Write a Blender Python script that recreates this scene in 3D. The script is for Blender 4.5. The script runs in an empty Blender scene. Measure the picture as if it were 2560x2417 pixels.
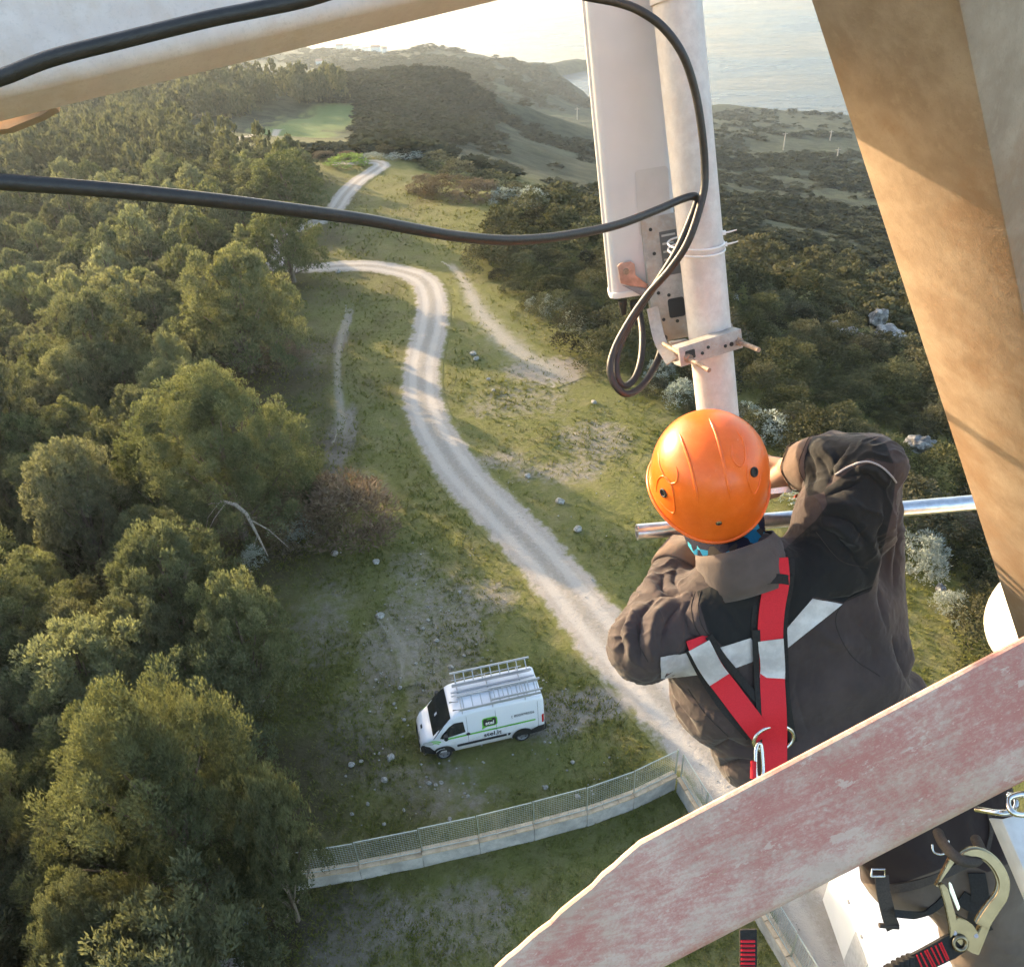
import bpy, bmesh, math, random
import numpy as np
from mathutils import Vector, Matrix, Euler
from mathutils.bvhtree import BVHTree

S = bpy.context.scene
COL = S.collection
rng = np.random.default_rng(7)
random.seed(7)
R = math.radians

# ------------------------------------------------------------------ camera
F_PX = 2011.0                       # focal length in photo pixels (photo is 2560 x 2417)
CAM_Z = 27.0
PITCH, ROLL = R(35.0), R(3.0)
cam_d = bpy.data.cameras.new('camera')
cam = bpy.data.objects.new('camera', cam_d)
COL.objects.link(cam)
cam_d.sensor_fit = 'HORIZONTAL'
cam_d.sensor_width = 36.0
cam_d.lens = 36.0 * F_PX / 2560.0
cam_d.clip_start = 0.05
cam_d.clip_end = 30000
_F = Vector((0, math.cos(PITCH), -math.sin(PITCH)))
_R0, _U0 = Vector((1, 0, 0)), Vector((0, math.sin(PITCH), math.cos(PITCH)))
_R = _R0 * math.cos(ROLL) - _U0 * math.sin(ROLL)
_U = _R0 * math.sin(ROLL) + _U0 * math.cos(ROLL)
CAMP = Vector((0, 0, CAM_Z))
cam.matrix_world = Matrix.Translation(CAMP) @ Matrix((_R, _U, -_F)).transposed().to_4x4()
S.camera = cam

# ------------------------------------------------------------------ world, sun, exposure
SUN_AZ, SUN_EL = R(-45.0), R(13.0)  # azimuth measured from the view direction, negative = left
sun_dir = Vector((math.sin(SUN_AZ) * math.cos(SUN_EL), math.cos(SUN_AZ) * math.cos(SUN_EL), math.sin(SUN_EL)))
W = bpy.data.worlds.new('World')
S.world = W
W.use_nodes = True
_n = W.node_tree.nodes
_sky = _n.new('ShaderNodeTexSky')
_sky.sky_type = 'NISHITA'
_sky.sun_disc = False
_sky.sun_elevation = SUN_EL
_sky.sun_rotation = SUN_AZ
_sky.air_density = 1.0
_sky.dust_density = 2.0
_sky.ozone_density = 1.0
W.node_tree.links.new(_sky.outputs[0], _n['Background'].inputs[0])
_n['Background'].inputs[1].default_value = 0.15
sun_d = bpy.data.lights.new('sun', 'SUN')
sun = bpy.data.objects.new('sun', sun_d)
COL.objects.link(sun)
sun_d.energy = 3.2
sun_d.angle = R(0.6)
sun_d.color = (1.0, 0.77, 0.50)
sun.rotation_euler = (-sun_dir).to_track_quat('-Z', 'Y').to_euler()
S.view_settings.view_transform = 'Standard'
S.view_settings.look = 'None'
S.view_settings.gamma = 1.0
S.view_settings.exposure = 2.0
S.view_settings.use_curve_mapping = False
S.view_settings.use_white_balance = True
S.view_settings.white_balance_temperature = 6850
S.render.engine = 'CYCLES'
S.cycles.max_bounces = 5
S.cycles.diffuse_bounces = 2
S.cycles.use_adaptive_sampling = True
S.cycles.adaptive_threshold = 0.04
S.cycles.glossy_bounces = 3
S.cycles.transmission_bounces = 4
S.cycles.transparent_max_bounces = 6
S.cycles.volume_bounces = 0
S.cycles.use_denoising = True
S.cycles.caustics_reflective = False
S.cycles.caustics_refractive = False

# ------------------------------------------------------------------ helpers
def ray(u, v):
    return (_F + _R * ((u - 1280.0) / F_PX) - _U * ((v - 1208.5) / F_PX))

def P(u, v, d):
    """point at photo pixel (u, v) and depth d metres along the optical axis"""
    return CAMP + ray(u, v) * d

def at_D(u, v, D):
    """point at photo pixel (u, v) and horizontal distance D"""
    r = ray(u, v)
    h = math.hypot(r.x, r.y)
    return CAMP + r * (D / h)

def at_z(u, v, z=0.0):
    r = ray(u, v)
    return CAMP + r * ((z - CAM_Z) / r.z)

def proj(p):
    q = Vector(p) - CAMP
    d = q.dot(_F)
    if d < 0.01:
        return (-9999, -9999, d)
    return (1280 + F_PX * q.dot(_R) / d, 1208.5 - F_PX * q.dot(_U) / d, d)

def tag(o, label=None, cat=None, group=None, kind=None):
    if label: o['label'] = label
    if cat: o['category'] = cat
    if group: o['group'] = group
    if kind: o['kind'] = kind
    return o

def link(name, me, mat=None, parent=None):
    o = bpy.data.objects.new(name, me)
    COL.objects.link(o)
    if me is not None and mat is not None:
        me.materials.clear()
        for m in (mat if isinstance(mat, (list, tuple)) else [mat]):
            me.materials.append(m)
    if parent is not None:
        o.parent = parent
        o.matrix_parent_inverse = Matrix.Identity(4)
        if parent.matrix_basis != Matrix.Identity(4) and me is not None:
            pass
    return o

def empty(name, loc=(0, 0, 0)):
    o = bpy.data.objects.new(name, None)
    o.empty_display_size = 0.1
    o.location = loc
    COL.objects.link(o)
    return o

def mesh_np(name, verts, faces, smooth=False):
    me = bpy.data.meshes.new(name)
    verts = np.asarray(verts, dtype=np.float32)
    faces = np.asarray(faces, dtype=np.int32)
    n, k = faces.shape
    me.vertices.add(len(verts))
    me.vertices.foreach_set('co', verts.ravel())
    me.loops.add(n * k)
    me.loops.foreach_set('vertex_index', faces.ravel())
    me.polygons.add(n)
    me.polygons.foreach_set('loop_start', np.arange(0, n * k, k, dtype=np.int32))
    if smooth:
        me.polygons.foreach_set('use_smooth', np.ones(n, dtype=bool))
    me.update(calc_edges=True)
    return me

def fattr(me, name, vals):
    a = me.attributes.new(name, 'FLOAT', 'POINT')
    a.data.foreach_set('value', np.asarray(vals, dtype=np.float32))

def bm_mesh(name, bm, smooth=False):
    me = bpy.data.meshes.new(name)
    bm.normal_update()
    bm.to_mesh(me)
    bm.free()
    if smooth:
        for p in me.polygons: p.use_smooth = True
    return me

def shade_auto(me, ang=35):
    for p in me.polygons: p.use_smooth = True
    try:
        me.set_sharp_from_angle(angle=R(ang))
    except Exception:
        pass

# numpy value noise -------------------------------------------------
_perm = rng.permutation(4096)
_val = rng.random(4096)
def vnoise(x, y, z=None):
    x = np.asarray(x, float); y = np.asarray(y, float)
    if z is None: z = np.zeros_like(x)
    z = np.asarray(z, float) + np.zeros_like(x)
    xi, yi, zi = np.floor(x).astype(int), np.floor(y).astype(int), np.floor(z).astype(int)
    fx, fy, fz = x - xi, y - yi, z - zi
    sx, sy, sz = fx*fx*(3-2*fx), fy*fy*(3-2*fy), fz*fz*(3-2*fz)
    def h(a, b, c):
        return _val[_perm[(_perm[(_perm[a & 4095] + b) & 4095] + c) & 4095]]
    def l(a, b, t): return a + (b - a) * t
    r = l(l(l(h(xi, yi, zi), h(xi+1, yi, zi), sx), l(h(xi, yi+1, zi), h(xi+1, yi+1, zi), sx), sy),
          l(l(h(xi, yi, zi+1), h(xi+1, yi, zi+1), sx), l(h(xi, yi+1, zi+1), h(xi+1, yi+1, zi+1), sx), sy), sz)
    return r * 2 - 1
def fbm(x, y, z=None, o=4):
    s, a = 0, 0.5
    for i in range(o):
        k = 2.03 ** i
        s = s + a * vnoise(np.asarray(x) * k + 17.3 * i, np.asarray(y) * k + 5.1 * i, None if z is None else np.asarray(z) * k)
        a *= 0.5
    return s
def sstep(a, b, x):
    t = np.clip((np.asarray(x, float) - a) / (b - a), 0, 1)
    return t * t * (3 - 2 * t)

# material helper ---------------------------------------------------
class NT:
    def __init__(s, name):
        s.m = bpy.data.materials.new(name)
        s.m.use_nodes = True
        s.t = s.m.node_tree
        s.n, s.l = s.t.nodes, s.t.links
        s.out = s.n['Material Output']
        s.b = s.n['Principled BSDF']
    def new(s, typ, **kw):
        nd = s.n.new('ShaderNode' + typ)
        for k, v in kw.items(): setattr(nd, k, v)
        return nd
    def set(s, sock, v):
        if hasattr(v, 'is_output') or isinstance(v, bpy.types.NodeSocket): s.l.new(v, sock)
        elif isinstance(v, (tuple, list)) and len(v) == 3 and sock.type == 'RGBA': sock.default_value = (*v, 1)
        else: sock.default_value = v
        return sock
    def pos(s, obj=False):
        if obj: return s.new('TexCoord').outputs['Object']
        return s.new('NewGeometry').outputs['Position']
    def mapping(s, vec, scale=(1, 1, 1), rot=(0, 0, 0), loc=(0, 0, 0)):
        m = s.new('Mapping')
        s.l.new(vec, m.inputs[0])
        m.inputs['Scale'].default_value = scale; m.inputs['Rotation'].default_value = rot; m.inputs['Location'].default_value = loc
        return m.outputs[0]
    def noise(s, vec, scale, detail=3.0, rough=0.55, dist=0.0):
        nd = s.new('TexNoise')
        s.l.new(vec, nd.inputs['Vector'])
        nd.inputs['Scale'].default_value = scale; nd.inputs['Detail'].default_value = detail
        nd.inputs['Roughness'].default_value = rough; nd.inputs['Distortion'].default_value = dist
        return nd.outputs[0]
    def vor(s, vec, scale, feature='F1', out='Distance'):
        nd = s.new('TexVoronoi', feature=feature)
        s.l.new(vec, nd.inputs['Vector']); nd.inputs['Scale'].default_value = scale
        return nd.outputs[out]
    def ramp(s, fac, lo, hi):
        nd = s.new('MapRange', interpolation_type='SMOOTHSTEP')
        s.set(nd.inputs[0], fac); nd.inputs[1].default_value = lo; nd.inputs[2].default_value = hi
        return nd.outputs[0]
    def mix(s, fac, a, b, blend='MIX'):
        nd = s.new('Mix', data_type='RGBA', blend_type=blend)
        s.set(nd.inputs[0], fac); s.set(nd.inputs[6], a); s.set(nd.inputs[7], b)
        return nd.outputs[2]
    def math(s, op, a, b=0.0, c=0.0):
        nd = s.new('Math', operation=op)
        s.set(nd.inputs[0], a); s.set(nd.inputs[1], b)
        if len(nd.inputs) > 2: s.set(nd.inputs[2], c)
        return nd.outputs[0]
    def attr(s, name):
        return s.new('Attribute', attribute_name=name).outputs['Fac']
    def bump(s, h, strength=0.3, dist=0.05):
        nd = s.new('Bump')
        s.l.new(h, nd.inputs['Height']); nd.inputs['Strength'].default_value = strength; nd.inputs['Distance'].default_value = dist
        s.l.new(nd.outputs[0], s.b.inputs['Normal'])
        return nd.outputs[0]
    def bsdf(s, color, rough=0.8, metal=0.0, spec=0.5):
        s.set(s.b.inputs['Base Color'], color); s.set(s.b.inputs['Roughness'], rough)
        s.set(s.b.inputs['Metallic'], metal); s.set(s.b.inputs['Specular IOR Level'], spec)
        return s.m

def plain(name, color, rough=0.6, metal=0.0, var=0.12, scale=8.0, spec=0.5, bump=0.0, obj=True):
    t = NT(name)
    p = t.pos(obj)
    f = t.ramp(t.noise(p, scale, 4), 0.3, 0.7)
    c = t.mix(f, tuple(x * (1 - var) for x in color), tuple(min(1, x * (1 + var)) for x in color))
    t.bsdf(c, rough, metal, spec)
    if bump: t.bump(t.noise(p, scale * 6, 3), bump, 0.01)
    return t.m

# ------------------------------------------------------------------ terrain
SEA_Z = -150.0
_ctrl = []
def cw(x, y, z): _ctrl.append((x, y, z))
def cD(u, v, D):
    p = at_D(u, v, D); _ctrl.append((p.x, p.y, p.z))
# flat hilltop
for x in (-70, -45, -25, -8, 8):
    for y in (-60, -25, 0, 20, 40, 60, 80, 100):
        cw(x, y, -0.0003 * max(0, y - 50) ** 2 * 0.3)
for y in (-60, -25, 0, 15): cw(24, y, 0); cw(45, y, -4)
for u, v in ((1190, 640), (1450, 850), (1700, 1010), (2050, 1260), (2400, 1560), (1000, 480), (900, 440), (1300, 560)):
    p = at_z(u, v, 0); cw(p.x, p.y, 0)
# the bushy slope to the right
cD(1600, 760, 66); cD(1750, 800, 68); cD(2000, 1050, 50); cD(2000, 900, 64); cD(2300, 1150, 50)
cD(2000, 780, 84); cD(2000, 700, 108); cD(1500, 600, 105); cD(1500, 540, 135); cD(1900, 640, 135)
cD(2250, 900, 80); cD(2300, 800, 110)
cD(1900, 560, 195); cD(1900, 500, 275); cD(1500, 470, 220); cD(1900, 430, 400); cD(2050, 520, 260)
cD(1900, 380, 540); cD(1900, 330, 720); cD(2080, 330, 640); cD(2000, 400, 450)
cD(1500, 420, 300); cD(1500, 350, 500); cD(1430, 300, 700)
p = at_z(1430, 245, SEA_Z); cw(p.x, p.y, SEA_Z + 1)
p = at_z(1800, 276, SEA_Z); cw(p.x, p.y, SEA_Z + 6); cw(p.x * 1.06, p.y * 1.06, SEA_Z - 8); cw(p.x * 1.3, p.y * 1.3, SEA_Z - 40)
p = at_z(2050, 292, SEA_Z); cw(p.x, p.y, SEA_Z + 4); cw(p.x * 1.06, p.y * 1.06, SEA_Z - 8); cw(p.x * 1.3, p.y * 1.3, SEA_Z - 40)
p = at_z(1560, 262, SEA_Z); cw(p.x, p.y, SEA_Z + 2); cw(p.x * 1.05, p.y * 1.05, SEA_Z - 8)
p = at_z(1480, 215, SEA_Z); cw(p.x, p.y, SEA_Z - 10)
p = at_z(1420, 195, SEA_Z); cw(p.x, p.y, SEA_Z + 4)
cD(1450, 285, 860); cD(1425, 268, 930); cD(1520, 290, 850); cD(1395, 252, 950)
p = at_z(1600, 200, SEA_Z); cw(p.x, p.y, SEA_Z - 30)
# right, out of the frame
cw(300, 100, -75); cw(300, 300, -95); cw(600, 300, -155); cw(700, 0, -170); cw(160, -60, -40); cw(900, 600, -190)
cw(150, 40, -38); cw(90, 0, -15)
# beyond the track: dip, field, dark hill
cD(950, 385, 122); cD(1050, 380, 128); cD(700, 400, 128); cD(850, 372, 150); cD(1000, 350, 170)
cD(700, 352, 190); cD(850, 320, 215); cD(900, 272, 262); cD(760, 300, 240)
cD(1000, 260, 290); cD(1100, 210, 350); cD(900, 185, 380); cD(1050, 165, 400); cD(1150, 185, 390); cD(800, 205, 360)
cD(1100, 330, 240); cD(1200, 380, 225); cD(1200, 300, 330); cD(1250, 240, 440); cD(1300, 330, 380); cD(1300, 280, 520)
cD(1250, 430, 180); cD(1350, 400, 260)
# behind the dark hill a valley, then the headland
for u in (850, 1000, 1130): 
    p = at_D(u, 170, 520); cw(p.x, p.y, -85)
cD(1080, 113, 980); cD(1010, 132, 960); cD(1180, 138, 960); cD(1280, 146, 1000); cD(1385, 152, 1010)
cD(1100, 140, 860); cD(1300, 180, 860); cD(1350, 215, 820); cD(1260, 200, 700); cD(1372, 175, 985)
for u, v in ((1432, 243), (1420, 228), (1440, 215), (1450, 195), (1465, 180), (1470, 230)):
    p = at_z(u, v, SEA_Z); cw(p.x, p.y, SEA_Z - 7)
for u, D_ in ((1080, 1180), (1200, 1200), (1300, 1330), (1400, 1420)):
    p = at_D(u, 110, D_); cw(p.x, p.y, SEA_Z - 12)
cD(1440, 150, 1260); cD(1400, 148, 1190); cD(1490, 156, 1275)
# far land on the left
cD(900, 135, 1080); cD(800, 118, 1180); cD(700, 125, 1150); cD(880, 122, 1200); cD(950, 148, 1050); cD(750, 160, 900)
cD(600, 170, 800); cD(500, 190, 700); cD(400, 170, 900); cD(200, 180, 900); cD(0, 190, 900); cD(600, 130, 1150); cD(300, 130, 1150)
for u in (0, 300, 600, 800, 950):
    p = at_D(u, 110, 1500); cw(p.x, p.y, SEA_Z - 20)
# wooded left side
cD(600, 330, 180); cD(400, 350, 160); cD(200, 380, 150); cD(0, 420, 140)
cD(600, 235, 270); cD(400, 235, 280); cD(200, 270, 250); cD(0, 300, 230); cD(700, 225, 280)
cD(500, 215, 320); cD(300, 225, 320); cD(700, 215, 330)
cw(-150, 430, -60); cw(-60, 450, -65); cw(-300, 400, -60); cw(-160, 120, -4); cw(-260, 200, -25); cw(-150, 0, 0); cw(-400, 0, -20); cw(-500, 300, -60)
cw(0, -300, -20); cw(-300, -300, -30); cw(300, -300, -60); cw(0, -900, -140); cw(-900, -600, -120); cw(900, -600, -190)
_ctrl = np.array(_ctrl, float)
# thin out near-duplicates, then linear radial basis functions
_A = np.linalg.norm(_ctrl[:, None, :2] - _ctrl[None, :, :2], axis=2)
_w = np.linalg.solve(-_A + np.eye(len(_ctrl)) * 0.6, _ctrl[:, 2] - _ctrl[:, 2].mean())
_m = _ctrl[:, 2].mean()
def height(x, y):
    x = np.asarray(x, float); y = np.asarray(y, float)
    sh = x.shape
    xf, yf = x.ravel(), y.ravel()
    out = np.empty(len(xf))
    for i in range(0, len(xf), 20000):
        d = np.hypot(xf[i:i+20000, None] - _ctrl[None, :, 0], yf[i:i+20000, None] - _ctrl[None, :, 1])
        out[i:i+20000] = _m - d @ _w
    D = np.hypot(xf, yf)
    amp = sstep(90, 500, D)
    out += fbm(xf * 0.012, yf * 0.012, None, 4) * 6 * amp * sstep(0, 12, out - SEA_Z) + fbm(xf * 0.055, yf * 0.055, None, 3) * 1.6 * sstep(60, 300, D)
    out += fbm(xf * 0.22, yf * 0.22, None, 3) * 0.16 + vnoise(xf * 1.3, yf * 1.3) * 0.035
    c_ = at_z(1500, 219, SEA_Z); k_ = math.hypot(c_.x, c_.y); ux, uy = c_.x / k_, c_.y / k_      # the cove
    rad = ((xf - c_.x) * ux + (yf - c_.y) * uy) / 118; lat = ((xf - c_.x) * uy - (yf - c_.y) * ux) / 96
    m_ = 1 - sstep(.82, 1.08, np.hypot(rad, lat) + .12 * fbm(xf * .03, yf * .03))
    out = out * (1 - m_) + np.minimum(out, SEA_Z - 8) * m_
    return np.maximum(out, SEA_Z - 15).reshape(sh)

_az = np.concatenate([np.linspace(-62, 62, 430), np.linspace(62, 298, 70)[1:-1]])
_az = np.radians(np.sort((_az + 180) % 360 - 180))
_D = np.concatenate([np.linspace(1.2, 14, 12)[:-1], 14 * np.exp(np.arange(0, 260) * 0.0182)])
_gx = np.sin(_az)[None, :] * _D[:, None]; _gy = np.cos(_az)[None, :] * _D[:, None]
_gz = height(_gx, _gy)
nr, nc = _gx.shape
_v = np.stack([_gx, _gy, _gz], -1).reshape(-1, 3)
_v = np.vstack([_v, [[0, 0, float(height(np.array([0.0]), np.array([0.0]))[0])]]])
_i = np.arange(nr - 1)[:, None] * nc; _j = np.arange(nc)[None, :]; _j2 = (_j + 1) % nc
_f = np.stack([_i + _j, _i + _j2, _i + nc + _j2, _i + nc + _j], -1).reshape(-1, 4)
ground_me = mesh_np('ground', _v, _f, True)
_bm = bmesh.new(); _bm.from_mesh(ground_me); _bm.verts.ensure_lookup_table()
for k in range(nc):
    try: _bm.faces.new((_bm.verts[len(_v) - 1], _bm.verts[(k + 1) % nc], _bm.verts[k]))
    except ValueError: pass
_bm.normal_update()
GBVH = BVHTree.FromBMesh(_bm)
_bm.to_mesh(ground_me); _bm.free()
for p in ground_me.polygons: p.use_smooth = True

def gz(x, y):
    h = GBVH.ray_cast(Vector((x, y, 400)), Vector((0, 0, -1)))
    return h[0].z if h[0] else 0.0
def ground(u, v):
    """where the sight line through photo pixel (u, v) meets the ground"""
    r = ray(u, v).normalized()
    h = GBVH.ray_cast(CAMP + r * 3.0, r)
    return h[0] if h[0] else at_z(u, v, SEA_Z)

# ground cover masks: bare earth, bright field, scrub
V = np.array([v.co[:] for v in ground_me.vertices])
DD = np.hypot(V[:, 0], V[:, 1])
def blob(u, v, ru, rv=None, soft=0.5):
    """a patch on the ground round the point seen at (u, v), radii in metres across / away"""
    c = ground(u, v); rv = rv or ru
    d = np.hypot((V[:, 0] - c.x) / ru, (V[:, 1] - c.y) / rv)
    return 1 - sstep(1 - soft, 1 + soft, d + 0.5 * fbm(V[:, 0] * 0.5, V[:, 1] * 0.5))
dirt = np.zeros(len(V)); field = np.zeros(len(V)); litter = np.zeros(len(V))
for a in ((1100, 1600, 2.6, 5, .6), (1020, 1500, 1.6, 4, .5), (1000, 1620, 2.2, 3, .6), (900, 1800, 2, 3, .5), (1180, 1500, 2.5, 1.6, .6),
          (1380, 1790, 1.6, 1.2, .9), (1500, 1760, 1.6, .9, .9), (1370, 930, 3.5, 2, .9), (1300, 1000, 4, 3, .5), (1420, 1180, 3, 1.5, .6), (1500, 1100, 3, 2.4, .6),
          (850, 1100, .9, 5, .9), (860, 830, .5, 6, .8), (750, 900, 3, 4, .5), (1250, 1150, 2, 1.2, .6),
          (1040, 1950, 3, 1, .5), (1150, 2000, 2, .8, .5), (900, 2330, 3.2, 1.6, .7), (1120, 2300, 2.4, 1.4, .6), (800, 1560, 2, 4, .5), (860, 1230, 3, 3, .5)):
    dirt = np.maximum(dirt, blob(*a[:4]) * a[4])
for a in ((800, 305, 9, 22), (850, 283, 8, 16), (735, 338, 8, 15)): field = np.maximum(field, blob(*a, soft=.3))
for a in ((300, 1000, 16, 18), (200, 1500, 12, 14), (300, 2100, 9, 9), (100, 700, 30, 40), (650, 1200, 5, 6), (690, 2350, 1.2, 3.5)): litter = np.maximum(litter, blob(*a))
scrub = sstep(120, 200, DD) * (1 - field)
fattr(ground_me, 'dirt', dirt); fattr(ground_me, 'field', field); fattr(ground_me, 'litter', litter); fattr(ground_me, 'scrub', scrub)

def ground_color(t):
    """grass, dry grass, soil and scrub; shared by the ground, the tracks and the grass blades"""
    p = t.pos()
    n1 = t.ramp(t.noise(p, 0.22, 4, 0.6), 0.36, 0.64)
    n2 = t.ramp(t.noise(p, 1.1, 5, 0.65), 0.35, 0.68)
    n3 = t.noise(p, 6.0, 4, 0.7)
    green = t.mix(n3, (0.092, 0.102, 0.027), (0.208, 0.204, 0.066))
    dry = t.mix(n3, (0.165, 0.145, 0.066), (0.275, 0.250, 0.125))
    c = t.mix(t.math('MULTIPLY', n2, t.math('ADD', t.math('MULTIPLY', n1, 0.58), 0.24)), green, dry)
    earth = t.mix(n3, (0.200, 0.165, 0.125), (0.370, 0.330, 0.275))
    spk = t.ramp(t.noise(p, 14.0, 3, 0.7), 0.60, 0.72)
    earth = t.mix(t.math('MULTIPLY', spk, 0.7), earth, (0.50, 0.47, 0.42))
    dm = t.ramp(t.math('ADD', t.math('MULTIPLY', t.attr('dirt'), 0.86), t.math('SUBTRACT', t.noise(p, 2.2, 5, 0.7), 0.5)), 0.22, 0.72)
    c = t.mix(dm, c, earth)
    lit = t.mix(n3, (0.045, 0.034, 0.020), (0.105, 0.080, 0.050))
    c = t.mix(t.math('MULTIPLY', t.attr('litter'), 0.85), c, lit)
    # distant hillsides: grass between dark bushes
    q = t.noise(p, 0.02, 5, 0.6)
    q2 = t.noise(p, 0.16, 4, 0.7)
    hill = t.mix(t.ramp(q2, 0.38, 0.60), (0.022, 0.031, 0.020), (0.048, 0.061, 0.038))
    hill = t.mix(t.ramp(q, 0.54, 0.70), hill, (0.074, 0.090, 0.052))
    c = t.mix(t.attr('scrub'), c, hill)
    fld = t.mix(t.noise(p, 0.4, 4), (0.090, 0.140, 0.040), (0.165, 0.215, 0.080))
    c = t.mix(t.attr('field'), c, fld)
    return c, p
tm = NT('ground_grass')
c, p = ground_color(tm)
tm.bsdf(c, 0.95, 0, 0.15)
tm.bump(tm.math('ADD', tm.noise(p, 3.0, 5, 0.7), tm.math('MULTIPLY', tm.noise(p, 15.0, 3, 0.7), 0.35)), 0.9, 0.18)
M_GROUND = tm.m
tag(link('ground', ground_me, M_GROUND), kind='structure')

# ------------------------------------------------------------------ sea
tm = NT('sea_water')
p = tm.pos()
tm.bsdf((0.035, 0.090, 0.150), tm.math('ADD', 0.06, tm.math('MULTIPLY', tm.ramp(tm.noise(tm.mapping(p, (.004, .009, .004)), 1.0, 4, .6), .35, .65), .22)), 0, 0.36)
pm = tm.mapping(p, (1.0, 1.0, 1.0), (0, 0, R(25)))
tm.bump(tm.math('ADD', tm.noise(tm.mapping(pm, (0.035, 0.075, 0.05)), 1.0, 6, 0.62), tm.math('MULTIPLY', tm.noise(p, 0.25, 4, 0.6), 0.3)), 1.0, 16.0)
bm = bmesh.new()
bmesh.ops.create_circle(bm, cap_ends=True, cap_tris=True, segments=96, radius=5000)
sea = link('sea', bm_mesh('sea', bm), tm.m); sea.location = (0, 0, SEA_Z)
tag(sea, kind='structure')

# ------------------------------------------------------------------ tracks
def poly_dense(pts, step):
    """Catmull-Rom through (x, y, w) points, resampled"""
    pts = [np.array(p, float) for p in pts]
    pts = [2 * pts[0] - pts[1]] + pts + [2 * pts[-1] - pts[-2]]
    out = []
    for i in range(1, len(pts) - 2):
        a, b, c, d = pts[i-1:i+3]
        n = max(2, int(np.linalg.norm((c - b)[:2]) / step))
        for k in range(n):
            s = k / n
            out.append(0.5 * ((2*b) + (c-a)*s + (2*a-5*b+4*c-d)*s*s + (3*b-a-3*c+d)*s**3))
    out.append(pts[-2])
    return np.array(out)
def strip(name, pts, mat, lift=0.05, step=0.6, across=10):
    L = poly_dense(pts, step)
    T = np.gradient(L[:, :2], axis=0); T /= np.linalg.norm(T, axis=1)[:, None] + 1e-9
    for _ in range(3): T[1:-1] = (T[:-2] + T[1:-1] * 2 + T[2:]) / 4
    N = np.stack([-T[:, 1], T[:, 0]], 1)
    N /= np.linalg.norm(N, axis=1)[:, None]
    ss = np.concatenate([[0], np.cumsum(np.linalg.norm(np.diff(L[:, :2], axis=0), axis=1))])
    vs, tt, dd = [], [], []
    for i in range(len(L)):
        for k in range(across + 1):
            t = k / across * 2 - 1
            x, y = L[i, :2] + N[i] * t * L[i, 2] * 0.5
            edge = max(0, abs(t) - 0.75) / 0.25
            rut = -0.03 * (math.exp(-((abs(t) - 0.36) / 0.12) ** 2))
            vs.append((x, y, gz(x, y) + lift * (1 - 0.8 * edge) + rut + 0.012)); tt.append(t); dd.append(ss[i])
    n = across + 1
    i = np.arange(len(L) - 1)[:, None] * n; k = np.arange(across)[None, :]
    f = np.stack([i + k + n, i + k + n + 1, i + k + 1, i + k], -1).reshape(-1, 4)
    me = mesh_np(name, vs, f, True)
    tt = np.array(tt); dd = np.array(dd); ef = np.clip(1 - np.minimum(dd, ss[-1] - dd) / 2.5, 0, 1)
    fattr(me, 'tt', np.where(np.abs(tt) > ef, tt, ef)); fattr(me, 'ss', dd)
    a = np.array(vs); D = np.hypot(a[:, 0], a[:, 1])
    near = np.where(DD < D.max() + 20)[0]
    ix = np.concatenate([near[np.argmin((V[near, 0][None] - a[i:i+200, 0][:, None]) ** 2 + (V[near, 1][None] - a[i:i+200, 1][:, None]) ** 2, axis=1)] for i in range(0, len(a), 200)])
    for nm, arr in (('dirt', dirt), ('field', field), ('litter', litter)): fattr(me, nm, arr[ix])
    fattr(me, 'scrub', sstep(120, 200, D))
    o = link(name, me, mat)
    return tag(o, kind='structure'), L
def track_mat(name, lo, hi, edge0, edge1, ruts):
    t = NT(name)
    c, p = ground_color(t)
    tt = t.math('ABSOLUTE', t.attr('tt'))
    n = t.noise(p, 1.6, 5, 0.7)
    n3 = t.noise(p, 5.0, 5, 0.72)
    e = t.math('ADD', tt, t.math('MULTIPLY', t.math('SUBTRACT', n, 0.5), 0.85))
    mask = t.math('SUBTRACT', 1.0, t.ramp(e, edge0, edge1))
    grav = t.mix(n3, lo, hi)
    spk = t.ramp(t.noise(p, 16.0, 3, 0.7), 0.62, 0.75)
    grav = t.mix(t.math('MULTIPLY', spk, 0.6), grav, (0.60, 0.56, 0.50))
    if ruts:
        r = t.math('ABSOLUTE', t.math('SUBTRACT', tt, 0.38))
        r = t.math('SUBTRACT', 1.0, t.ramp(t.math('ADD', r, t.math('MULTIPLY', t.math('SUBTRACT', n, 0.5), 0.25)), 0.06, 0.24))
        grav = t.mix(t.math('MULTIPLY', r, 0.55), grav, (0.53, 0.485, 0.43))
        mid = t.math('SUBTRACT', 1.0, t.ramp(t.math('ADD', tt, t.math('MULTIPLY', t.math('SUBTRACT', n3, 0.5), 0.6)), 0.05, 0.2))
        grav = t.mix(t.math('MULTIPLY', mid, 0.35), grav, (0.25, 0.225, 0.17))
    t.bsdf(t.mix(mask, c, grav), 0.95, 0, 0.15)
    t.bump(t.math('ADD', t.noise(p, 4.0, 5, 0.7), t.math('MULTIPLY', t.noise(p, 20.0, 3, 0.7), 0.5)), 0.7, 0.08)
    return t.m
M_TRACK = track_mat('gravel_track', (0.290, 0.255, 0.220), (0.460, 0.415, 0.365), 0.70, 0.98, True)
M_TRAIL = track_mat('far_trail', (0.26, 0.23, 0.18), (0.43, 0.40, 0.34), 0.25, 0.75, False)
K = 2560 / 1987.0
def tp(u, v, w):
    g = ground(u * K, v * K); return (g.x, g.y, w)
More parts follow.
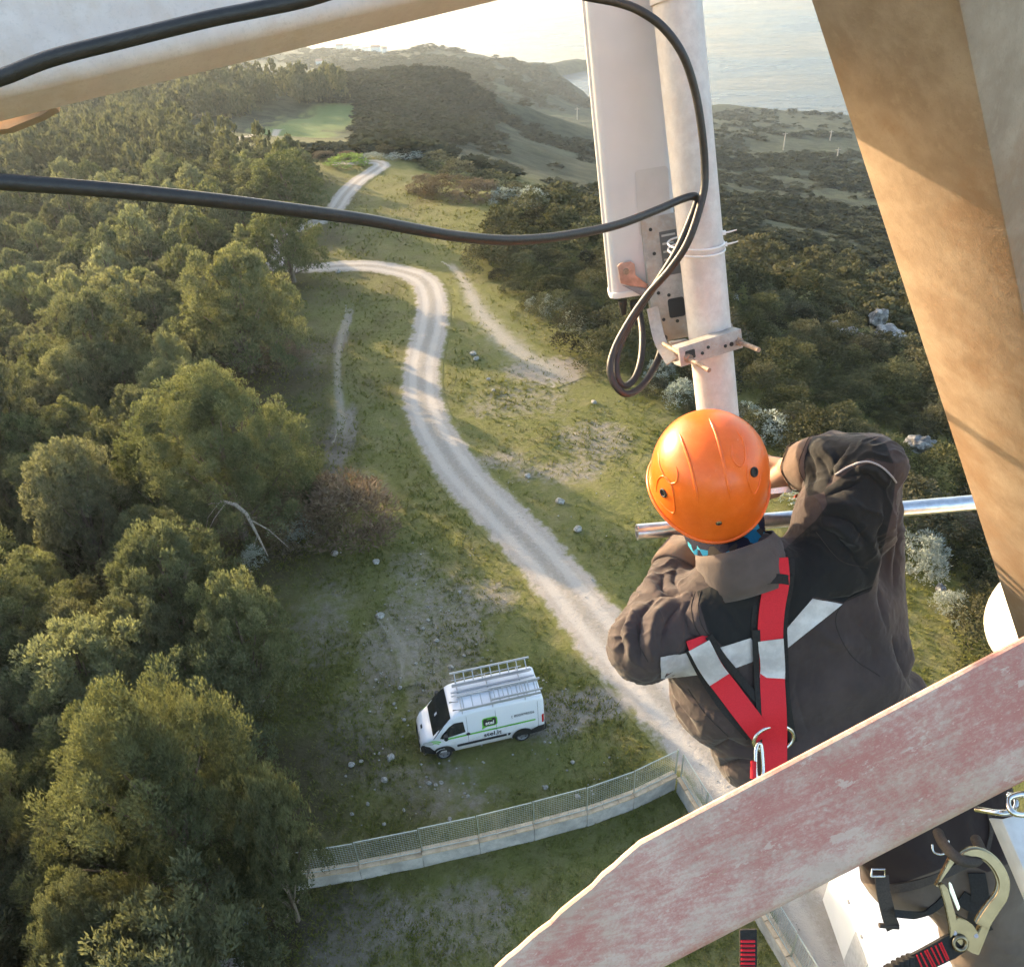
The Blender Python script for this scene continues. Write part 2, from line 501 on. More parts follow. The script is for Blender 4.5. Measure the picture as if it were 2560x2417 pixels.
TR = [tp(1700, 1990, 3.35), tp(1610, 1810, 3.35), tp(1520, 1660, 3.35), tp(1425, 1520, 3.35), tp(1295, 1370, 3.35), tp(1155, 1215, 3.35), tp(1030, 1060, 3.25),
      tp(893, 915, 3.25), tp(826, 800, 3.15), tp(818, 715, 3.15), tp(834, 640, 3.3), tp(838, 580, 3.2), tp(815, 540, 3.2), tp(745, 520, 3.2),
      tp(660, 517, 3.2), tp(590, 521, 3.2), tp(535, 512, 3.2), tp(520, 480, 3.2), tp(560, 450, 3.2), tp(612, 433, 3.0), tp(648, 408, 3.0), tp(668, 380, 3.0), tp(695, 352, 3.0),
      tp(726, 332, 3.0), tp(741, 321, 2.8), tp(733, 316, 2.6), tp(715, 315, 2.6), tp(690, 316, 3.0), tp(640, 318, 3.0)]
TRACK, TL = strip('dirt_track', TR, M_TRACK)
strip('footpath', [tp(868, 505, 1.4), tp(900, 545, 2.2), tp(925, 595, 3.4), tp(965, 645, 4.2), tp(1015, 688, 4.6), tp(1060, 716, 4.4), tp(1110, 742, 3.0)], track_mat('trodden_trail', (0.25, 0.22, 0.165), (0.42, 0.385, 0.32), 0.02, 0.72, False), 0.03)
M_FAINT = track_mat('faint_trail', (0.20, 0.175, 0.125), (0.34, 0.305, 0.235), 0.05, 0.70, False)
strip('footpath', [tp(680, 590, .8), tp(662, 650, 1.2), tp(655, 720, 1.2), tp(660, 790, 1.4), tp(668, 860, 1.6)], M_FAINT, 0.03)
strip('footpath', [tp(738, 1190, .6), tp(765, 1230, .9), tp(790, 1275, 1.1), tp(800, 1330, 1.0)], M_FAINT, 0.03)
strip('footpath', [tp(400, 295, 2), tp(450, 275, 2.5), tp(500, 262, 3), tp(540, 250, 3)], M_TRAIL, 0.05)

# ------------------------------------------------------------------ foliage
def leaf_mat(name, dark, light, trans, tip=None, objvar=0.35):
    t = NT(name)
    p = t.pos()
    oi = t.new('ObjectInfo').outputs['Random']
    tone = t.attr('tone')
    c = t.mix(tone, dark, light)
    k = t.math('ADD', 1.0 - objvar / 2, t.math('MULTIPLY', oi, objvar))
    hs = t.new('HueSaturation')
    t.set(hs.inputs['Hue'], t.math('ADD', 0.485, t.math('MULTIPLY', t.math('FRACT', t.math('MULTIPLY', oi, 7.3)), 0.03)))
    t.set(hs.inputs['Saturation'], t.math('ADD', 0.66, t.math('MULTIPLY', t.math('FRACT', t.math('MULTIPLY', oi, 3.7)), 0.26)))
    t.set(hs.inputs['Value'], k); t.l.new(c, hs.inputs['Color'])
    c = hs.outputs[0]
    df = t.new('BsdfDiffuse'); t.l.new(c, df.inputs[0])
    tr = t.new('BsdfTranslucent')
    t.l.new(t.mix(1.0, c, (1.05, 1.05, 0.62), 'MULTIPLY'), tr.inputs[0])
    ms = t.new('MixShader'); ms.inputs[0].default_value = trans
    t.l.new(df.outputs[0], ms.inputs[1]); t.l.new(tr.outputs[0], ms.inputs[2])
    t.l.new(ms.outputs[0], t.out.inputs[0])
    t.n.remove(t.b)
    return t.m
M_PINE = leaf_mat('pine_needles', (0.062, 0.084, 0.046), (0.205, 0.212, 0.100), 0.38)
M_PINE_PALE = leaf_mat('pale_pine_needles', (0.125, 0.148, 0.078), (0.280, 0.285, 0.145), 0.42)
M_MAQUIS = leaf_mat('maquis_leaves', (0.042, 0.050, 0.022), (0.150, 0.138, 0.068), 0.22, objvar=.75)
M_BROWN = leaf_mat('dry_brown_twigs', (0.120, 0.084, 0.050), (0.235, 0.172, 0.108), 0.2)
M_SILVER = leaf_mat('silver_leaves', (0.25, 0.29, 0.25), (0.46, 0.50, 0.45), 0.2, objvar=.15)
M_HILL = leaf_mat('distant_bush_leaves', (0.026, 0.035, 0.020), (0.062, 0.072, 0.040), 0.2)
M_FRESH = leaf_mat('fresh_green_leaves', (0.14, 0.22, 0.03), (0.26, 0.38, 0.08), 0.4)
_tb = NT('bark'); _p = _tb.pos(True)
_tb.bsdf(_tb.mix(_tb.ramp(_tb.noise(_tb.mapping(_p, (6, 6, 1.2)), 3, 5, .7), .35, .65), (0.10, 0.075, 0.055), (0.26, 0.215, 0.17)), 0.95, 0, .1)
_tb.bump(_tb.noise(_tb.mapping(_p, (8, 8, 1.5)), 4, 4), 0.6, 0.03)
M_BARK = _tb.m
M_DEADWOOD = plain('dead_wood', (0.36, 0.31, 0.26), 0.95, var=.3, scale=12)

def unit(a): return a / (np.linalg.norm(a, axis=-1, keepdims=True) + 1e-9)
def leaves(r, centers, radii, n, ln, wd, up=0.5, squash=0.75, top=-0.35, tone=None):
    """diamond leaves spread through clumps: returns verts, quads, tone"""
    C = np.repeat(centers, n, axis=0); Rr = np.repeat(radii, n)
    d = unit(r.normal(size=(len(C), 3)))
    lowm = d[:, 2] < top
    d[lowm, 2] *= -1
    rad = Rr * (0.55 + 0.5 * r.random(len(C)) ** 0.6)
    pos = C + d * rad[:, None] * np.array([1, 1, squash])
    ax = unit(d + np.array([0, 0, up]) + r.normal(size=d.shape) * 0.55)
    sd = unit(np.cross(ax, r.normal(size=d.shape)))
    L = ln * (0.6 + 0.8 * r.random(len(C)))[:, None]; Wd = wd * (0.6 + 0.8 * r.random(len(C)))[:, None]
    v = np.stack([pos - ax * L * .5, pos + sd * Wd * .5, pos + ax * L * .5, pos - sd * Wd * .5], 1).reshape(-1, 3)
    f = np.arange(len(v)).reshape(-1, 4)
    tc = r.random(len(centers)) if tone is None else tone
    t = np.clip(np.repeat(tc, n) * 0.6 + r.random(len(C)) * 0.4, 0, 1)
    return v, f, np.repeat(t, 4)
def foliage_mesh(name, parts):
    vs, fs, ts, k = [], [], [], 0
    for v, f, t in parts:
        vs.append(v); fs.append(f + k); ts.append(t); k += len(v)
    me = mesh_np(name, np.vstack(vs), np.vstack(fs))
    fattr(me, 'tone', np.concatenate(ts))
    return me

def limb_mesh(name, chains, seg=7):
    """tapered tubes along chains of (point, radius)"""
    vs, fs, k = [], [], 0
    for ch in chains:
        for i, (p, r_) in enumerate(ch):
            a = np.array(ch[max(0, i - 1)][0], float); b = np.array(ch[min(len(ch) - 1, i + 1)][0], float)
            t = unit((b - a)[None])[0]
            x = unit(np.cross(t, [0.31, 0.9, 0.2])[None])[0]; y = np.cross(t, x)
            for q in range(seg):
                an = 2 * math.pi * q / seg
                vs.append(np.array(p) + (x * math.cos(an) + y * math.sin(an)) * r_)
        for i in range(len(ch) - 1):
            for q in range(seg):
                q2 = (q + 1) % seg
                fs.append((k + i * seg + q, k + i * seg + q2, k + (i + 1) * seg + q2, k + (i + 1) * seg + q))
        k += len(ch) * seg
    return mesh_np(name, vs, fs, True)

def pine_proto(seed, lobes, clumps, n, ln, wd, flat=0.0):
    """unit pine: crown 1 m wide and the whole tree 1 m high"""
    r = np.random.default_rng(seed)
    centers, radii, tones, chains = [], [], [], []
    lob = []
    for i in range(lobes):
        a = i * 2.399 + r.random() * 0.8
        h = 0.15 + 0.66 * (i / (lobes - 1)) + r.normal() * 0.03
        env = 0.31 * (1 - 0.75 * max(0, (h - 0.42) / 0.45) ** 1.5) + 0.03
        rr = env * (0.62 + 0.42 * r.random())
        lob.append((math.cos(a) * rr, math.sin(a) * rr, h, 0.165 + 0.06 * r.random()))
    lob.append((r.normal() * .02, r.normal() * .02, 0.84, 0.15))
    for (x, y, h, R_) in lob:
        tn = r.random()
        for k in range(clumps):
            d = unit(r.normal(size=3)[None])[0]
            d[2] = abs(d[2]) * 1.1 - 0.35
            d = d / np.linalg.norm(d)
            c = np.array([x, y, h]) + d * R_ * np.array([1, 1, 0.85]) * (0.7 + 0.35 * r.random())
            c[2] = min(c[2], 0.97)
            centers.append(c); radii.append(0.032 + 0.036 * r.random()); tones.append(np.clip(0.65 * tn + 0.5 * r.random(), 0, 1))
        p0 = np.array([x * .15, y * .15, max(0.12, h - 0.28)])
        p1 = np.array([x * .6, y * .6, h - 0.1]); p2 = np.array([x, y, h + 0.04])
        chains.append([(p0, .009), (p1, .006), (p2, .003)])
    chains.append([(np.array([0, 0, -0.03]), .034), (np.array([.008, 0, .10]), .026), (np.array([0, .012, .35]), .021), (np.array([.01, .01, .8]), .006)])
    cm = foliage_mesh('crown', [leaves(r, np.array(centers), np.array(radii), n, ln, wd, 0.95, 1.2, -0.6, np.array(tones))])
    tmh = limb_mesh('trunk', chains)
    return cm, tmh
PINE_NEAR = [pine_proto(100 + i, 16 + i % 3, 21, 90, 0.026, 0.0085) for i in range(5)]
PINE_BIG = [pine_proto(150 + i, 18, 26, 230, 0.0145, 0.0048) for i in range(2)]
PINE_MID = [pine_proto(200 + i, 13, 15, 34, 0.046, 0.018) for i in range(5)]
PINE_FAR = [pine_proto(300 + i, 9, 7, 18, 0.095, 0.042) for i in range(4)]
PINE_WOOD = [pine_proto(350 + i, 8, 6, 7, 0.15, 0.07) for i in range(4)]
def put_tree(x, y, w, h, protos, label, group=None, mat=None, cat='tree', name='pine_tree', z=None):
    e = empty(name, (x, y, (gz(x, y) if z is None else z) - 0.05))
    e.scale = (w, w * random.uniform(.92, 1.08), h)
    e.rotation_euler = (random.uniform(-.05, .05), random.uniform(-.05, .05), random.uniform(0, 6.28))
    cm, tm_ = random.choice(protos)
    c_ = link('crown', cm, None, e); link('trunk', tm_, None, e)
    if not cm.materials: cm.materials.append(M_PINE)
    if not tm_.materials: tm_.materials.append(M_BARK)
    if mat is not None:
        c_.material_slots[0].link = 'OBJECT'; c_.material_slots[0].material = mat
    tag(e, label, cat, group)
    return e
def tree_px(u, vt, vb, wpx, label, protos=PINE_NEAR, mat=None, group=None, name='pine_tree'):
    """a tree standing where the sight line (u, vb) meets the ground, reaching up to (u, vt)"""
    b = ground(u, vb)
    D = math.hypot(b.x, b.y)
    r = ray(u, vt)
    top = CAMP.z + r.z * (D / math.hypot(r.x, r.y))
    w = wpx * (proj((b.x, b.y, (top + b.z) / 2))[2]) / F_PX
    TREES.append((b.x, b.y, w * .5)); MARKS.append((u, (vt + vb) / 2, SHORT[len(MARKS)]))
    return put_tree(b.x, b.y, w * 1.05, max(1.5, top - b.z), protos, label, group, mat, name=name)
TREES = []; MARKS = []
SHORT = ['the broad pine with the snapped branch', 'the pale sunlit pine', 'the golden crowned pine', 'the yellowish pine near the van', 'the thin brownish pine', 'the largest dark pine', 'the dark pine cut by the left edge', 'the bottom corner pine',
         'the narrow pine at the wall end', 'the shaded pine near the shed', 'the tall left-edge pine', 'the small round-topped pine', 'the umbrella-shaped pine', 'the grey half bare pine', 'the big fluffy pine', 'the dark pine at the bend',
         'the pine overhanging the track', 'the pine at the forest tip', 'the short left-edge pine', 'the short bright pine']
USED = set()
def beside(kind, u, v, marks, fallback):
    """a label naming the nearest landmark and the side it lies on, or the shared one"""
    if not (20 < u < 2540 and 0 < v < 2400): return fallback
    for k in sorted(marks, key=lambda q: (q[0] - u) ** 2 + (q[1] - v) ** 2)[:3]:
        du, dv = u - k[0], v - k[1]
        if du * du + dv * dv > 420 ** 2: break
        rel = ('left of ' if du < 0 else 'right of ') if abs(du) > abs(dv) else ('behind ' if dv < 0 else 'in front of ')
        lab = kind + ' just ' + rel + k[2]
        if lab not in USED: USED.add(lab); return lab
    return fallback
tree_px(610, 905, 1345, 430, 'broad rounded olive-green pine at the clearing edge with a snapped branch', PINE_BIG)
tree_px(270, 1065, 1440, 260, 'pale yellow-green pine with a sunlit top left of the broad pine', mat=M_PINE_PALE)
tree_px(95, 1350, 1770, 440, 'wide pine with a golden sunlit crown at the left edge of the picture', PINE_BIG)
tree_px(655, 1415, 1760, 270, 'yellowish pine standing alone at the meadow edge left of the van', mat=M_PINE_PALE)
tree_px(450, 1440, 1780, 260, 'thin brownish-olive pine between the golden pine and the yellowish pine')
tree_px(530, 1620, 2270, 580, 'largest dark green pine at the lower left beside the concrete wall', PINE_BIG)
tree_px(50, 1690, 2230, 380, 'dark pine cut by the left edge below the golden pine', PINE_BIG)
tree_px(110, 2230, 2800, 330, 'dark pine in the bottom left corner of the picture', PINE_BIG)
tree_px(745, 1850, 2300, 230, 'dark narrow pine beside the end of the concrete wall')
tree_px(380, 2050, 2560, 330, 'deeply shaded pine at the bottom between the corner pine and the shed', PINE_BIG)
tree_px(70, 850, 1250, 240, 'tall pine at the left edge above the pale yellow-green pine')
tree_px(265, 945, 1140, 130, 'small round-topped pine in the shade of the forest', name='pine_tree')
tree_px(400, 945, 1180, 165, 'small umbrella-shaped blue-green pine left of the broad pine')
tree_px(470, 812, 1020, 120, 'small grey-green half bare pine behind the broad pine', mat=M_PINE_PALE)
tree_px(290, 705, 1020, 290, 'big fluffy pine in the middle of the forest edge')
tree_px(630, 605, 930, 300, 'big dark pine nearest the sharp bend of the track')
tree_px(735, 500, 705, 200, 'dark pine overhanging the track where it enters the forest')
tree_px(730, 380, 545, 190, 'dark pine at the tip of the forest beside the far track')
tree_px(25, 1210, 1420, 150, 'short pine at the left edge between two taller pines')
tree_px(150, 1250, 1420, 130, 'short bright pine below the tall left-edge pine', mat=M_PINE_PALE)

def inside(poly, x, y):
    c = False; j = len(poly) - 1
    for i in range(len(poly)):
        xi, yi = poly[i]; xj, yj = poly[j]
        if (yi > y) != (yj > y) and x < (xj - xi) * (y - yi) / (yj - yi) + xi: c = not c
        j = i
    return c
def gpoly(pts): 
    return [tuple(ground(u, v)[:2]) for u, v in pts]
def track_dist(x, y): return float(np.min(np.hypot(TL[:, 0] - x, TL[:, 1] - y)))
forest = gpoly([(560, 2700), (600, 2250), (560, 1850), (500, 1500), (430, 1250), (520, 1080), (560, 900), (640, 760), (700, 690), (600, 640), (620, 560), (720, 540), (800, 470),
                (740, 425), (640, 400), (500, 380), (420, 330), (330, 260), (200, 260), (0, 280), (-250, 300), (-420, 500), (-500, 900), (-500, 1500), (-450, 2300), (-300, 2900), (200, 3000)])
cand = []
for k in range(11000):
    D = 12 + 230 * random.random() ** 0.8
    a = R(random.uniform(-62, -5))
    x, y = math.sin(a) * D, math.cos(a) * D
    if not inside(forest, x, y) or track_dist(x, y) < 3.2: continue
    w = random.uniform(3.6, 6.0) if D < 55 else random.uniform(2.7, 4.4)
    if any((x - q[0]) ** 2 + (y - q[1]) ** 2 < (0.30 * w + 0.52 * q[2]) ** 2 for q in TREES): continue
    TREES.append((x, y, w * .5)); cand.append((D, x, y, w))
cand.sort()
far_parts = []
def merge_tree(parts, protos, x, y, z, w, h, r_):
    me = r_.choice(protos)[0] if isinstance(protos[0], tuple) else r_.choice(protos)
    n = len(me.vertices); co = np.empty(n * 3, np.float32); me.vertices.foreach_get('co', co); co = co.reshape(-1, 3)
    tn = np.empty(n, np.float32); me.attributes['tone'].data.foreach_get('value', tn)
    a = r_.uniform(0, 6.28); ca, sa = math.cos(a), math.sin(a)
    v = np.stack([(co[:, 0] * ca - co[:, 1] * sa) * w + x, (co[:, 0] * sa + co[:, 1] * ca) * w + y, co[:, 2] * h + z], 1)
    parts.append((v, np.arange(n).reshape(-1, 4), np.clip(tn * .6 + r_.random() * .4, 0, 1)))
n_ind = 0
for D, x, y, w in cand:
    u, v, d = proj((x, y, gz(x, y) + 3))
    vis = -160 < u < 2700 and -100 < v < 2700
    if not vis and D > 70: continue
    h = w * random.uniform(1.1, 1.6)
    if n_ind < 275:
        pr = PINE_NEAR if D < 58 else PINE_MID if D < 130 else PINE_FAR
        if D < 60: lab, grp = 'olive-green pine in the near rows of the forest left of the track', 'near forest pines'
        elif D < 110: lab, grp = 'olive-green pine in the middle of the forest around the thin black cable', 'middle forest pines'
        else: lab, grp = 'small hazy pine in the far part of the forest below the top left beam', 'far forest pines'
        pale = random.random() < .22
        if D < 110: lab = beside('paler pine' if pale else 'olive-green pine', u, v, MARKS, lab)
        put_tree(x, y, w * 1.15, h, pr, lab, grp, M_PINE_PALE if pale else None)
        n_ind += 1
    elif random.random() < .62:
        merge_tree(far_parts, PINE_WOOD, x, y, gz(x, y), w * 1.1, h, random)
# wooded ridge behind the forest
rf = random.Random(5)
for k in range(1500):
    u = rf.uniform(-60, 860); v = rf.uniform(205, 300)
    if 640 < u and v > 262: continue
    p_ = ground(u, v)
    D = math.hypot(p_.x, p_.y)
    if D > 420 or D < 170: continue
    dens = float(fbm(np.array([p_.x * .03]), np.array([p_.y * .03]))[0])
    if v > 225 and dens < 0.02 and 330 < u < 700: continue
    if rf.random() < .6: continue
    w = rf.uniform(3.5, 6)
    merge_tree(far_parts, PINE_WOOD, p_.x, p_.y, p_.z, w, w * rf.uniform(1, 1.5), rf)
o = link('far_wood', foliage_mesh('far_wood', far_parts), M_PINE)
tag(o, 'hazy pine wood on the ridge beyond the forest', 'wood', kind='stuff')

# shrubs -------------------------------------------------------------
def shrub_proto(seed, clumps, n, ln, wd, up=.4):
    r = np.random.default_rng(seed)
    cs, rs = [], []
    for k in range(clumps):
        d = unit(r.normal(size=3)[None])[0]; d[2] = abs(d[2])
        rr = 0.30 + 0.10 * r.random()
        cs.append((d[0] * rr * 1.05, d[1] * rr * 1.05, 0.18 + d[2] * (0.55 + .15 * r.random()))); rs.append(0.10 + 0.07 * r.random())
    return foliage_mesh('shrub', [leaves(r, np.array(cs), np.array(rs), n, ln, wd, up, 1.1, -.6)])
SH_NEAR = [shrub_proto(400 + i, 46, 75, 0.040, 0.024) for i in range(5)]
SH_MID = [shrub_proto(430 + i, 34, 34, 0.075, 0.045) for i in range(4)]
SH_FAR = [shrub_proto(460 + i, 14, 9, 0.26, 0.18) for i in range(4)]
SH_THICK = [shrub_proto(445 + i, 24, 14, 0.14, 0.085) for i in range(4)]
SIL = [shrub_proto(480 + i, 30, 60, 0.075, 0.020, .9) for i in range(3)]
TWIG = [shrub_proto(500 + i, 40, 110, 0.070, 0.014, .9) for i in range(3)]
for L_, m_ in ((SH_NEAR, M_MAQUIS), (SH_MID, M_MAQUIS), (SH_FAR, M_HILL), (SIL, M_SILVER), (TWIG, M_BROWN)):
    for me in L_: me.materials.append(m_)
def put_shrub(x, y, w, h, protos, label, group, name='shrub', mat=None, cat='shrub', sink=.08):
    o = link(name, random.choice(protos), None)
    o.location = (x, y, gz(x, y) - sink * h); o.scale = (w, w * random.uniform(.85, 1.15), h)
    o.rotation_euler = (0, 0, random.uniform(0, 6.28))
    if mat is not None:
        o.material_slots[0].link = 'OBJECT'; o.material_slots[0].material = mat
    return tag(o, label, cat, group)
def shrub_px(u, v, wpx, hpx, protos, label, group=None, name='shrub', mat=None):
    b = ground(u, v); d = proj(b)[2]
    return put_shrub(b.x, b.y, wpx * d / F_PX, hpx * d / F_PX, protos, label, group, name, mat)
maq = gpoly([(1180, 660), (1260, 735), (1360, 800), (1440, 860), (1530, 935), (1640, 1000), (1760, 1050), (1900, 1110), (2010, 1200), (2130, 1270), (2240, 1340), (2330, 1480), (2420, 1590), (2480, 1700),
             (2900, 1700), (3000, 1000), (2700, 700), (2300, 660), (1900, 600), (1500, 545), (1330, 520), (1230, 560)])
SHR = []
ROCKS = [(ground(u, v).x, ground(u, v).y, r0) for u, v, r0 in ((2085, 830, 1.5), (2118, 845, 1.8), (2190, 840, 2.2), (2225, 860, 2.0), (2292, 1130, 1.8), (2292, 1160, 1.5), (1830, 760, 1.0), (2350, 1490, .8))]
cs = []
for k in range(14000):
    D = 22 + 120 * random.random()
    a = R(random.uniform(-8, 60)); x, y = math.sin(a) * D, math.cos(a) * D
    if not inside(maq, x, y): continue
    w = random.uniform(1.4, 5.2)
    if any((x - q[0]) ** 2 + (y - q[1]) ** 2 < (0.37 * (w + q[2])) ** 2 for q in SHR): continue
    if any((x - q[0]) ** 2 + (y - q[1]) ** 2 < (0.45 * w + q[2]) ** 2 for q in ROCKS): continue
    u, v, d = proj((x, y, gz(x, y) + 1))
    if not (1050 < u < 2700 and v < 1750): continue
    SHR.append((x, y, w)); cs.append((D, x, y, w))
cs.sort()
mid_parts = []
SMARKS = [(2085, 815, 'the left outcrop rock'), (2190, 800, 'the tall upright rock'), (2215, 850, 'the broad low rock'), (2292, 1105, 'the white boulder'), (2290, 1380, 'the blue-grey bush right of the worker'), (2370, 1510, 'the round silver bush by the dish'),
          (2040, 1240, 'the bush under the raised forearm'), (1915, 1070, 'the grey-green bush above the wrist'), (1650, 930, 'the bush behind the cable loop'), (1435, 805, 'the large silvery bush below the antenna'), (1380, 765, 'the silvery bush left of the antenna'),
          (1860, 1035, 'the pale bush right of the pole'), (1830, 745, 'the pale rock beside the pole'), (1240, 610, 'the near tip of the thicket'), (1330, 500, 'the broad silver bush'), (2400, 1300, 'the brown dry bush above the tube')]
for i, (D, x, y, w) in enumerate(cs):
    h = w * random.uniform(.62, .95)
    if i < 290:
        if D < 60: lab, grp = 'dark olive maquis shrub on the slope right of the worker', 'near maquis shrubs'
        else: lab, grp = 'dark brownish-green maquis shrub in the thicket beside the antenna pole', 'thicket shrubs'
        u, v, d = proj((x, y, gz(x, y) + h * .5)); lab = beside('dark maquis shrub', u, v, SMARKS, lab)
        put_shrub(x, y, w * 1.2, h, SH_NEAR if D < 75 else SH_MID, lab, grp)
    else:
        merge_tree(mid_parts, SH_THICK, x, y, gz(x, y) - .2, w * 1.2, h, random)
if mid_parts:
    o = link('thicket', foliage_mesh('thicket', mid_parts), M_MAQUIS)
    tag(o, 'dense dark maquis thicket on the slope beyond the near shrubs', 'thicket', kind='stuff')

# mid and far hillsides: bushes beyond counting
SH_TINY = [shrub_proto(520 + i, 6, 5, 0.42, 0.30) for i in range(4)]
SH_FAR2 = [shrub_proto(540 + i, 12, 6, 0.28, 0.20) for i in range(4)]
hill_parts = []
rh = random.Random(11)
_uv = []
_hn = lambda P_: fbm(P_[:, 0] * .022, P_[:, 1] * .022)
_raw = []
for k in range(21000):
    t = rh.random()
    if t < .45: u, v = rh.uniform(720, 1480), rh.uniform(120, 440)
    elif t < .9: u, v = rh.uniform(1380, 2560), rh.uniform(250, 700)
    else: u, v = rh.uniform(300, 1420), rh.uniform(110, 240)
    if (v > 395 and u < 1180) or (600 < u < 900 and 258 < v < 382): continue
    p_ = ground(u, v)
    D = math.hypot(p_.x, p_.y)
    if D < 118 or p_.z < SEA_Z + 1.5: continue
    if D < 150 and (inside(maq, p_.x, p_.y) or track_dist(p_.x, p_.y) < 6): continue
    _raw.append((p_.x, p_.y, p_.z, D, u, v))
_raw = np.array(_raw); _nn = _hn(_raw)
for (x, y, z, D, u, v), n_ in zip(_raw, _nn):
    hillside = 790 < u < 1230 and 150 < v < 360
    if not hillside and n_ < rh.uniform(-.10, .16): continue
    hill_parts.append((Vector((x, y, z)), D, rh.uniform(1.8, 4.2) * (1 + D / 900)))
parts_ = []
for p_, D, w in hill_parts[:6300]:
    merge_tree(parts_, SH_FAR2 if D < 330 else SH_TINY, p_.x, p_.y, p_.z - .25, w * 1.45, w * rh.uniform(.34, .55), rh)
o = link('hillside_scrub', foliage_mesh('hillside_scrub', parts_), M_HILL)
tag(o, 'dark scrub dotted over the hazy hillsides above the sea', 'scrub', kind='stuff')

# shrubs one can pick out
for i, (u, v, w, h, lab) in enumerate((
    (1380, 790, 60, 55, 'silvery grey bush on the meadow edge left of the antenna'), (1435, 830, 70, 60, 'large silvery grey bush below the antenna panel'),
    (1330, 775, 40, 34, 'small silvery bush at the tip of the thicket'), (1480, 880, 44, 36, 'small pale bush above the cable loop'),
    (1650, 960, 90, 70, 'blue-grey bush behind the cable loop'), (1700, 1010, 90, 70, 'blue-grey bush left of the white pole above the helmet'),
    (1860, 1060, 80, 60, 'pale bush right of the pole above the helmet'), (1915, 1100, 120, 80, 'grey-green bush above the wrist of the raised arm'),
    (2040, 1270, 150, 110, 'blue-grey bush seen under the raised forearm'), (2290, 1410, 110, 110, 'blue-grey bush right of the worker above the meadow strip'),
    (2310, 1440, 80, 90, 'pale silver bush beside the steel leg right of the worker'), (2370, 1540, 80, 80, 'round silver bush low beside the white dish'),
    (1270, 505, 80, 40, 'pale silver bush where the thicket meets the far meadow'), (1330, 520, 90, 50, 'broad silver bush at the head of the thicket'),
    (1010, 398, 90, 20, 'low silver hedge behind the far bend of the track'), (930, 398, 50, 16, 'short silver hedge left of the far bend'),
    (1080, 388, 40, 18, 'small silver bush right of the far bend'),
    (735, 1335, 90, 70, 'grey-green bush in the shade at the foot of the broad pine'), (640, 1410, 60, 60, 'thin grey bush behind the yellowish pine'))):
    shrub_px(u, v, w * 1.25, h * 1.1, SIL, lab, None, 'silver_shrub')
for (u, v, w, h, lab) in ((880, 1318, 250, 175, 'leafless brown bush beside the broad pine at the meadow edge'), (770, 1335, 200, 150, 'brown twiggy bush under the broad pine'),
                          (1120, 492, 130, 60, 'brown leafless bush on the ridge right of the far track'), (1190, 500, 120, 60, 'reddish brown bush beside the far meadow'),
                          (1060, 478, 80, 45, 'brown bush at the left end of the ridge hedge'), (810, 398, 60, 24, 'brown bush behind the forest tip'), (870, 398, 50, 22, 'brown bush left of the green mound'),
                          (1960, 1080, 90, 60, 'bare twiggy grey bush behind the raised wrist'), (2400, 1330, 120, 70, 'brown dry bush above the galvanized tube at the steel leg'),
                          (700, 905, 120, 60, 'brown undergrowth at the foot of the pine near the bend')):
    shrub_px(u, v, w * 1.2, h, TWIG, lab, None, 'brown_shrub')
for (u, v, w, h, lab) in ((1090, 420, 90, 45, 'dark round bush at the end of the ridge hedge by the far bend'), (1150, 450, 110, 55, 'dark bush in the middle of the ridge hedge'), (1230, 470, 110, 50, 'dark bush above the far meadow'),
                          (1290, 500, 100, 50, 'dark bush at the right end of the ridge hedge'), (960, 385, 50, 26, 'dark rounded bush behind the far bend of the track'), (1010, 375, 60, 30, 'twin dark bush behind the far bend'),
                          (900, 380, 44, 22, 'dark bush near the lower corner of the bright field'), (830, 376, 60, 22, 'dark bush below the bright field'), (640, 370, 70, 34, 'dark bush left of the bright field'),
                          (1350, 560, 110, 60, 'dark bush below the far end of the thin cable'), (1240, 640, 110, 80, 'brown-green bush at the near tip of the thicket')):
    shrub_px(u, v, w * 1.2, h, SH_MID, lab, None, 'shrub')
shrub_px(870, 410, 120, 26, SH_MID, 'bright green low mound of plants inside the far bend', None, 'shrub', M_FRESH)

# stones ---------------------------------------------------------------
def stone_mesh(seed, sub=2, rough=.25):
    bm = bmesh.new(); bmesh.ops.create_icosphere(bm, subdivisions=sub, radius=.5)
    r = np.random.default_rng(seed); off = r.random(3) * 50
    pl = [unit(r.normal(size=3)[None])[0] for _ in range(7)]
    c = np.array([v.co[:] for v in bm.verts])
    for n in pl:
        d = np.maximum(0, c @ n - .36); c = c - n[None] * d[:, None] * .85
    c = c * (1 + rough * fbm(c[:, 0] * 3 + off[0], c[:, 1] * 3 + off[1], c[:, 2] * 3 + off[2]))[:, None]
    for v, q in zip(bm.verts, c): v.co = Vector(q)
    me = bm_mesh('stone', bm); shade_auto(me, 28)
    return me
t = NT('limestone'); p = t.pos(True)
t.bsdf(t.mix(t.ramp(t.noise(p, 4, 5, .7), .35, .7), (0.26, 0.24, 0.21), (0.52, 0.50, 0.45)), .9, 0, .2); t.bump(t.noise(p, 9, 5, .7), .6, .04)
M_STONE = t.m
t = NT('grey_boulder_rock'); p = t.pos(True)
t.bsdf(t.mix(t.ramp(t.noise(p, 3, 6, .7), .4, .68), (0.16, 0.155, 0.15), (0.50, 0.48, 0.45)), .9, 0, .2); t.bump(t.noise(p, 6, 6, .75), .9, .08)
M_ROCK = t.m
STM = [stone_mesh(i, 2) for i in range(6)]
for m_ in STM: m_.materials.append(M_STONE)
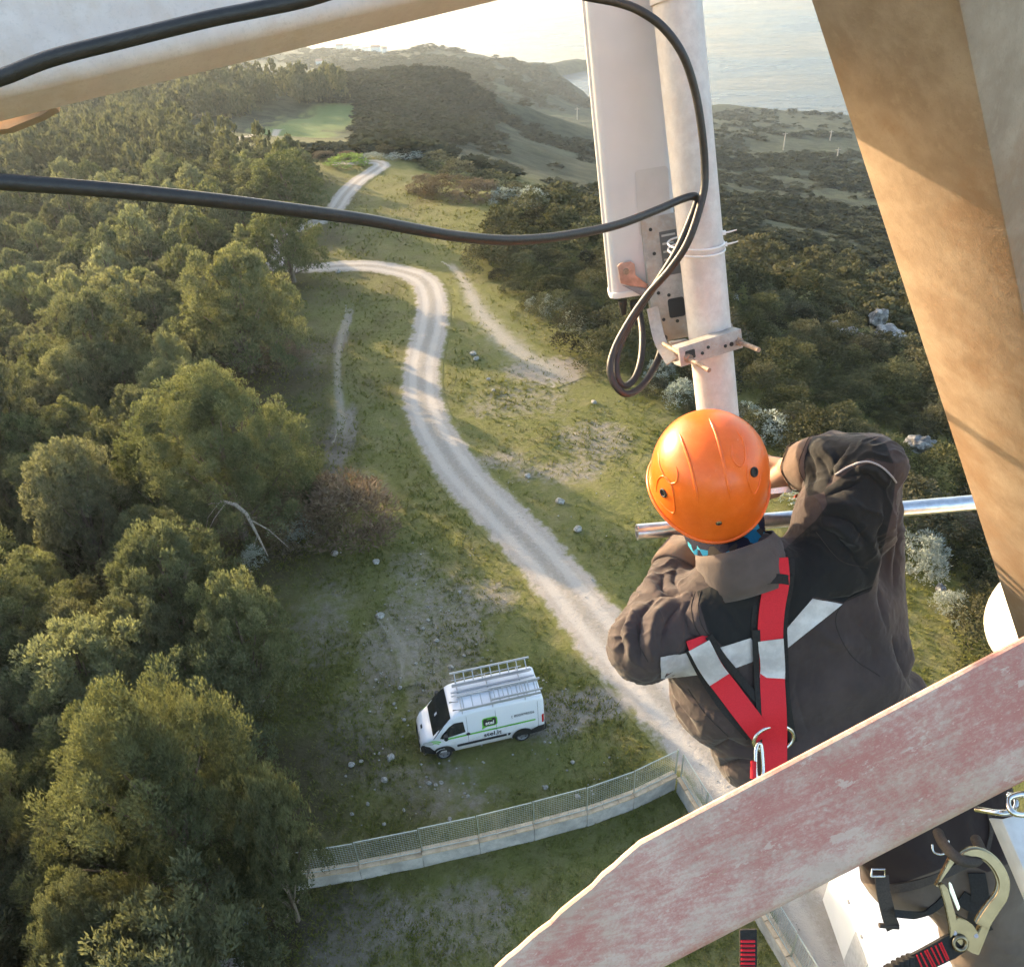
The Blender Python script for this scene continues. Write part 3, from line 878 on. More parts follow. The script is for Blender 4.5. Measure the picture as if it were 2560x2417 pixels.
def stone_px(u, v, wpx, label, group=None, name='stone', me=None, tall=.65, cat='stone'):
    b = ground(u, v); w = wpx * proj(b)[2] / F_PX
    o = link(name, me or random.choice(STM)); o.location = (b.x, b.y, b.z + w * tall * .22)
    o.scale = (w, w * random.uniform(.7, 1), w * tall); o.rotation_euler = (0, 0, random.uniform(0, 6.28))
    return tag(o, label, cat, group)
for (u, v, w, lab) in ((836, 1386, 24, 'white stone in the grass left of the track below the brown bush'), (941, 1407, 22, 'flat white stone between the brown bush and the track'), (951, 1542, 26, 'large white stone at the head of the little trail above the van'),
        (1127, 1669, 18, 'round stone just above the ladders of the van'), (976, 1895, 24, 'largest white stone in front of the van'), (879, 1912, 20, 'white stone left of the largest one in front of the van'),
        (961, 1951, 20, 'white stone below the largest one in front of the van'), (1444, 1992, 18, 'stone seen through the fence mesh near its corner'), (1183, 887, 21, 'grey flat rock in the meadow right of the track'),
        (1191, 899, 20, 'small rock touching the grey flat rock in the meadow'), (1445, 1325, 27, 'grey rock in the meadow left of the tube end'), (1400, 1255, 27, 'grey rock with a brown side in the middle meadow'),
        (1319, 1192, 19, 'lone grey rock in the meadow right of the track'), (846, 681, 18, 'small white stone beside the track below the bend'), (1485, 1007, 16, 'small white stone at the end of the footpath')):
    stone_px(u, v, w, lab)
for (u, v, w) in ((1150, 1481, 12), (1070, 1551, 12), (1057, 1572, 12), (1092, 1602, 14), (1479, 1450, 16), (903, 1903, 13), (1073, 1958, 15), (1103, 1956, 14), (1090, 1962, 12), (1124, 2048, 14), (1364, 1969, 15), (1432, 1906, 13),
                  (1221, 949, 12), (1234, 977, 12), (1040, 1660, 12), (1000, 1720, 13), (940, 1700, 12), (1010, 1800, 12), (985, 1760, 11), (1160, 1640, 11), (920, 2010, 13), (880, 2035, 12), (960, 2060, 13), (1010, 2025, 12), (1170, 1990, 12)):
    stone_px(u, v, w, 'small pale stone lying in the thin grass around the van', 'small stones around the van')
BIG = [stone_mesh(40 + i, 4, .75) for i in range(4)]
for m_ in BIG: m_.materials.append(M_ROCK)
for (u, v, w, tall, lab) in ((2085, 822, 44, .6, 'left rock of the outcrop in the scrub right of the pole'), (2118, 838, 60, .55, 'jagged middle rock of the outcrop in the scrub'), (2150, 850, 40, .6, 'small rock between the two halves of the outcrop'),
        (2190, 822, 70, 1.1, 'tall upright pale rock of the outcrop'), (2215, 850, 100, .5, 'broad low rock under the tall upright rock'), (2255, 856, 46, .5, 'rightmost low rock of the outcrop by the steel leg'),
        (2292, 1125, 100, .6, 'white boulder in the scrub right of the raised elbow'), (2350, 1480, 44, .7, 'small pale rock between the silver bushes'), (1830, 755, 46, .6, 'pale rock in the scrub just right of the pole')):
    b = stone_px(u, v, w * .72, lab, None, 'boulder', random.choice(BIG), tall, 'boulder')
    b.location.z += .25 * b.scale.z
r_ = np.random.default_rng(3); vs, fs, k = [], [], 0
_src = [np.array([v.co[:] for v in m_.vertices]) for m_ in [stone_mesh(70 + i, 1) for i in range(3)]]
_sf = np.array([list(f.vertices) for f in stone_mesh(70, 1).polygons])
for i in range(420):
    u, v = random.choice(((random.uniform(850, 1250), random.uniform(1350, 2080)), (random.uniform(900, 1160), random.uniform(1450, 1800)), (random.uniform(1150, 1600), random.uniform(800, 1400)), (random.uniform(1000, 1600), random.uniform(1700, 2000))))
    b = ground(u, v); w = random.uniform(.05, .15)
    if i % 3 == 0:
        q = TL[random.randrange(0, int(len(TL) * .45))]; b = Vector((q[0] + random.uniform(-1.5, 1.5), q[1] + random.uniform(-.6, .6), 0)); b.z = gz(b.x, b.y) + .05; w = random.uniform(.04, .10)
    vs.append(random.choice(_src) * w * np.array([1, .8, .6]) + np.array([b.x, b.y, b.z + w * .12])); fs.append(_sf + k); k += len(vs[-1])
o = link('pebbles', mesh_np('pebbles', np.vstack(vs), np.vstack(fs)), M_STONE)
tag(o, 'pale pebbles sprinkled over the meadow around the van', 'pebbles', kind='stuff')

# grass blades -----------------------------------------------------------
tm = NT('grass_blades')
c, p = ground_color(tm)
c = tm.mix(tm.attr('tone'), tm.mix(1.0, c, (0.75, 0.85, 0.7), 'MULTIPLY'), tm.mix(1.0, c, (1.5, 1.45, 1.3), 'MULTIPLY'))
df = tm.new('BsdfDiffuse'); tm.l.new(c, df.inputs[0]); tr = tm.new('BsdfTranslucent'); tm.l.new(c, tr.inputs[0])
ms = tm.new('MixShader'); ms.inputs[0].default_value = .4; tm.l.new(df.outputs[0], ms.inputs[1]); tm.l.new(tr.outputs[0], ms.inputs[2]); tm.l.new(ms.outputs[0], tm.out.inputs[0])
pts = []
for i in range(60000):
    u = random.uniform(560, 2500); v = 440 + 1980 * random.random()
    b = ground(u, v)
    D = math.hypot(b.x, b.y)
    if D > 125 or b.z < -14: continue
    pts.append((b.x, b.y, b.z, D))
pts = np.array(pts)
_nz = fbm(pts[:, 0] * .35, pts[:, 1] * .35)
_r = np.random.default_rng(4)
_td = np.concatenate([np.min(np.hypot(pts[i:i+2000, None, 0] - TL[None, :, 0], pts[i:i+2000, None, 1] - TL[None, :, 1]), axis=1) for i in range(0, len(pts), 2000)])
_keep = (_nz > _r.uniform(-.45, .25, len(pts))) & (_td > 1.55 + .5 * _r.random(len(pts)))
pts = np.column_stack([pts, _nz])[_keep]
pts = np.array(pts); n = len(pts); nb = 7
r_ = np.random.default_rng(9)
B = np.repeat(pts, nb, axis=0)
a = r_.random(len(B)) * 6.283
sz = (0.05 + 0.11 * r_.random(len(B)) ** 2) * (0.8 + B[:, 3] / 70) * (1 + .6 * np.clip(B[:, 4], 0, 1))
dx = np.stack([np.cos(a), np.sin(a), np.zeros(len(B))], 1)
base = B[:, :3] + dx * r_.random((len(B), 1)) * 0.10 - np.array([0, 0, .01])
side = np.stack([-dx[:, 1], dx[:, 0], np.zeros(len(B))], 1)
tip = base + dx * (sz * (.3 + .7 * r_.random(len(B))))[:, None] + np.array([0, 0, 1.0]) * (sz * .8)[:, None]
vv = np.stack([base - side * (sz * .16)[:, None], base + side * (sz * .16)[:, None], tip], 1).reshape(-1, 3)
me = mesh_np('grass', vv, np.arange(len(vv)).reshape(-1, 3))
fattr(me, 'tone', np.repeat(r_.random(len(B)), 3))
for nm in ('dirt', 'field', 'litter', 'scrub'): fattr(me, nm, np.zeros(len(vv)))
tag(link('meadow_grass', me, tm.m), 'short green and straw coloured grass of the meadow', 'grass', kind='stuff')

# haze -------------------------------------------------------------------
tm = NT('sea_haze')
tm.n.remove(tm.b)
pv = tm.new('VolumePrincipled')
pv.inputs['Color'].default_value = (0.74, 0.87, 1.0, 1)
pv.inputs['Density'].default_value = 0.00017
pv.inputs['Anisotropy'].default_value = 0.55
tm.l.new(pv.outputs[0], tm.out.inputs['Volume'])
bm = bmesh.new(); bmesh.ops.create_cube(bm, size=1.0)
hz = link('haze', bm_mesh('haze', bm), tm.m)
hz.scale = (10400, 10400, CAM_Z + 4 - SEA_Z + 17); hz.location = (0, 0, (CAM_Z + 4 + SEA_Z - 17) / 2)
tag(hz, kind='stuff')

# ================================================================== tower, antenna, cables
def root(name, loc, label=None, cat=None, group=None):
    e = empty(name, loc); tag(e, label, cat, group, 'thing'); return e
def rloc(o):
    L = Vector(o.location)
    while o.parent: o = o.parent; L = L + o.location
    return L
def part(name, me, mat, parent, label=None):
    """a mesh given in world coordinates, hung under its thing"""
    me.transform(Matrix.Translation(-rloc(parent)))
    o = link(name, me, mat, parent)
    if label: o['label'] = label
    return o
def solo(name, me, mat, label, cat, group=None):
    co = np.empty(len(me.vertices) * 3, np.float32); me.vertices.foreach_get('co', co); co = co.reshape(-1, 3)
    c = Vector(((co[:, 0].min() + co[:, 0].max()) / 2, (co[:, 1].min() + co[:, 1].max()) / 2, co[:, 2].min()))
    me.transform(Matrix.Translation(-c))
    o = link(name, me, mat); o.location = c
    return tag(o, label, cat, group)
def smooth_path(pts, n=10):
    pts = [np.array(p, float) for p in pts]
    pts = [2 * pts[0] - pts[1]] + pts + [2 * pts[-1] - pts[-2]]
    out = []
    for i in range(1, len(pts) - 2):
        a, b, c, d = pts[i-1:i+3]
        for k in range(n):
            t = k / n
            out.append(0.5 * ((2*b) + (c-a)*t + (2*a-5*b+4*c-d)*t*t + (3*b-a-3*c+d)*t**3))
    out.append(pts[-2])
    return np.array(out)
def frames(L):
    T = np.gradient(L, axis=0); T = unit(T)
    x = np.cross(T[0], [0.3, 0.2, 0.93]); x /= np.linalg.norm(x)
    X = []
    for t in T:
        x = x - t * (x @ t); x = x / (np.linalg.norm(x) + 1e-12); X.append(x)
    X = np.array(X)
    return T, X, np.cross(T, X)
def tube_mesh(name, L, rad, seg=14, caps=True, n=0):
    L = smooth_path(L, n) if n else np.array([np.array(p, float) for p in L])
    T, X, Y = frames(L)
    rad = np.full(len(L), rad) if np.isscalar(rad) else np.interp(np.linspace(0, 1, len(L)), np.linspace(0, 1, len(rad)), rad)
    an = np.arange(seg) * 2 * math.pi / seg
    v = (L[:, None] + rad[:, None, None] * (X[:, None] * np.cos(an)[None, :, None] + Y[:, None] * np.sin(an)[None, :, None])).reshape(-1, 3)
    i = np.arange(len(L) - 1)[:, None] * seg; k = np.arange(seg)[None]; k2 = (k + 1) % seg
    f = np.stack([i + k, i + k2, i + seg + k2, i + seg + k], -1).reshape(-1, 4).tolist()
    if caps: f += [list(range(seg))[::-1], [len(v) - seg + q for q in range(seg)]]
    me = bpy.data.meshes.new(name); me.from_pydata(v.tolist(), [], f)
    shade_auto(me, 50)
    return me
def ribbon_mesh(name, L, width, normals, thick=.003, n=0):
    """a flat strap along points L, lying with the given normals"""
    L = np.array([np.array(p, float) for p in L]); N = unit(np.array([np.array(q, float) for q in normals]))
    T = unit(np.gradient(L, axis=0)); Sd = unit(np.cross(T, N)); N = np.cross(Sd, T)
    wd = np.full(len(L), width) if np.isscalar(width) else np.interp(np.linspace(0, 1, len(L)), np.linspace(0, 1, len(width)), width)
    w = wd[:, None] / 2
    v = np.stack([L - Sd * w, L - Sd * w + N * thick, L + Sd * w + N * thick, L + Sd * w], 1).reshape(-1, 3)
    i = np.arange(len(L) - 1)[:, None] * 4; k = np.arange(4)[None]; k2 = (k + 1) % 4
    f = np.stack([i + k2, i + k, i + 4 + k, i + 4 + k2], -1).reshape(-1, 4).tolist() + [[0, 1, 2, 3], [len(v) - 1 - q for q in range(4)]]
    me = bpy.data.meshes.new(name); me.from_pydata(v.tolist(), [], f)
    shade_auto(me, 40)
    return me
def prism_mesh(name, prof, A, B, X, Y, bevel=0.0, nseg=1):
    """a 2-D profile swept straight from A to B"""
    bm = bmesh.new(); rings = []
    for s_ in range(nseg + 1):
        o = Vector(A).lerp(Vector(B), s_ / nseg)
        rings.append([bm.verts.new(o + X * x + Y * y) for x, y in prof])
    n = len(prof)
    for r0, r1 in zip(rings, rings[1:]):
        for k in range(n): bm.faces.new((r0[k], r0[(k + 1) % n], r1[(k + 1) % n], r1[k]))
    bm.faces.new(rings[0][::-1]); bm.faces.new(rings[-1])
    bmesh.ops.recalc_face_normals(bm, faces=bm.faces)
    if bevel: bmesh.ops.bevel(bm, geom=[e for e in bm.edges], offset=bevel, segments=2, affect='EDGES', profile=.6)
    me = bm_mesh(name, bm); shade_auto(me, 32)
    return me
def rrect(w, h, r, n=5):
    out = []
    for cx, cy, a0 in ((w/2 - r, h/2 - r, 0), (-w/2 + r, h/2 - r, 90), (-w/2 + r, -h/2 + r, 180), (w/2 - r, -h/2 + r, 270)):
        for k in range(n + 1):
            a = R(a0 + 90 * k / n); out.append((cx + r * math.cos(a), cy + r * math.sin(a)))
    return out
def lprof(w1, w2, t, r=.004):
    """angle-iron profile: corner at the origin, one flange along x, one along y, rounded edges"""
    return [(0, r), (r * .3, r * .3), (r, 0), (w1 - r, 0), (w1 - r*.3, r*.3), (w1, r), (w1, t - r*.6), (w1 - r*.5, t), (t + r * 1.4, t), (t + r*.4, t + r*.4), (t, t + r * 1.4), (t, w2 - r*.5), (t - r*.5, w2), (r, w2), (r*.3, w2 - r*.3), (0, w2 - r)]
def frame3(A, B, hint):
    """axes across a straight member: X close to the hint, Y = T x X"""
    T = (Vector(B) - Vector(A)).normalized(); X = (Vector(hint) - T * Vector(hint).dot(T)).normalized()
    return T, X, T.cross(X)

def steel_mat(name, base, light, rust, paint=None, rustamt=.5, rough=.62, sc=14.0):
    t = NT(name); p = t.pos()
    n1 = t.noise(p, sc, 6, .7); n2 = t.noise(p, sc * 5, 4, .75); n3 = t.noise(p, sc * .35, 4, .6)
    c = t.mix(t.ramp(n1, .35, .68), base, light)
    c = t.mix(t.math('MULTIPLY', t.ramp(n2, .48, .70), .6), c, light)
    c = t.mix(t.math('MULTIPLY', t.ramp(t.noise(p, sc * 16, 3, .8), .50, .66), .30), c, tuple(x * .72 for x in base))
    c = t.mix(t.math('MULTIPLY', t.ramp(t.math('ADD', n3, t.math('MULTIPLY', n2, .3)), .62, .82), rustamt), c, rust)
    if paint:
        cx_ = t.new('CombineXYZ'); t.set(cx_.inputs[0], t.math('MULTIPLY', t.attr('along'), .5)); t.set(cx_.inputs[1], t.attr('across')); p = cx_.outputs[0]
        a = t.noise(p, sc * 2.2, 8, .80); b = t.noise(p, sc * .30, 3, .5); g = t.noise(p, sc * 18, 3, .8)
        k = t.math('ADD', t.math('MULTIPLY', a, .70), t.math('ADD', t.math('MULTIPLY', b, .55), t.math('MULTIPLY', g, .45)))
        k = t.math('SUBTRACT', k, t.math('MULTIPLY', t.attr('wear'), .08))
        c = t.mix(t.math('MULTIPLY', t.ramp(k, .66, .90), .74), c, paint)
        c = t.mix(t.math('MULTIPLY', t.ramp(k, .90, 1.06), .7), c, tuple(x * .62 for x in paint))
        c = t.mix(t.math('MULTIPLY', t.ramp(g, .58, .70), .55), c, tuple(min(1, x * 1.12) for x in light))
        ch = t.noise(p, sc * 3.1, 7, .72)
        c = t.mix(t.math('MULTIPLY', t.ramp(ch, .605, .625), .75), c, tuple(x * .95 for x in light))
        c = t.mix(t.math('MULTIPLY', t.ramp(t.noise(p, sc * 4.3, 6, .7), .66, .70), .6), c, rust)
    t.bsdf(c, t.math('ADD', rough - .12, t.math('MULTIPLY', n1, .25)), 0.0, .4)
    t.bump(t.math('ADD', n2, t.math('MULTIPLY', n1, .8)), .35, .002)
    return t.m
M_LEG = steel_mat('weathered_galvanized_leg', (0.29, 0.205, 0.140), (0.40, 0.300, 0.215), (0.26, 0.145, 0.075), None, .55)
M_BEAM = steel_mat('faded_red_painted_steel', (0.50, 0.355, 0.285), (0.62, 0.465, 0.385), (0.44, 0.29, 0.19), (0.45, 0.115, 0.095), .35)
M_TOP = steel_mat('chalky_pink_steel', (0.68, 0.575, 0.53), (0.77, 0.67, 0.62), (0.56, 0.41, 0.30), None, .5, .7, 12)
M_GALV = steel_mat('galvanized_bracket', (0.30, 0.285, 0.27), (0.44, 0.42, 0.40), (0.34, 0.22, 0.13), None, .5, .5, 26)
M_POLE = steel_mat('chalky_white_pole', (0.60, 0.54, 0.52), (0.70, 0.645, 0.62), (0.50, 0.42, 0.38), None, .3, .55, 40)
M_ZINC = plain('bright_zinc_tube', (0.62, 0.63, 0.66), .28, .9, .12, 60)
M_STEEL = plain('polished_steel', (0.68, 0.67, 0.65), .22, 1.0, .06, 40)
M_HOOK = plain('bronze_anodised_steel', (0.26, 0.215, 0.145), .26, .9, .12, 30)
M_CABLE = plain('black_cable_sheath', (0.030, 0.026, 0.025), .42, 0, .2, 90, .5, .15)
M_RUBBER = plain('black_rubber', (0.02, 0.02, 0.02), .6, 0, .1)
M_RADOME = plain('grey_radome_plastic', (0.60, 0.58, 0.60), .42, 0, .05, 5)
M_RADOME_EDGE = plain('white_radome_edge', (0.74, 0.72, 0.70), .4, 0, .04, 5)
M_COPPER = plain('copper_strap', (0.42, 0.255, 0.205), .5, .3, .25, 60)
M_RUSTROD = plain('rusty_threaded_rod', (0.33, 0.245, 0.185), .7, .3, .3, 120)
M_TIE = plain('white_nylon', (0.82, 0.80, 0.80), .35, 0, .03)
M_DARKLABEL = plain('dark_label', (0.10, 0.10, 0.10), .5, 0, .1)
M_PRINT = plain('light_print', (0.42, 0.42, 0.40), .6, 0, .05)
M_DISH = plain('cream_dish_paint', (0.78, 0.76, 0.70), .45, 0, .05, 4)

# --- right leg of the tower
A, B = P(2025, 0, .86), P(2545, 1600, 1.77)
A2 = P(2398, 0, .70)
T, X, Y = frame3(A, B, A - A2)                     # X: from the corner towards the left edge
w1 = (A - A2).dot(X)
Y = (_F * .75 + _R * .8); Y = (Y - T * Y.dot(T)); Y = (Y - X * Y.dot(X) * .6).normalized()
cA, cB = A - X * w1 - T * .35, A - X * w1 + T * 2.6
solo('tower_leg', prism_mesh('tower_leg', lprof(w1, .30, .014), cA, cB, X, Y, 0, 4), M_LEG, 'thick tan steel angle leg rising at the right edge', 'tower leg')
# --- bottom diagonal
A, B = P(1010, 2417, .70), P(2560, 1597, .66)
Lo = P(1713, 2417, .69)
T, X, Y = frame3(A, B, P(2560, 1971, .66) - B)
w1 = (P(2560, 1971, .66) - B).dot(X)
Yd = (_F + _U * -.15); Yd = (Yd - T * Yd.dot(T)); Yd = (Yd - X * Yd.dot(X)).normalized()
def brace_ring(bm, o, w):
    rr_ = .013
    pr = [(rr_ - rr_ * math.cos(a), rr_ - rr_ * math.sin(a)) for a in np.linspace(0, math.pi / 2, 8)] + [(.026, 0), (.04, 0), (max(.045, w - .03), 0), (max(.05, w - .014), 0), (w - .002, 0), (w, .002), (w, .005), (w - .001, .006), (.014, .006), (.008, .012), (.006, .018), (.006, .06), (0, .06)]
    return [bm.verts.new(o - X * x + Yd * y) for x, y in pr]
bm = bmesh.new(); rings = []
sE = (P(1600, 2105, .685) - A).dot(T)            # where the flange starts to taper towards its cut end
_rj = random.Random(3); _st = [-.12 + .012 * k for k in range(int((sE + .12) / .012))] + [sE, .4, .7, (B - A).length + .3]
for s_ in _st:
    w = w1 if s_ >= sE else max(.06, w1 * (1 - .50 * (sE - s_) / sE) + _rj.uniform(-.0012, .0008))
    rings.append(brace_ring(bm, A + X * w1 + T * s_, w))
for r0, r1 in zip(rings, rings[1:]):
    for k in range(len(r0)): bm.faces.new((r0[k], r0[(k + 1) % len(r0)], r1[(k + 1) % len(r0)], r1[k]))
bm.faces.new(rings[0][::-1]); bm.faces.new(rings[-1]); bmesh.ops.recalc_face_normals(bm, faces=bm.faces)
me = bm_mesh('diagonal_brace', bm); shade_auto(me, 32)
_wr = [1] * 8 + [.75, 0, 0, .35] + [1] * 20
_nr = len(rings[0]) if False else 21
_co = np.array([v.co[:] for v in me.vertices]) - np.array(A)
fattr(me, 'along', _co @ np.array(T)); fattr(me, 'across', _co @ np.array(X))
fattr(me, 'wear', [_wr[i % _nr] if (i % _nr) < 12 else 1 for i in range(len(me.vertices))])
solo('diagonal_brace', me, M_BEAM, 'pale steel brace with faded red paint crossing the bottom right', 'steel beam')
# --- top left beam
A, B = P(0, 232, .92), P(1130, -30, 1.12)
T, X, Y = frame3(A, B, _U)
Yd = (_F - X * _F.dot(X) - T * _F.dot(T)).normalized()
c0, c1 = A - T * .3, B + T * .35
rt = root('top_beam', c0, 'broad chalky pink steel beam across the top left corner', 'steel beam')
part('angle_section', prism_mesh('angle_section', [(.018 - .018 * math.cos(a), .018 - .018 * math.sin(a)) for a in np.linspace(0, math.pi / 2, 8)] + [(.30, 0), (.30, .01), (.02, .01), (.01, .02), (.01, .07), (0, .07)], c0, c1, X, Yd, 0, 4), M_TOP, rt)
g0 = P(-60, 300, .99)
gp = [P(-80, 250, 1.0), P(137, 240, 1.0), P(136, 268, 1.0), P(100, 290, 1.0), P(20, 322, 1.0), P(-80, 335, 1.0)]
bm = bmesh.new(); vs = [bm.verts.new(q) for q in gp]; f = bm.faces.new(vs); ex = bmesh.ops.extrude_face_region(bm, geom=[f])
for v in ex['geom']:
    if isinstance(v, bmesh.types.BMVert): v.co += _F * .012
bmesh.ops.recalc_face_normals(bm, faces=bm.faces)
part('gusset_plate', bm_mesh('gusset_plate', bm), M_LEG, rt, 'orange-tan gusset plate under the beam')

# --- galvanized tube beside the worker
A, B = P(1592, 1330, 2.02), P(2640, 1238, 2.10)
T, X, Y = frame3(A, B, _U)
bm = bmesh.new(); ring = []
for (t_, r_) in ((0, .0165), (0, .0205), (1.12, .0205), (1.12, .0165), (0.0005, .0164)):
    ring.append([bm.verts.new(A + T * t_ + (X * math.cos(a) + Y * math.sin(a)) * r_) for a in np.linspace(0, 2 * math.pi, 24, endpoint=False)])
for r0, r1 in zip(ring, ring[1:]):
    for k in range(24): bm.faces.new((r0[k], r0[(k + 1) % 24], r1[(k + 1) % 24], r1[k]))
bmesh.ops.recalc_face_normals(bm, faces=bm.faces)
me = bm_mesh('galvanized_tube', bm); shade_auto(me, 40)
solo('galvanized_tube', me, M_ZINC, 'shiny galvanized tube passing behind the orange helmet', 'metal tube')

# --- antenna pole
PA, PB = P(1684, -80, 1.735), P(1797, 1060, 2.14)
PT = (PB - PA).normalized()
PB2 = PB + PT * .55
rt = root('antenna_pole', PB2, 'thick whitish steel pole standing above the orange helmet', 'pole')
part('pole_tube', tube_mesh('pole_tube', [PA - PT * .3, PA, PB, PB2], .0535, 40), M_POLE, rt)
def on_pole(v_):
    """axis point of the pole at picture height v_"""
    lo, hi = -.5, 3.0
    for _ in range(40):
        m_ = (lo + hi) / 2
        if proj(PA + PT * m_)[1] < v_: lo = m_
        else: hi = m_
    return PA + PT * lo
toC = (CAMP - on_pole(700)); toC = (toC - PT * toC.dot(PT)).normalized()
rtP = PT.cross(toC).normalized()
if rtP.dot(_R) < 0: rtP = -rtP
j = on_pole(632)
part('weld_seam', tube_mesh('weld_seam', [j + (toC * math.cos(a) + rtP * math.sin(a)) * .0533 for a in np.linspace(0, 6.283, 40)], .0012, 6, False), M_POLE, rt)
part('collar', tube_mesh('collar', [on_pole(-22), on_pole(2)], .058, 40), M_POLE, rt)

# --- panel antenna
QA, QB = P(1452, -90, 1.79), P(1529, 738, 2.13)
QT = (QB - QA).normalized()
QX = (_R - QT * _R.dot(QT)).normalized(); QY = QT.cross(QX)
if QY.dot(_F) < 0: QY = -QY
rt = root('panel_antenna', QB, 'long light grey panel antenna hanging left of the white pole', 'antenna')
W_, Dp = .178, .085
prof = [(x + W_ / 2, y + Dp / 2) for x, y in rrect(W_, Dp, .022, 6)]
body = part('radome', prism_mesh('radome', prof, QA, QB, QX, QY, 0, 6), M_RADOME, rt)
for yy in (.018, .034):
    part('edge_rib', prism_mesh('edge_rib', [(-.004, yy), (-.004, yy + .006), (.004, yy + .006), (.004, yy)], QA, QB - QT * .004, QX, QY), M_RADOME_EDGE, rt)
part('end_cap', prism_mesh('end_cap', [(x * 1.05 + W_ / 2, y * 1.08 + Dp / 2) for x, y in rrect(W_, Dp, .024, 6)], QB - QT * .004, QB + QT * .012, QX, QY, .003), M_RADOME_EDGE, rt)
Fq = QB - QY * 0.0
part('grey_patch', prism_mesh('grey_patch', rrect(.082, .16, .01, 4), QB - QT * .22 + QX * .125 - QY * .0007, QB - QT * .22 + QX * .125 - QY * .0001 , QX, QT), plain('darker_radome_grey', (0.52, 0.50, 0.51), .35, 0, .05, 12), rt)  # rectangle slightly darker grey than the radome around it
# copper strap with bolt and the grey tilt link
c = P(1567, 685, 2.085)
st = part('copper_strap', prism_mesh('copper_strap', [(-.022, -.024), (-.014, -.03), (.012, -.03), (.022, -.022), (.022, .006), (.052, .036), (.05, .046), (.0, .03), (-.018, .022)], c - QY * .002, c + QY * .003, QX, QT, .0012), M_COPPER, rt)
part('bolt', tube_mesh('bolt', [c - QY * .011 - QT * .008 - QX * .002, c - QT * .008 - QX * .002], .0085, 6), M_RUSTROD, st)
part('tilt_link', prism_mesh('tilt_link', [(-.016, .026), (.05, .046), (.066, .07), (.058, .08), (.02, .052)], c - QY * .006, c - QY * .002, QX, QT, .001), plain('blue_grey_link', (0.20, 0.21, 0.24), .5, .4, .1, 30), rt)
for uu, vv, rr, ln in ((1590, 752, .017, .045), (1556, 750, .012, .02)):
    k0 = P(uu, vv, 2.14); part('cable_connector', tube_mesh('cable_connector', [k0, k0 + QT * ln * .5, k0 + QT * ln, k0 + QT * (ln + .02)], [rr, rr, rr * .8, rr * .55], 16), M_RUBBER, rt)

# --- tilt bracket between antenna and pole, with clamp
rt = root('antenna_bracket', P(1700, 885, 2.1), 'grey galvanized bracket clamping the antenna to the white pole', 'bracket')
bA, bB = P(1642, 540, 2.03), P(1680, 850, 2.13)
T, X, Y = frame3(bA, bB, _R)
if Y.dot(_F) < 0: Y = -Y
arm = part('channel_arm', prism_mesh('channel_arm', [(-.042, 0), (.05, 0), (.05, .05), (.045, .05), (.045, .005), (-.037, .005), (-.037, .05), (-.042, .05)], bA, bB, X, Y, .0012), M_GALV, rt)
part('rating_plate', prism_mesh('rating_plate', [(.0, -.0022), (.044, -.0022), (.044, -.0006), (0, -.0006)], bA + T * .04, bA + T * .15, X, Y), M_DARKLABEL, arm)
for k in range(5):
    part('printed_line', prism_mesh('printed_line', [(.005, -.0030), (.040 - .006 * (k % 3), -.0030), (.040 - .006 * (k % 3), -.0024), (.005, -.0024)], bA + T * (.048 + .02 * k), bA + T * (.053 + .02 * k), X, Y), M_PRINT, arm)
for (a, b) in ((-.02, .03), (-.018, .09), (.004, .12), (-.02, .19), (.006, .2), (-.015, .26), (.02, .27)):
    q = bA + T * b + X * a; part('hole', tube_mesh('hole', [q - Y * .0012, q + Y * .004], .0045, 12), M_RUBBER, arm)
part('slot', prism_mesh('slot', rrect(.042, .05, .006, 3), bA + T * .235 + X * .022 - Y * .0012, bA + T * .235 + X * .022 + Y * .003, X, T), M_RUBBER, arm)
q0, q1, q2 = P(1632, 770, 2.07), P(1650, 850, 2.06), P(1680, 905, 2.03)
part('side_lug', ribbon_mesh('side_lug', smooth_path([q0, q1, q2], 6), .030, [(-_F - _R * .4)] * 13, .006), M_GALV, rt)
# clamp halves
cA_, cB_ = P(1697, 893, 1.95), P(1852, 845, 1.985)
T, X, Y = frame3(cA_, cB_, PT)
if Y.dot(toC) < 0: Y = -Y
def arcp(w, h):
    return [(-h, 0), (-h, .006), (h, .006), (h, 0), (h, -.03), (h - .006, -.03), (h - .006, -.002), (-h + .006, -.002), (-h + .006, -.03), (-h, -.03)]
part('clamp_plate', prism_mesh('clamp_plate', arcp(.1, .024), cA_, cB_, X, Y, .001), M_GALV, rt)
for k in (.35, .45, .72, .82):
    q = cA_.lerp(cB_, k) + X * (.006 if k != .45 else -.004); part('hole', tube_mesh('hole', [q + Y * .0055, q + Y * .0075], .0042 if k < .8 else .0055, 12), M_RUBBER, rt)
q = cA_ + T * .028; part('slot', prism_mesh('slot', rrect(.026, .022, .003, 3), q + Y * .0055, q + Y * .0072, T, X), M_RUBBER, rt)
for (u0, v0, d0, u1, v1, d1) in ((1716, 893, 1.955, 1773, 926, 1.87), (1842, 852, 1.99, 1897, 875, 1.90)):
    a_, b_ = P(u0, v0, d0), P(u1, v1, d1); back = a_ - (b_ - a_) * 1.1
    part('threaded_rod', tube_mesh('threaded_rod', [back, b_], .0058, 12), M_RUSTROD, rt)
    dd = (b_ - a_).normalized(); part('nut', tube_mesh('nut', [a_ + dd * .004, a_ + dd * .016], .011, 6), M_RUSTROD, rt)
k0, k1 = P(1676, 852, 2.09), P(1705, 900, 2.06)
part('clamp_back', prism_mesh('clamp_back', [(-.02, -.03), (.028, -.024), (.03, .026), (-.014, .03)], k0.lerp(k1, .5) - Y * .0, k0.lerp(k1, .5) + Y * .02, T, X, .0015), M_GALV, rt)
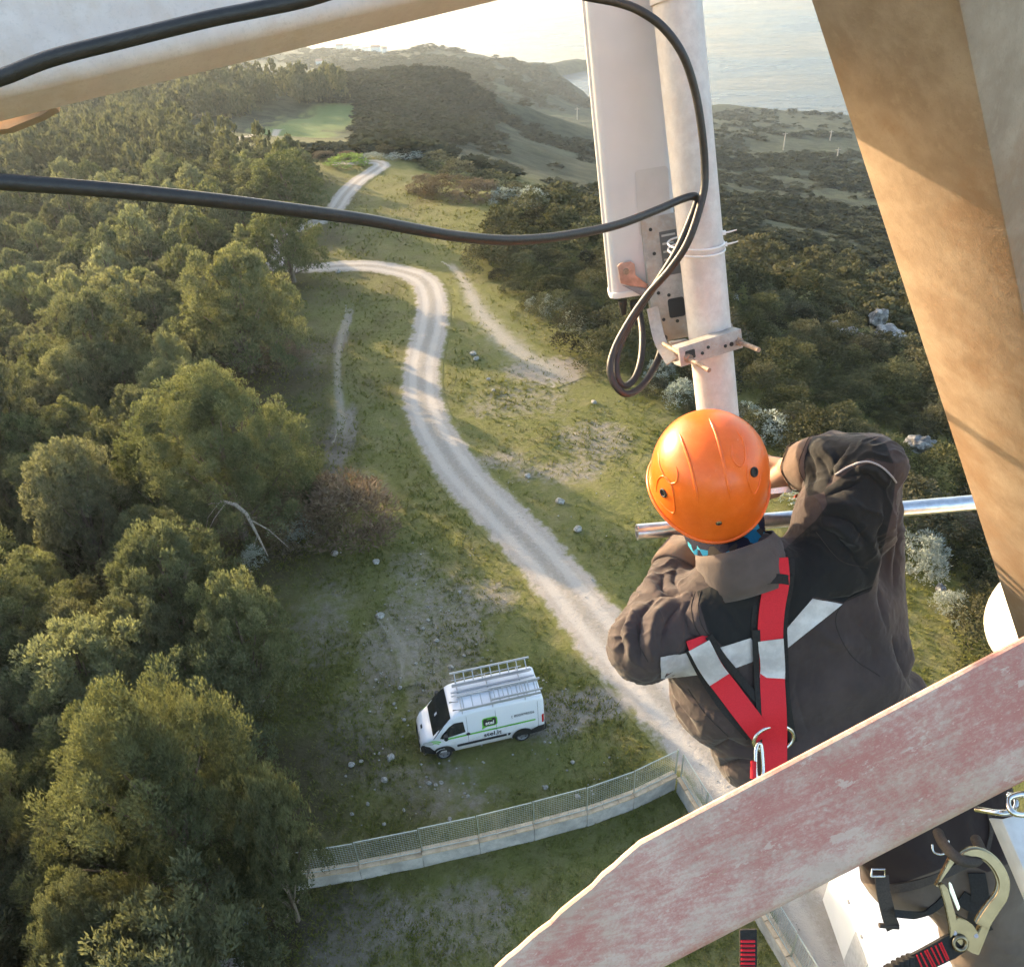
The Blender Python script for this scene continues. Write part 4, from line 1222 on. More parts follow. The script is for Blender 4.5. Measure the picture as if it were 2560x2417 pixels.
k2 = P(1815, 835, 2.13); part('clamp_back', prism_mesh('clamp_back', rrect(.03, .06, .008, 4), k2, k2 + Y * .012, T, X, .0015), M_GALV, rt)

# --- cables
CR = .0088
def cable(name, pts, rad, label, n=12):
    return solo(name, tube_mesh(name, [P(*q) for q in pts], rad, 16, True, n), M_CABLE, label, 'cable')
cable('cable', [(-120, 228, .74), (0, 195, .74), (129, 146, .74), (322, 97, .75), (515, 50, .76), (644, 24, .77), (773, -4, .78), (950, -60, .8)], .0072, 'thick black cable curving over the top left beam')
cable('cable', [(-120, 446, .86), (0, 455, .87), (258, 474, .92), (515, 499, .99), (708, 522, 1.06), (902, 548, 1.15), (1030, 572, 1.22), (1150, 592, 1.30), (1280, 601, 1.40), (1409, 590, 1.52), (1538, 564, 1.65), (1641, 526, 1.76), (1700, 500, 1.81),
                (1734, 491, 1.83), (1742, 502, 1.85), (1730, 540, 1.85), (1692, 627, 1.87), (1642, 707, 1.92), (1587, 790, 1.98), (1553, 856, 2.0), (1541, 899, 2.0), (1544, 945, 2.0), (1561, 965, 2.01), (1586, 947, 2.03), (1602, 902, 2.06), (1606, 841, 2.09), (1600, 790, 2.12), (1592, 765, 2.135)],
      CR, 'black cable sweeping across the forest and looping below the grey bracket')
cable('cable', [(1380, -40, 1.70), (1450, -12, 1.68), (1540, 6, 1.66), (1600, 28, 1.65), (1660, 72, 1.66), (1708, 140, 1.68), (1738, 230, 1.72), (1755, 330, 1.76), (1762, 420, 1.80), (1757, 490, 1.82), (1722, 600, 1.84), (1676, 672, 1.88), (1619, 737, 1.93), (1571, 807, 1.96), (1537, 871, 1.975),
                (1525, 923, 1.975), (1538, 963, 1.98), (1567, 985, 1.99), (1606, 964, 2.02), (1641, 908, 2.06), (1655, 865, 2.10), (1665, 835, 2.15)], CR, 'black cable hanging down the front of the white pole in a wide arc')
rt = root('cable_ties', on_pole(612), 'pair of white nylon ties holding the cables to the pole', 'cable tie')
for k, (vv, rr) in enumerate(((604, .066), (620, .067))):
    ctr = on_pole(vv) + toC * .006 - rtP * .012
    ax2 = PT * .25
    L_ = [ctr + toC * math.cos(a) * (rr + .004) + rtP * math.sin(a) * rr + ax2 * .05 * math.sin(a + .6) for a in np.linspace(0, 6.283, 44)]
    part('tie_band', tube_mesh('tie_band', L_, .0024, 8, False), M_TIE, rt)
    s0 = ctr + rtP * rr; hd = s0 - rtP * .004 + PT * (-.012 + .012 * k)
    part('tie_head', prism_mesh('tie_head', rrect(.010, .012, .002, 2), hd, hd + rtP * .010, PT, toC, .0006), M_TIE, rt)
    part('tie_tail', tube_mesh('tie_tail', [hd, hd + rtP * .018, hd + rtP * .036 - PT * .002], [.0022, .0022, .0012], 8), M_TIE, rt)

# --- dish behind the leg
dc = P(2615, 1530, 1.95); dn = (-_R * .82 - _F * .25 + _U * .5).normalized()
T, X, Y = frame3(dc, dc + dn, _U)
bm = bmesh.new(); ring = []
for r_, h_ in ((.001, .055), (.06, .051), (.11, .040), (.145, .022), (.155, .004), (.155, -.05), (.13, -.055), (.05, -.10), (.02, -.13)):
    ring.append([bm.verts.new(dc + dn * h_ + (X * math.cos(a) + Y * math.sin(a)) * r_) for a in np.linspace(0, 2 * math.pi, 40, endpoint=False)])
for r0, r1 in zip(ring, ring[1:]):
    for k in range(40): bm.faces.new((r0[k], r0[(k + 1) % 40], r1[(k + 1) % 40], r1[k]))
bm.faces.new(ring[-1]); bmesh.ops.recalc_face_normals(bm, faces=bm.faces)
me = bm_mesh('microwave_dish', bm); shade_auto(me, 40)
solo('microwave_dish', me, M_DISH, 'cream round dish peeking out behind the steel leg', 'dish antenna')
# --- pale strut at the lower right edge
A, B = P(2516, 2075, 1.62), P(2640, 2360, 1.55)
T, X, Y = frame3(A, B, _R)
solo('lower_strut', prism_mesh('lower_strut', lprof(.07, .05, .006), A - T * .02, B, X, Y if Y.dot(_F) > 0 else -Y), plain('white_zinc', (.62, .62, .63), .5, .1, .1, 20), 'pale grey steel strut in the lower right corner beside the trousers', 'steel strut')
# ================================================================== the worker
def cs(u, v, d): return np.array([(u - 1280.0) / F_PX * d, (v - 1208.5) / F_PX * d, d])
def cs2w(V_):
    V_ = np.asarray(V_, float)
    return np.array(CAMP)[None] + V_[:, :1] * np.array(_R)[None] - V_[:, 1:2] * np.array(_U)[None] + V_[:, 2:3] * np.array(_F)[None]
def smin(a, b, k):
    h = np.clip(.5 + .5 * (b - a) / k, 0, 1)
    return b + (a - b) * h - k * h * (1 - h)
def sd_cap(Q, a, b, r1, r2):
    ba = b - a; t = np.clip(((Q - a) @ ba) / (ba @ ba + 1e-12), 0, 1)
    return np.linalg.norm(Q - a - t[..., None] * ba, axis=-1) - (r1 + (r2 - r1) * t)
def surface_nets(fn, lo, hi, h):
    lo, hi = np.array(lo, float), np.array(hi, float)
    n = np.ceil((hi - lo) / h).astype(int) + 1
    ax = [lo[i] + np.arange(n[i]) * h for i in range(3)]
    Q = np.stack(np.meshgrid(*ax, indexing='ij'), -1)
    Fv = fn(Q)
    ins = Fv < 0
    acc = np.zeros(tuple(n - 1) + (3,)); cnt = np.zeros(tuple(n - 1))
    corners = [(i, j, k) for i in (0, 1) for j in (0, 1) for k in (0, 1)]
    sl = lambda c: tuple(slice(c[a], n[a] - 1 + c[a]) for a in range(3))
    for c0 in corners:
        for a in range(3):
            if c0[a]: continue
            c1 = list(c0); c1[a] = 1; c1 = tuple(c1)
            f0, f1 = Fv[sl(c0)], Fv[sl(c1)]
            m = (f0 < 0) != (f1 < 0)
            t = np.where(m, f0 / np.where(m, f0 - f1, 1), 0)
            off = np.array(c0, float)
            for q in range(3):
                acc[..., q] += np.where(m, off[q] + (t if q == a else 0), 0)
            cnt += m
    act = cnt > 0
    idx = -np.ones(act.shape, int); idx[act] = np.arange(act.sum())
    cell = np.argwhere(act)
    V_ = lo + (cell + acc[act] / cnt[act][:, None]) * h
    faces = []
    for a in range(3):
        b, c = (a + 1) % 3, (a + 2) % 3
        s0 = [slice(None)] * 3; s1 = [slice(None)] * 3; s0[a] = slice(0, -1); s1[a] = slice(1, None)
        m = ins[tuple(s0)] != ins[tuple(s1)]
        e = np.argwhere(m); e = e[(e[:, b] > 0) & (e[:, c] > 0) & (e[:, b] < n[b] - 1) & (e[:, c] < n[c] - 1)]
        def cellat(db, dc):
            q = e.copy(); q[:, b] += db; q[:, c] += dc; return idx[q[:, 0], q[:, 1], q[:, 2]]
        f = np.stack([cellat(-1, -1), cellat(0, -1), cellat(0, 0), cellat(-1, 0)], 1)
        flip = ~ins[e[:, 0], e[:, 1], e[:, 2]]
        f[flip] = f[flip][:, ::-1]
        faces.append(f)
    return V_, np.vstack(faces)
def body_fn(prims, k=.03, wrinkle=None):
    def fn(Q):
        Fv = None
        for (a, b, r1, r2) in prims:
            d = sd_cap(Q, np.array(a), np.array(b), r1, r2)
            Fv = d if Fv is None else smin(Fv, d, k)
        if wrinkle is not None:
            m = np.abs(Fv) < .03
            Fv[m] += wrinkle(Q[m])
        return Fv
    return fn
def px(V_):
    return 1280 + F_PX * V_[:, 0] / V_[:, 2], 1208.5 + F_PX * V_[:, 1] / V_[:, 2]
def poly_sd(poly, x, y):
    """signed distance to a polygon (negative inside)"""
    poly = np.array(poly, float); d = np.full(len(x), 1e9); ins = np.zeros(len(x), bool)
    for i in range(len(poly)):
        a, b = poly[i - 1], poly[i]
        e = b - a; t = np.clip(((x - a[0]) * e[0] + (y - a[1]) * e[1]) / (e @ e), 0, 1)
        d = np.minimum(d, np.hypot(x - a[0] - t * e[0], y - a[1] - t * e[1]))
        c = ((a[1] > y) != (b[1] > y)) & (x < (b[0] - a[0]) * (y - a[1]) / (b[1] - a[1] + 1e-12) + a[0])
        ins ^= c
    return np.where(ins, -d, d)

def cloth_mat(name, base, black=None, weave=900.0):
    t = NT(name); p = t.pos(True)
    n = t.noise(p, 9, 5, .6)
    c = t.mix(t.ramp(n, .3, .7), tuple(x * .82 for x in base), tuple(x * 1.18 for x in base))
    if black:
        c = t.mix(t.ramp(t.attr('black'), -.0015, .0015), black, c)
    t.bsdf(c, .85, 0, .25)
    t.set(t.b.inputs['Sheen Weight'], .15)
    w1 = t.noise(t.mapping(p, (1, 1, 1)), 16, 3, .5, .4)
    w2 = t.noise(p, weave, 1, .5)
    t.bump(t.math('ADD', w1, t.math('MULTIPLY', w2, .05)), .35, .012)
    return t.m
M_JACKET = cloth_mat('brown_work_jacket', (0.058, 0.043, 0.041), (0.014, 0.0145, 0.015))
M_COLLAR = cloth_mat('taupe_collar_cloth', (0.100, 0.077, 0.070))
M_CUFF = cloth_mat('tan_cuff_cloth', (0.170, 0.115, 0.088))
M_TROUSER = cloth_mat('brown_work_trousers', (0.125, 0.092, 0.070), (0.026, 0.016, 0.015))
t = NT('skin'); p = t.pos(True)
t.bsdf(t.mix(t.noise(p, 40, 4), (0.40, 0.22, 0.15), (0.52, 0.31, 0.22)), .55, 0, .4)
t.set(t.b.inputs['Subsurface Weight'], .1); t.set(t.b.inputs['Subsurface Radius'], (.01, .004, .002)); t.bump(t.noise(p, 160, 3), .2, .001)
M_SKIN = t.m
t = NT('orange_helmet_shell'); p = t.pos(True)
t.bsdf(t.mix(t.ramp(t.noise(p, 30, 6, .8), .35, .75), (0.84, 0.140, 0.012), (0.92, 0.175, 0.022)), t.math('ADD', .24, t.math('MULTIPLY', t.noise(p, 60, 5, .7), .22)), 0, .5)
t.set(t.b.inputs['Coat Weight'], .25); t.set(t.b.inputs['Coat Roughness'], .25); t.bump(t.noise(p, 120, 3), .05, .001)
_sc = t.ramp(t.noise(t.mapping(p, (60, 9, 30), (.4, .2, .9)), 4, 3, .6), .68, .74)
_dt = t.ramp(t.noise(p, 22, 6, .75), .60, .78)
_bc = t.mix(t.math('MULTIPLY', _sc, .35), t.b.inputs['Base Color'].links[0].from_socket, (0.95, 0.42, 0.22))
t.l.new(t.mix(t.math('MULTIPLY', _dt, .28), _bc, (0.42, 0.13, 0.04)), t.b.inputs['Base Color'])
M_HELMET = t.m
t = NT('blue_patterned_gaiter'); p = t.pos(True)
v_ = t.vor(p, 38, 'F1', 'Color'); sp = t.new('SeparateColor'); t.l.new(v_, sp.inputs[0])
c = t.mix(t.ramp(sp.outputs[0], .66, .68), (0.016, 0.018, 0.034), (0.010, 0.16, 0.30))
c = t.mix(t.ramp(sp.outputs[1], .84, .86), c, (0.05, 0.32, 0.44)); c = t.mix(t.ramp(sp.outputs[2], .82, .84), c, (0.045, 0.040, 0.035))
t.bsdf(c, .85, 0, .2); t.bump(t.noise(p, 60, 3), .4, .004)
M_GAITER = t.m
t = NT('red_webbing'); p = t.pos(True)
w_ = t.noise(p, 420, 2, .5)
t.bsdf(t.mix(w_, (0.52, 0.010, 0.020), (0.74, 0.025, 0.040)), .6, 0, .3); t.bump(w_, .4, .001)
M_RED = t.m
t = NT('reflective_tape'); p = t.pos(True)
t.bsdf(t.mix(t.ramp(t.noise(p, 30, 5, .7), .35, .7), (0.44, 0.43, 0.45), (0.58, 0.57, 0.59)), .38, .25, .5); t.bump(t.noise(p, 26, 4), .3, .004)
M_REFL = t.m
M_BLACKWEB = plain('black_webbing', (0.022, 0.021, 0.021), .7, 0, .3, 300, .3, .3)
M_DARKWEB = plain('brown_black_webbing', (0.060, 0.048, 0.040), .7, 0, .2, 300, .3, .3)
M_GLOVE = plain('dark_glove_leather', (0.055, 0.042, 0.035), .6, 0, .25, 50, .4, .2)

worker = root('person', P(2300, 2200, 2.0), 'worker in orange helmet and brown jacket seen from behind, hanging in a red harness', 'person')
def wpart(name, V_, f, mat, parent=None, smooth=True):
    me = mesh_np(name, cs2w(V_), f, smooth)
    return part(name, me, mat, parent or worker), me

LS, LE, LW = cs(1712, 1560, 1.85), cs(1612, 1612, 1.80), cs(1700, 1392, 1.99)
RS, RE, RW = cs(2070, 1390, 1.85), cs(2172, 1172, 1.80), cs(2014, 1166, 1.93)
RWj = RW + unit((cs(2080, 1160, 1.87) - RW)[None])[0] * .05; LWj = LW + unit((cs(1650, 1520, 1.89) - LW)[None])[0] * .045
jk = [(LS, cs(2080, 1420, 1.85), .088, .088),
      (cs(1800, 1530, 1.86), cs(2060, 1450, 1.87), .105, .105),
      (cs(1775, 1595, 1.89), cs(2090, 1540, 1.91), .130, .130),
      (cs(1822, 1725, 1.91), cs(2120, 1660, 1.93), .136, .136),
      (cs(1912, 1852, 1.93), cs(2190, 1790, 1.96), .126, .124),
      (cs(2030, 1965, 1.95), cs(2270, 1920, 1.98), .122, .128),
      (cs(2250, 1720, 1.97), cs(2320, 1900, 1.99), .05, .07),
      (LS, LE, .082, .076), (LE, cs(1650, 1520, 1.89), .074, .060), (cs(1650, 1520, 1.89), LWj, .060, .050),
      (RS, cs(2110, 1290, 1.83), .098, .100), (cs(2110, 1290, 1.83), RE, .100, .070),
      (RE, cs(2080, 1160, 1.87), .068, .064), (cs(2080, 1160, 1.87), RWj, .064, .058),
      (cs(2205, 1215, 1.87), cs(2185, 1560, 1.93), .042, .070),
      (cs(1830, 1440, 1.82), cs(1900, 1415, 1.82), .078, .078)]
FOLDS = [  # (height, width in px, line) of the larger creases on back and sleeves
    (-.011, 11, [(2040, 1135), (2060, 1165), (2074, 1195)]), (.007, 10, [(2058, 1120), (2086, 1150), (2092, 1180)]), (-.010, 10, [(2096, 1140), (2080, 1180), (2069, 1212)]), (-.009, 10, [(2122, 1112), (2104, 1138), (2086, 1160)]),
    (.008, 12, [(2130, 1120), (2112, 1150), (2096, 1190)]), (-.007, 9, [(2008, 1110), (2030, 1150), (2040, 1200)]), (.009, 12, [(2062, 1256), (2100, 1262), (2140, 1272)]), (-.014, 13, [(2050, 1285), (2095, 1290), (2140, 1310), (2180, 1365)]),
    (-.010, 11, [(2066, 1236), (2105, 1222), (2150, 1206)]), (.010, 13, [(2070, 1310), (2120, 1336), (2160, 1380)]), (-.010, 13, [(2040, 1312), (2090, 1342), (2135, 1385), (2170, 1440)]), (.010, 14, [(2176, 1340), (2190, 1400), (2186, 1465)]),
    (-.012, 12, [(2178, 1470), (2130, 1496), (2060, 1500)]), (-.009, 11, [(2212, 1260), (2200, 1340), (2204, 1420), (2198, 1500), (2216, 1570)]), (.008, 10, [(2232, 1230), (2226, 1330), (2228, 1440)]), (-.008, 9, [(2240, 1290), (2242, 1380), (2236, 1470)]),
    (.008, 10, [(2150, 1170), (2190, 1180), (2225, 1215)]), (-.008, 10, [(2120, 1190), (2170, 1186), (2215, 1225)]),
    (.010, 11, [(1640, 1412), (1618, 1452), (1640, 1480)]), (-.012, 11, [(1660, 1428), (1650, 1470), (1690, 1490)]), (-.010, 10, [(1692, 1408), (1684, 1450), (1700, 1488)]), (-.010, 11, [(1566, 1530), (1548, 1580), (1556, 1640)]),
    (.010, 11, [(1590, 1520), (1570, 1570), (1578, 1645)]), (-.013, 12, [(1636, 1498), (1604, 1540), (1594, 1600), (1606, 1660)]), (.011, 12, [(1672, 1504), (1636, 1545), (1624, 1610), (1634, 1666)]), (-.011, 12, [(1700, 1510), (1668, 1555), (1656, 1620)]),
    (-.012, 12, [(1732, 1480), (1712, 1530), (1726, 1580), (1756, 1606)]), (.009, 13, [(1752, 1500), (1742, 1550), (1768, 1590)]), (-.008, 10, [(1610, 1500), (1660, 1488), (1720, 1478)]),
    (-.010, 12, [(1664, 1700), (1694, 1770), (1745, 1826)]), (-.010, 11, [(1780, 1872), (1820, 1858), (1866, 1868)]), (.010, 12, [(1790, 1890), (1830, 1880), (1876, 1890)]), (-.012, 11, [(1800, 1912), (1840, 1900), (1890, 1905)]),
    (-.014, 13, [(2236, 1590), (2256, 1650), (2282, 1720)]), (.011, 12, [(2262, 1600), (2290, 1660), (2318, 1720)]), (-.010, 11, [(2284, 1620), (2316, 1670), (2342, 1720)]),
    (-.005, 12, [(2000, 1640), (1990, 1720), (2010, 1800), (2040, 1870)]), (.006, 20, [(2080, 1560), (2120, 1640), (2140, 1740)]), (-.005, 14, [(2120, 1540), (2170, 1600), (2210, 1700)]), (-.006, 14, [(1790, 1500), (1830, 1540), (1870, 1590)]), (.006, 16, [(1800, 1480), (1860, 1500), (1900, 1490)]),
    (-.006, 12, [(1700, 1720), (1760, 1770), (1850, 1800)]), (.006, 14, [(2020, 1560), (2080, 1600), (2160, 1620)])]
def jwr(Q):
    u, v = px(Q)
    x, y, z = Q[:, 0], Q[:, 1], Q[:, 2]
    wr = sstep(1960, 2060, u) * (1 - sstep(1330, 1450, v))
    wl = 1 - sstep(1680, 1760, u)
    tor = np.clip(1 - wr - wl, 0, 1)
    def rid(n_): return (1 - np.abs(n_)) ** 2.2 - .38
    warp = vnoise(x * 9, y * 9, z * 9) * .25
    def folds(A_, B_, fa_, fp, ph):
        e_ = unit((B_ - A_)[None])[0]; o1 = unit(np.cross(e_, [0.2, .1, 1.0])[None])[0]; o2 = np.cross(e_, o1)
        q = Q - A_; sl = q @ e_; a1 = q @ o1; a2 = q @ o2
        return rid(vnoise(sl * fa_ + warp * 2.5 + ph + a1 * 5, a1 * fp + ph, a2 * fp))
    a = .6 * folds(RS, RE, 26, 5, 3.1) + .4 * folds(RE, RW, 30, 6, 9.7)
    b = .55 * folds(LS, LE, 26, 6, 21.3) + .45 * folds(LE, LW, 30, 6, 33.9)
    c = rid(vnoise(x * 8 + y * 4 + 80 + warp * 2, y * 4 - x * 3, z * 6))     # long soft folds on the back
    c2 = rid(vnoise(x * 5 + y * 18 + 50 + warp * 3, y * 4 - x * 7, z * 6)) * sstep(1780, 1950, v)  # bunching at the waist
    g = rid(vnoise(x * 30 + 11, y * 30, z * 30))
    return -(wr * a * .005 + wl * b * .005 + tor * (c * .005 + c2 * .005))
jv, jf = surface_nets(body_fn(jk, .035, jwr), cs(1500, 1050, 1.62) * np.array([1, 1, 1]) - .02, (np.array([cs(2420, 1000, 2.1)[0], cs(2000, 2090, 2.1)[1], 2.22])), .0069)
def subdivide(V_, f_, name):
    o_ = bpy.data.objects.new(name, mesh_np(name, V_, f_, True)); COL.objects.link(o_)
    md = o_.modifiers.new('s', 'SUBSURF'); md.levels = 1; md.render_levels = 1
    m_ = bpy.data.meshes.new_from_object(o_.evaluated_get(bpy.context.evaluated_depsgraph_get()))
    bpy.data.objects.remove(o_)
    co = np.empty(len(m_.vertices) * 3, np.float32); m_.vertices.foreach_get('co', co)
    no = np.empty(len(m_.vertices) * 3, np.float32); m_.vertices.foreach_get('normal', no)
    fi = np.empty(len(m_.polygons) * 4, np.int32); m_.polygons.foreach_get('vertices', fi)
    bpy.data.meshes.remove(m_)
    return co.reshape(-1, 3).astype(float), no.reshape(-1, 3).astype(float), fi.reshape(-1, 4)
def crease(V_, N_, folds, fine):
    """press the larger creases and a fine net of small ones into the cloth"""
    u, v = px(V_); front = 1 - sstep(-.25, .15, N_[:, 2])
    h = np.zeros(len(V_))
    wx = vnoise(V_[:, 0] * 25, V_[:, 1] * 25, V_[:, 2] * 25) * 5; wy = vnoise(V_[:, 0] * 25 + 70, V_[:, 1] * 25, V_[:, 2] * 25) * 5
    u, v = u + wx, v + wy
    for amp, sg, pl in folds:
        d = np.full(len(V_), 1e9); tt_ = np.zeros(len(V_)); n_ = len(pl) - 1
        for i_ in range(n_):
            ax_, ay_ = pl[i_]; ex_, ey_ = pl[i_ + 1][0] - ax_, pl[i_ + 1][1] - ay_
            t_ = np.clip(((u - ax_) * ex_ + (v - ay_) * ey_) / (ex_ * ex_ + ey_ * ey_), 0, 1)
            dd_ = np.hypot(u - ax_ - t_ * ex_, v - ay_ - t_ * ey_)
            m_ = dd_ < d; d[m_] = dd_[m_]; tt_[m_] = ((i_ + t_) / n_)[m_]
        env = np.sin(np.clip(tt_ * .92 + .04, 0, 1) * math.pi) ** .6
        h += (amp * np.exp(-d / (sg * .62)) if amp < 0 else amp * np.exp(-(d / (sg * .95)) ** 2)) * env * 1.05
    return V_ + N_ * (h * front + fine)[:, None]
jv, jn, jf = subdivide(jv, jf, 'jacket')
if (jn[np.argmin(jv[:, 2])][2]) > 0: jn = -jn
_u, _v = px(jv); _sl = np.clip(sstep(1990, 2080, _u) * (1 - sstep(1330, 1450, _v)) + (1 - sstep(1690, 1770, _u)) + .25 * sstep(1700, 1900, _v), 0, 1)
_w = vnoise(jv[:, 0] * 14, jv[:, 1] * 14, jv[:, 2] * 14)
_fine = ((1 - np.abs(vnoise(jv[:, 0] * 34 + _w * 2 + jv[:, 1] * 14, jv[:, 1] * 34 - jv[:, 0] * 10 + _w, jv[:, 2] * 22))) ** 3 - .25) * .0042 * (.25 + _sl)
_fine += ((1 - np.abs(vnoise(jv[:, 0] * 70, jv[:, 1] * 70, jv[:, 2] * 70))) ** 2 - .3) * .0010
jv = crease(jv, jn, FOLDS, _fine)
bx, by = px(jv)
yoke = [(1742, 1478), (1930, 1408), (1962, 1372), (2040, 1300), (2068, 1262), (2060, 1225), (2100, 1195), (2130, 1172), (2172, 1158), (2210, 1172), (2238, 1200), (2232, 1270), (2196, 1420), (2178, 1476), (2108, 1506), (2032, 1492), (1978, 1558), (1880, 1598), (1812, 1620), (1770, 1580), (1752, 1520)]
fore = [(1965, 1250), (1965, 1080), (2100, 1080), (2120, 1120), (2080, 1180), (2060, 1230)]
bk = np.minimum(poly_sd(yoke, bx, by), poly_sd([(2020, 1240), (2000, 1175), (2010, 1095), (2140, 1080), (2215, 1110), (2235, 1160), (2170, 1146), (2110, 1165), (2080, 1190), (2060, 1230)], bx, by) + 0) * .0009
jme = mesh_np('jacket', cs2w(jv), jf, True)
fattr(jme, 'black', bk)
jbm = bmesh.new(); jbm.from_mesh(jme); JB = BVHTree.FromBMesh(jbm); jbm.free()
part('jacket', jme, M_JACKET, worker)
def hit(bvh, u, v, fall=1.78):
    r = ray(u, v).normalized(); h = bvh.ray_cast(CAMP + r * .3, r)
    if h[0] is None: return P(u, v, fall), -r
    n_ = h[1] if h[1].dot(r) < 0 else -h[1]
    return h[0], n_
def lay(name, pts, width, mat, parent, off=.003, thick=.003, n=7, bvh=None, relax=2):
    """a strap lying on the back along picture points"""
    dn = smooth_path([(u, v, 0) for u, v in pts], n)
    L_, N_ = [], []
    for u, v, _ in dn:
        p_, n_ = hit(bvh or JB, u, v); L_.append(np.array(p_)); N_.append(np.array(n_))
    L_, N_ = np.array(L_), np.array(N_)
    for _ in range(relax * 3):
        L2 = L_.copy(); L_[1:-1] = (L_[:-2] + 2 * L_[1:-1] + L_[2:]) / 4
        N_[1:-1] = (N_[:-2] + N_[1:-1] + N_[2:]) / 3
    N_ = unit(N_ + unit(np.array(CAMP) - L_) * .6)
    return part(name, ribbon_mesh(name, L_ + N_ * off, width, N_, thick), mat, parent)
def patch(name, quad, mat, parent, off=.0022, nu=14, nv=8, bvh=None):
    q = [np.array(a, float) for a in quad]; vs, ix = [], []
    for j in range(nv + 1):
        for i in range(nu + 1):
            s_, t_ = i / nu, j / nv
            uv = (q[0] * (1 - s_) + q[1] * s_) * (1 - t_) + (q[3] * (1 - s_) + q[2] * s_) * t_
            p_, n_ = hit(bvh or JB, *uv); vs.append(np.array(p_ + (n_ + (CAMP - p_).normalized()).normalized() * off))
    V_ = np.array(vs).reshape(nv + 1, nu + 1, 3)
    for _ in range(2): V_[1:-1, 1:-1] = (V_[1:-1, 1:-1] * 2 + V_[:-2, 1:-1] + V_[2:, 1:-1] + V_[1:-1, :-2] + V_[1:-1, 2:]) / 6
    i = np.arange(nv)[:, None] * (nu + 1); k = np.arange(nu)[None]
    f = np.stack([i + k, i + k + nu + 1, i + k + nu + 2, i + k + 1], -1).reshape(-1, 4)
    return part(name, mesh_np(name, V_.reshape(-1, 3), f, True), mat, parent)
# collar, cuffs
def band(name, loops, mat, parent, thick=.004):
    """a soft tube of cloth through rings (centre, axis a, axis b)"""
    seg = 40; vs = []
    an = np.linspace(0, 2 * math.pi, seg, endpoint=False)
    for (c_, a_, b_, w_) in loops:
        wob = 1 + w_ * vnoise(np.cos(an) * 2.2 + c_[0] * 30, np.sin(an) * 2.2 + c_[1] * 30)
        vs.append(c_[None] + (a_[None] * np.cos(an)[:, None] + b_[None] * np.sin(an)[:, None]) * wob[:, None])
    V_ = np.vstack(vs); i = np.arange(len(loops) - 1)[:, None] * seg; k = np.arange(seg)[None]; k2 = (k + 1) % seg
    f = np.stack([i + k, i + k2, i + seg + k2, i + seg + k], -1).reshape(-1, 4)
    me = mesh_np(name, cs2w(V_), f, True)
    bm = bmesh.new(); bm.from_mesh(me); bmesh.ops.recalc_face_normals(bm, faces=bm.faces); bmesh.ops.solidify(bm, geom=bm.faces[:], thickness=thick); bm.to_mesh(me); bm.free()
    for p_ in me.polygons: p_.use_smooth = True
    return part(name, me, mat, parent)
rl = R(9)
rgt = np.array([math.cos(rl), -math.sin(rl), 0]); upi = np.array([-math.sin(rl), -math.cos(rl), 0]); zed = np.array([0, 0, 1.0])
rg2 = np.array([math.cos(R(18)), -math.sin(R(18)), 0]); up2 = np.array([-math.sin(R(18)), -math.cos(R(18)), 0])
band('collar', [(cs(1856, 1470, 1.84), rg2 * .100, zed * .122, .06), (cs(1850, 1440, 1.83), rg2 * .102, zed * .122, .06), (cs(1845, 1408, 1.82), rg2 * .100, zed * .116, .07), (cs(1838, 1378, 1.81), rg2 * .096, zed * .108, .07), (cs(1834, 1358, 1.80), rg2 * .088, zed * .098, .06)], M_COLLAR, worker)
fa = unit((RW - cs(2075, 1162, 1.87))[None])[0]; fb = unit(np.cross(fa, zed)[None])[0]; fc = np.cross(fa, fb)
band('cuff', [(RW - fa * .052, fb * .0605, fc * .060, .02), (RW - fa * .05, fb * .072, fc * .070, .03), (RW - fa * .02, fb * .069, fc * .064, .05), (RW + fa * .015, fb * .060, fc * .053, .07), (RW + fa * .030, fb * .054, fc * .047, .07), (RW + fa * .030, fb * .044, fc * .038, .05)], M_CUFF, worker, .003)
la = unit((LW - cs(1650, 1520, 1.89))[None])[0]; lb = unit(np.cross(la, zed)[None])[0]; lc = np.cross(la, lb)
band('cuff', [(LW - la * .047, lb * .050, lc * .050, .02), (LW - la * .045, lb * .060, lc * .058, .04), (LW - la * .01, lb * .055, lc * .053, .05), (LW + la * .03, lb * .047, lc * .045, .06)], M_CUFF, worker, .003)
for o_, r1_, r2_ in ((-.044, .0735, .0715), (.022, .0600, .0530), (.027, .0580, .0510)):
    an_ = np.linspace(0, 6.2832, 40)
    part('cuff_stitch', tube_mesh('cuff_stitch', list(cs2w(np.array([RW + fa * (o_ + .004 * math.sin(5 * a)) + fb * r1_ * math.cos(a) + fc * r2_ * math.sin(a) for a in an_]))), .0010, 6, False), plain('brown_thread', (.05, .035, .028), .9), worker)
tb = [hit(JB, u, v) for u, v in [tuple(q[:2]) for q in smooth_path([(2090, 1186, 0), (2121, 1167, 0), (2164, 1154, 0), (2198, 1164, 0), (2225, 1186, 0), (2240, 1206, 0)], 6)]]
part('piping', tube_mesh('piping', [a + b * .001 for a, b in tb], .0022, 8), plain('grey_piping', (.36, .34, .35), .6), worker)
M_THREAD = plain('dark_thread', (.035, .028, .025), .9)
def seam(pts):
    L_ = [hit(JB, u, v) for u, v, _ in smooth_path([(a, b, 0) for a, b in pts], 8)]
    part('seam', tube_mesh('seam', [a + b * .0004 for a, b in L_], .0011, 6), M_THREAD, worker)
seam([(1738, 1478), (1728, 1520), (1740, 1570), (1770, 1610)]); seam([(1752, 1476), (1745, 1520), (1756, 1566), (1786, 1604)])
seam([(2180, 1470), (2110, 1506), (2090, 1560), (2130, 1640), (2200, 1690)]); seam([(1720, 1720), (1760, 1780), (1820, 1840)])
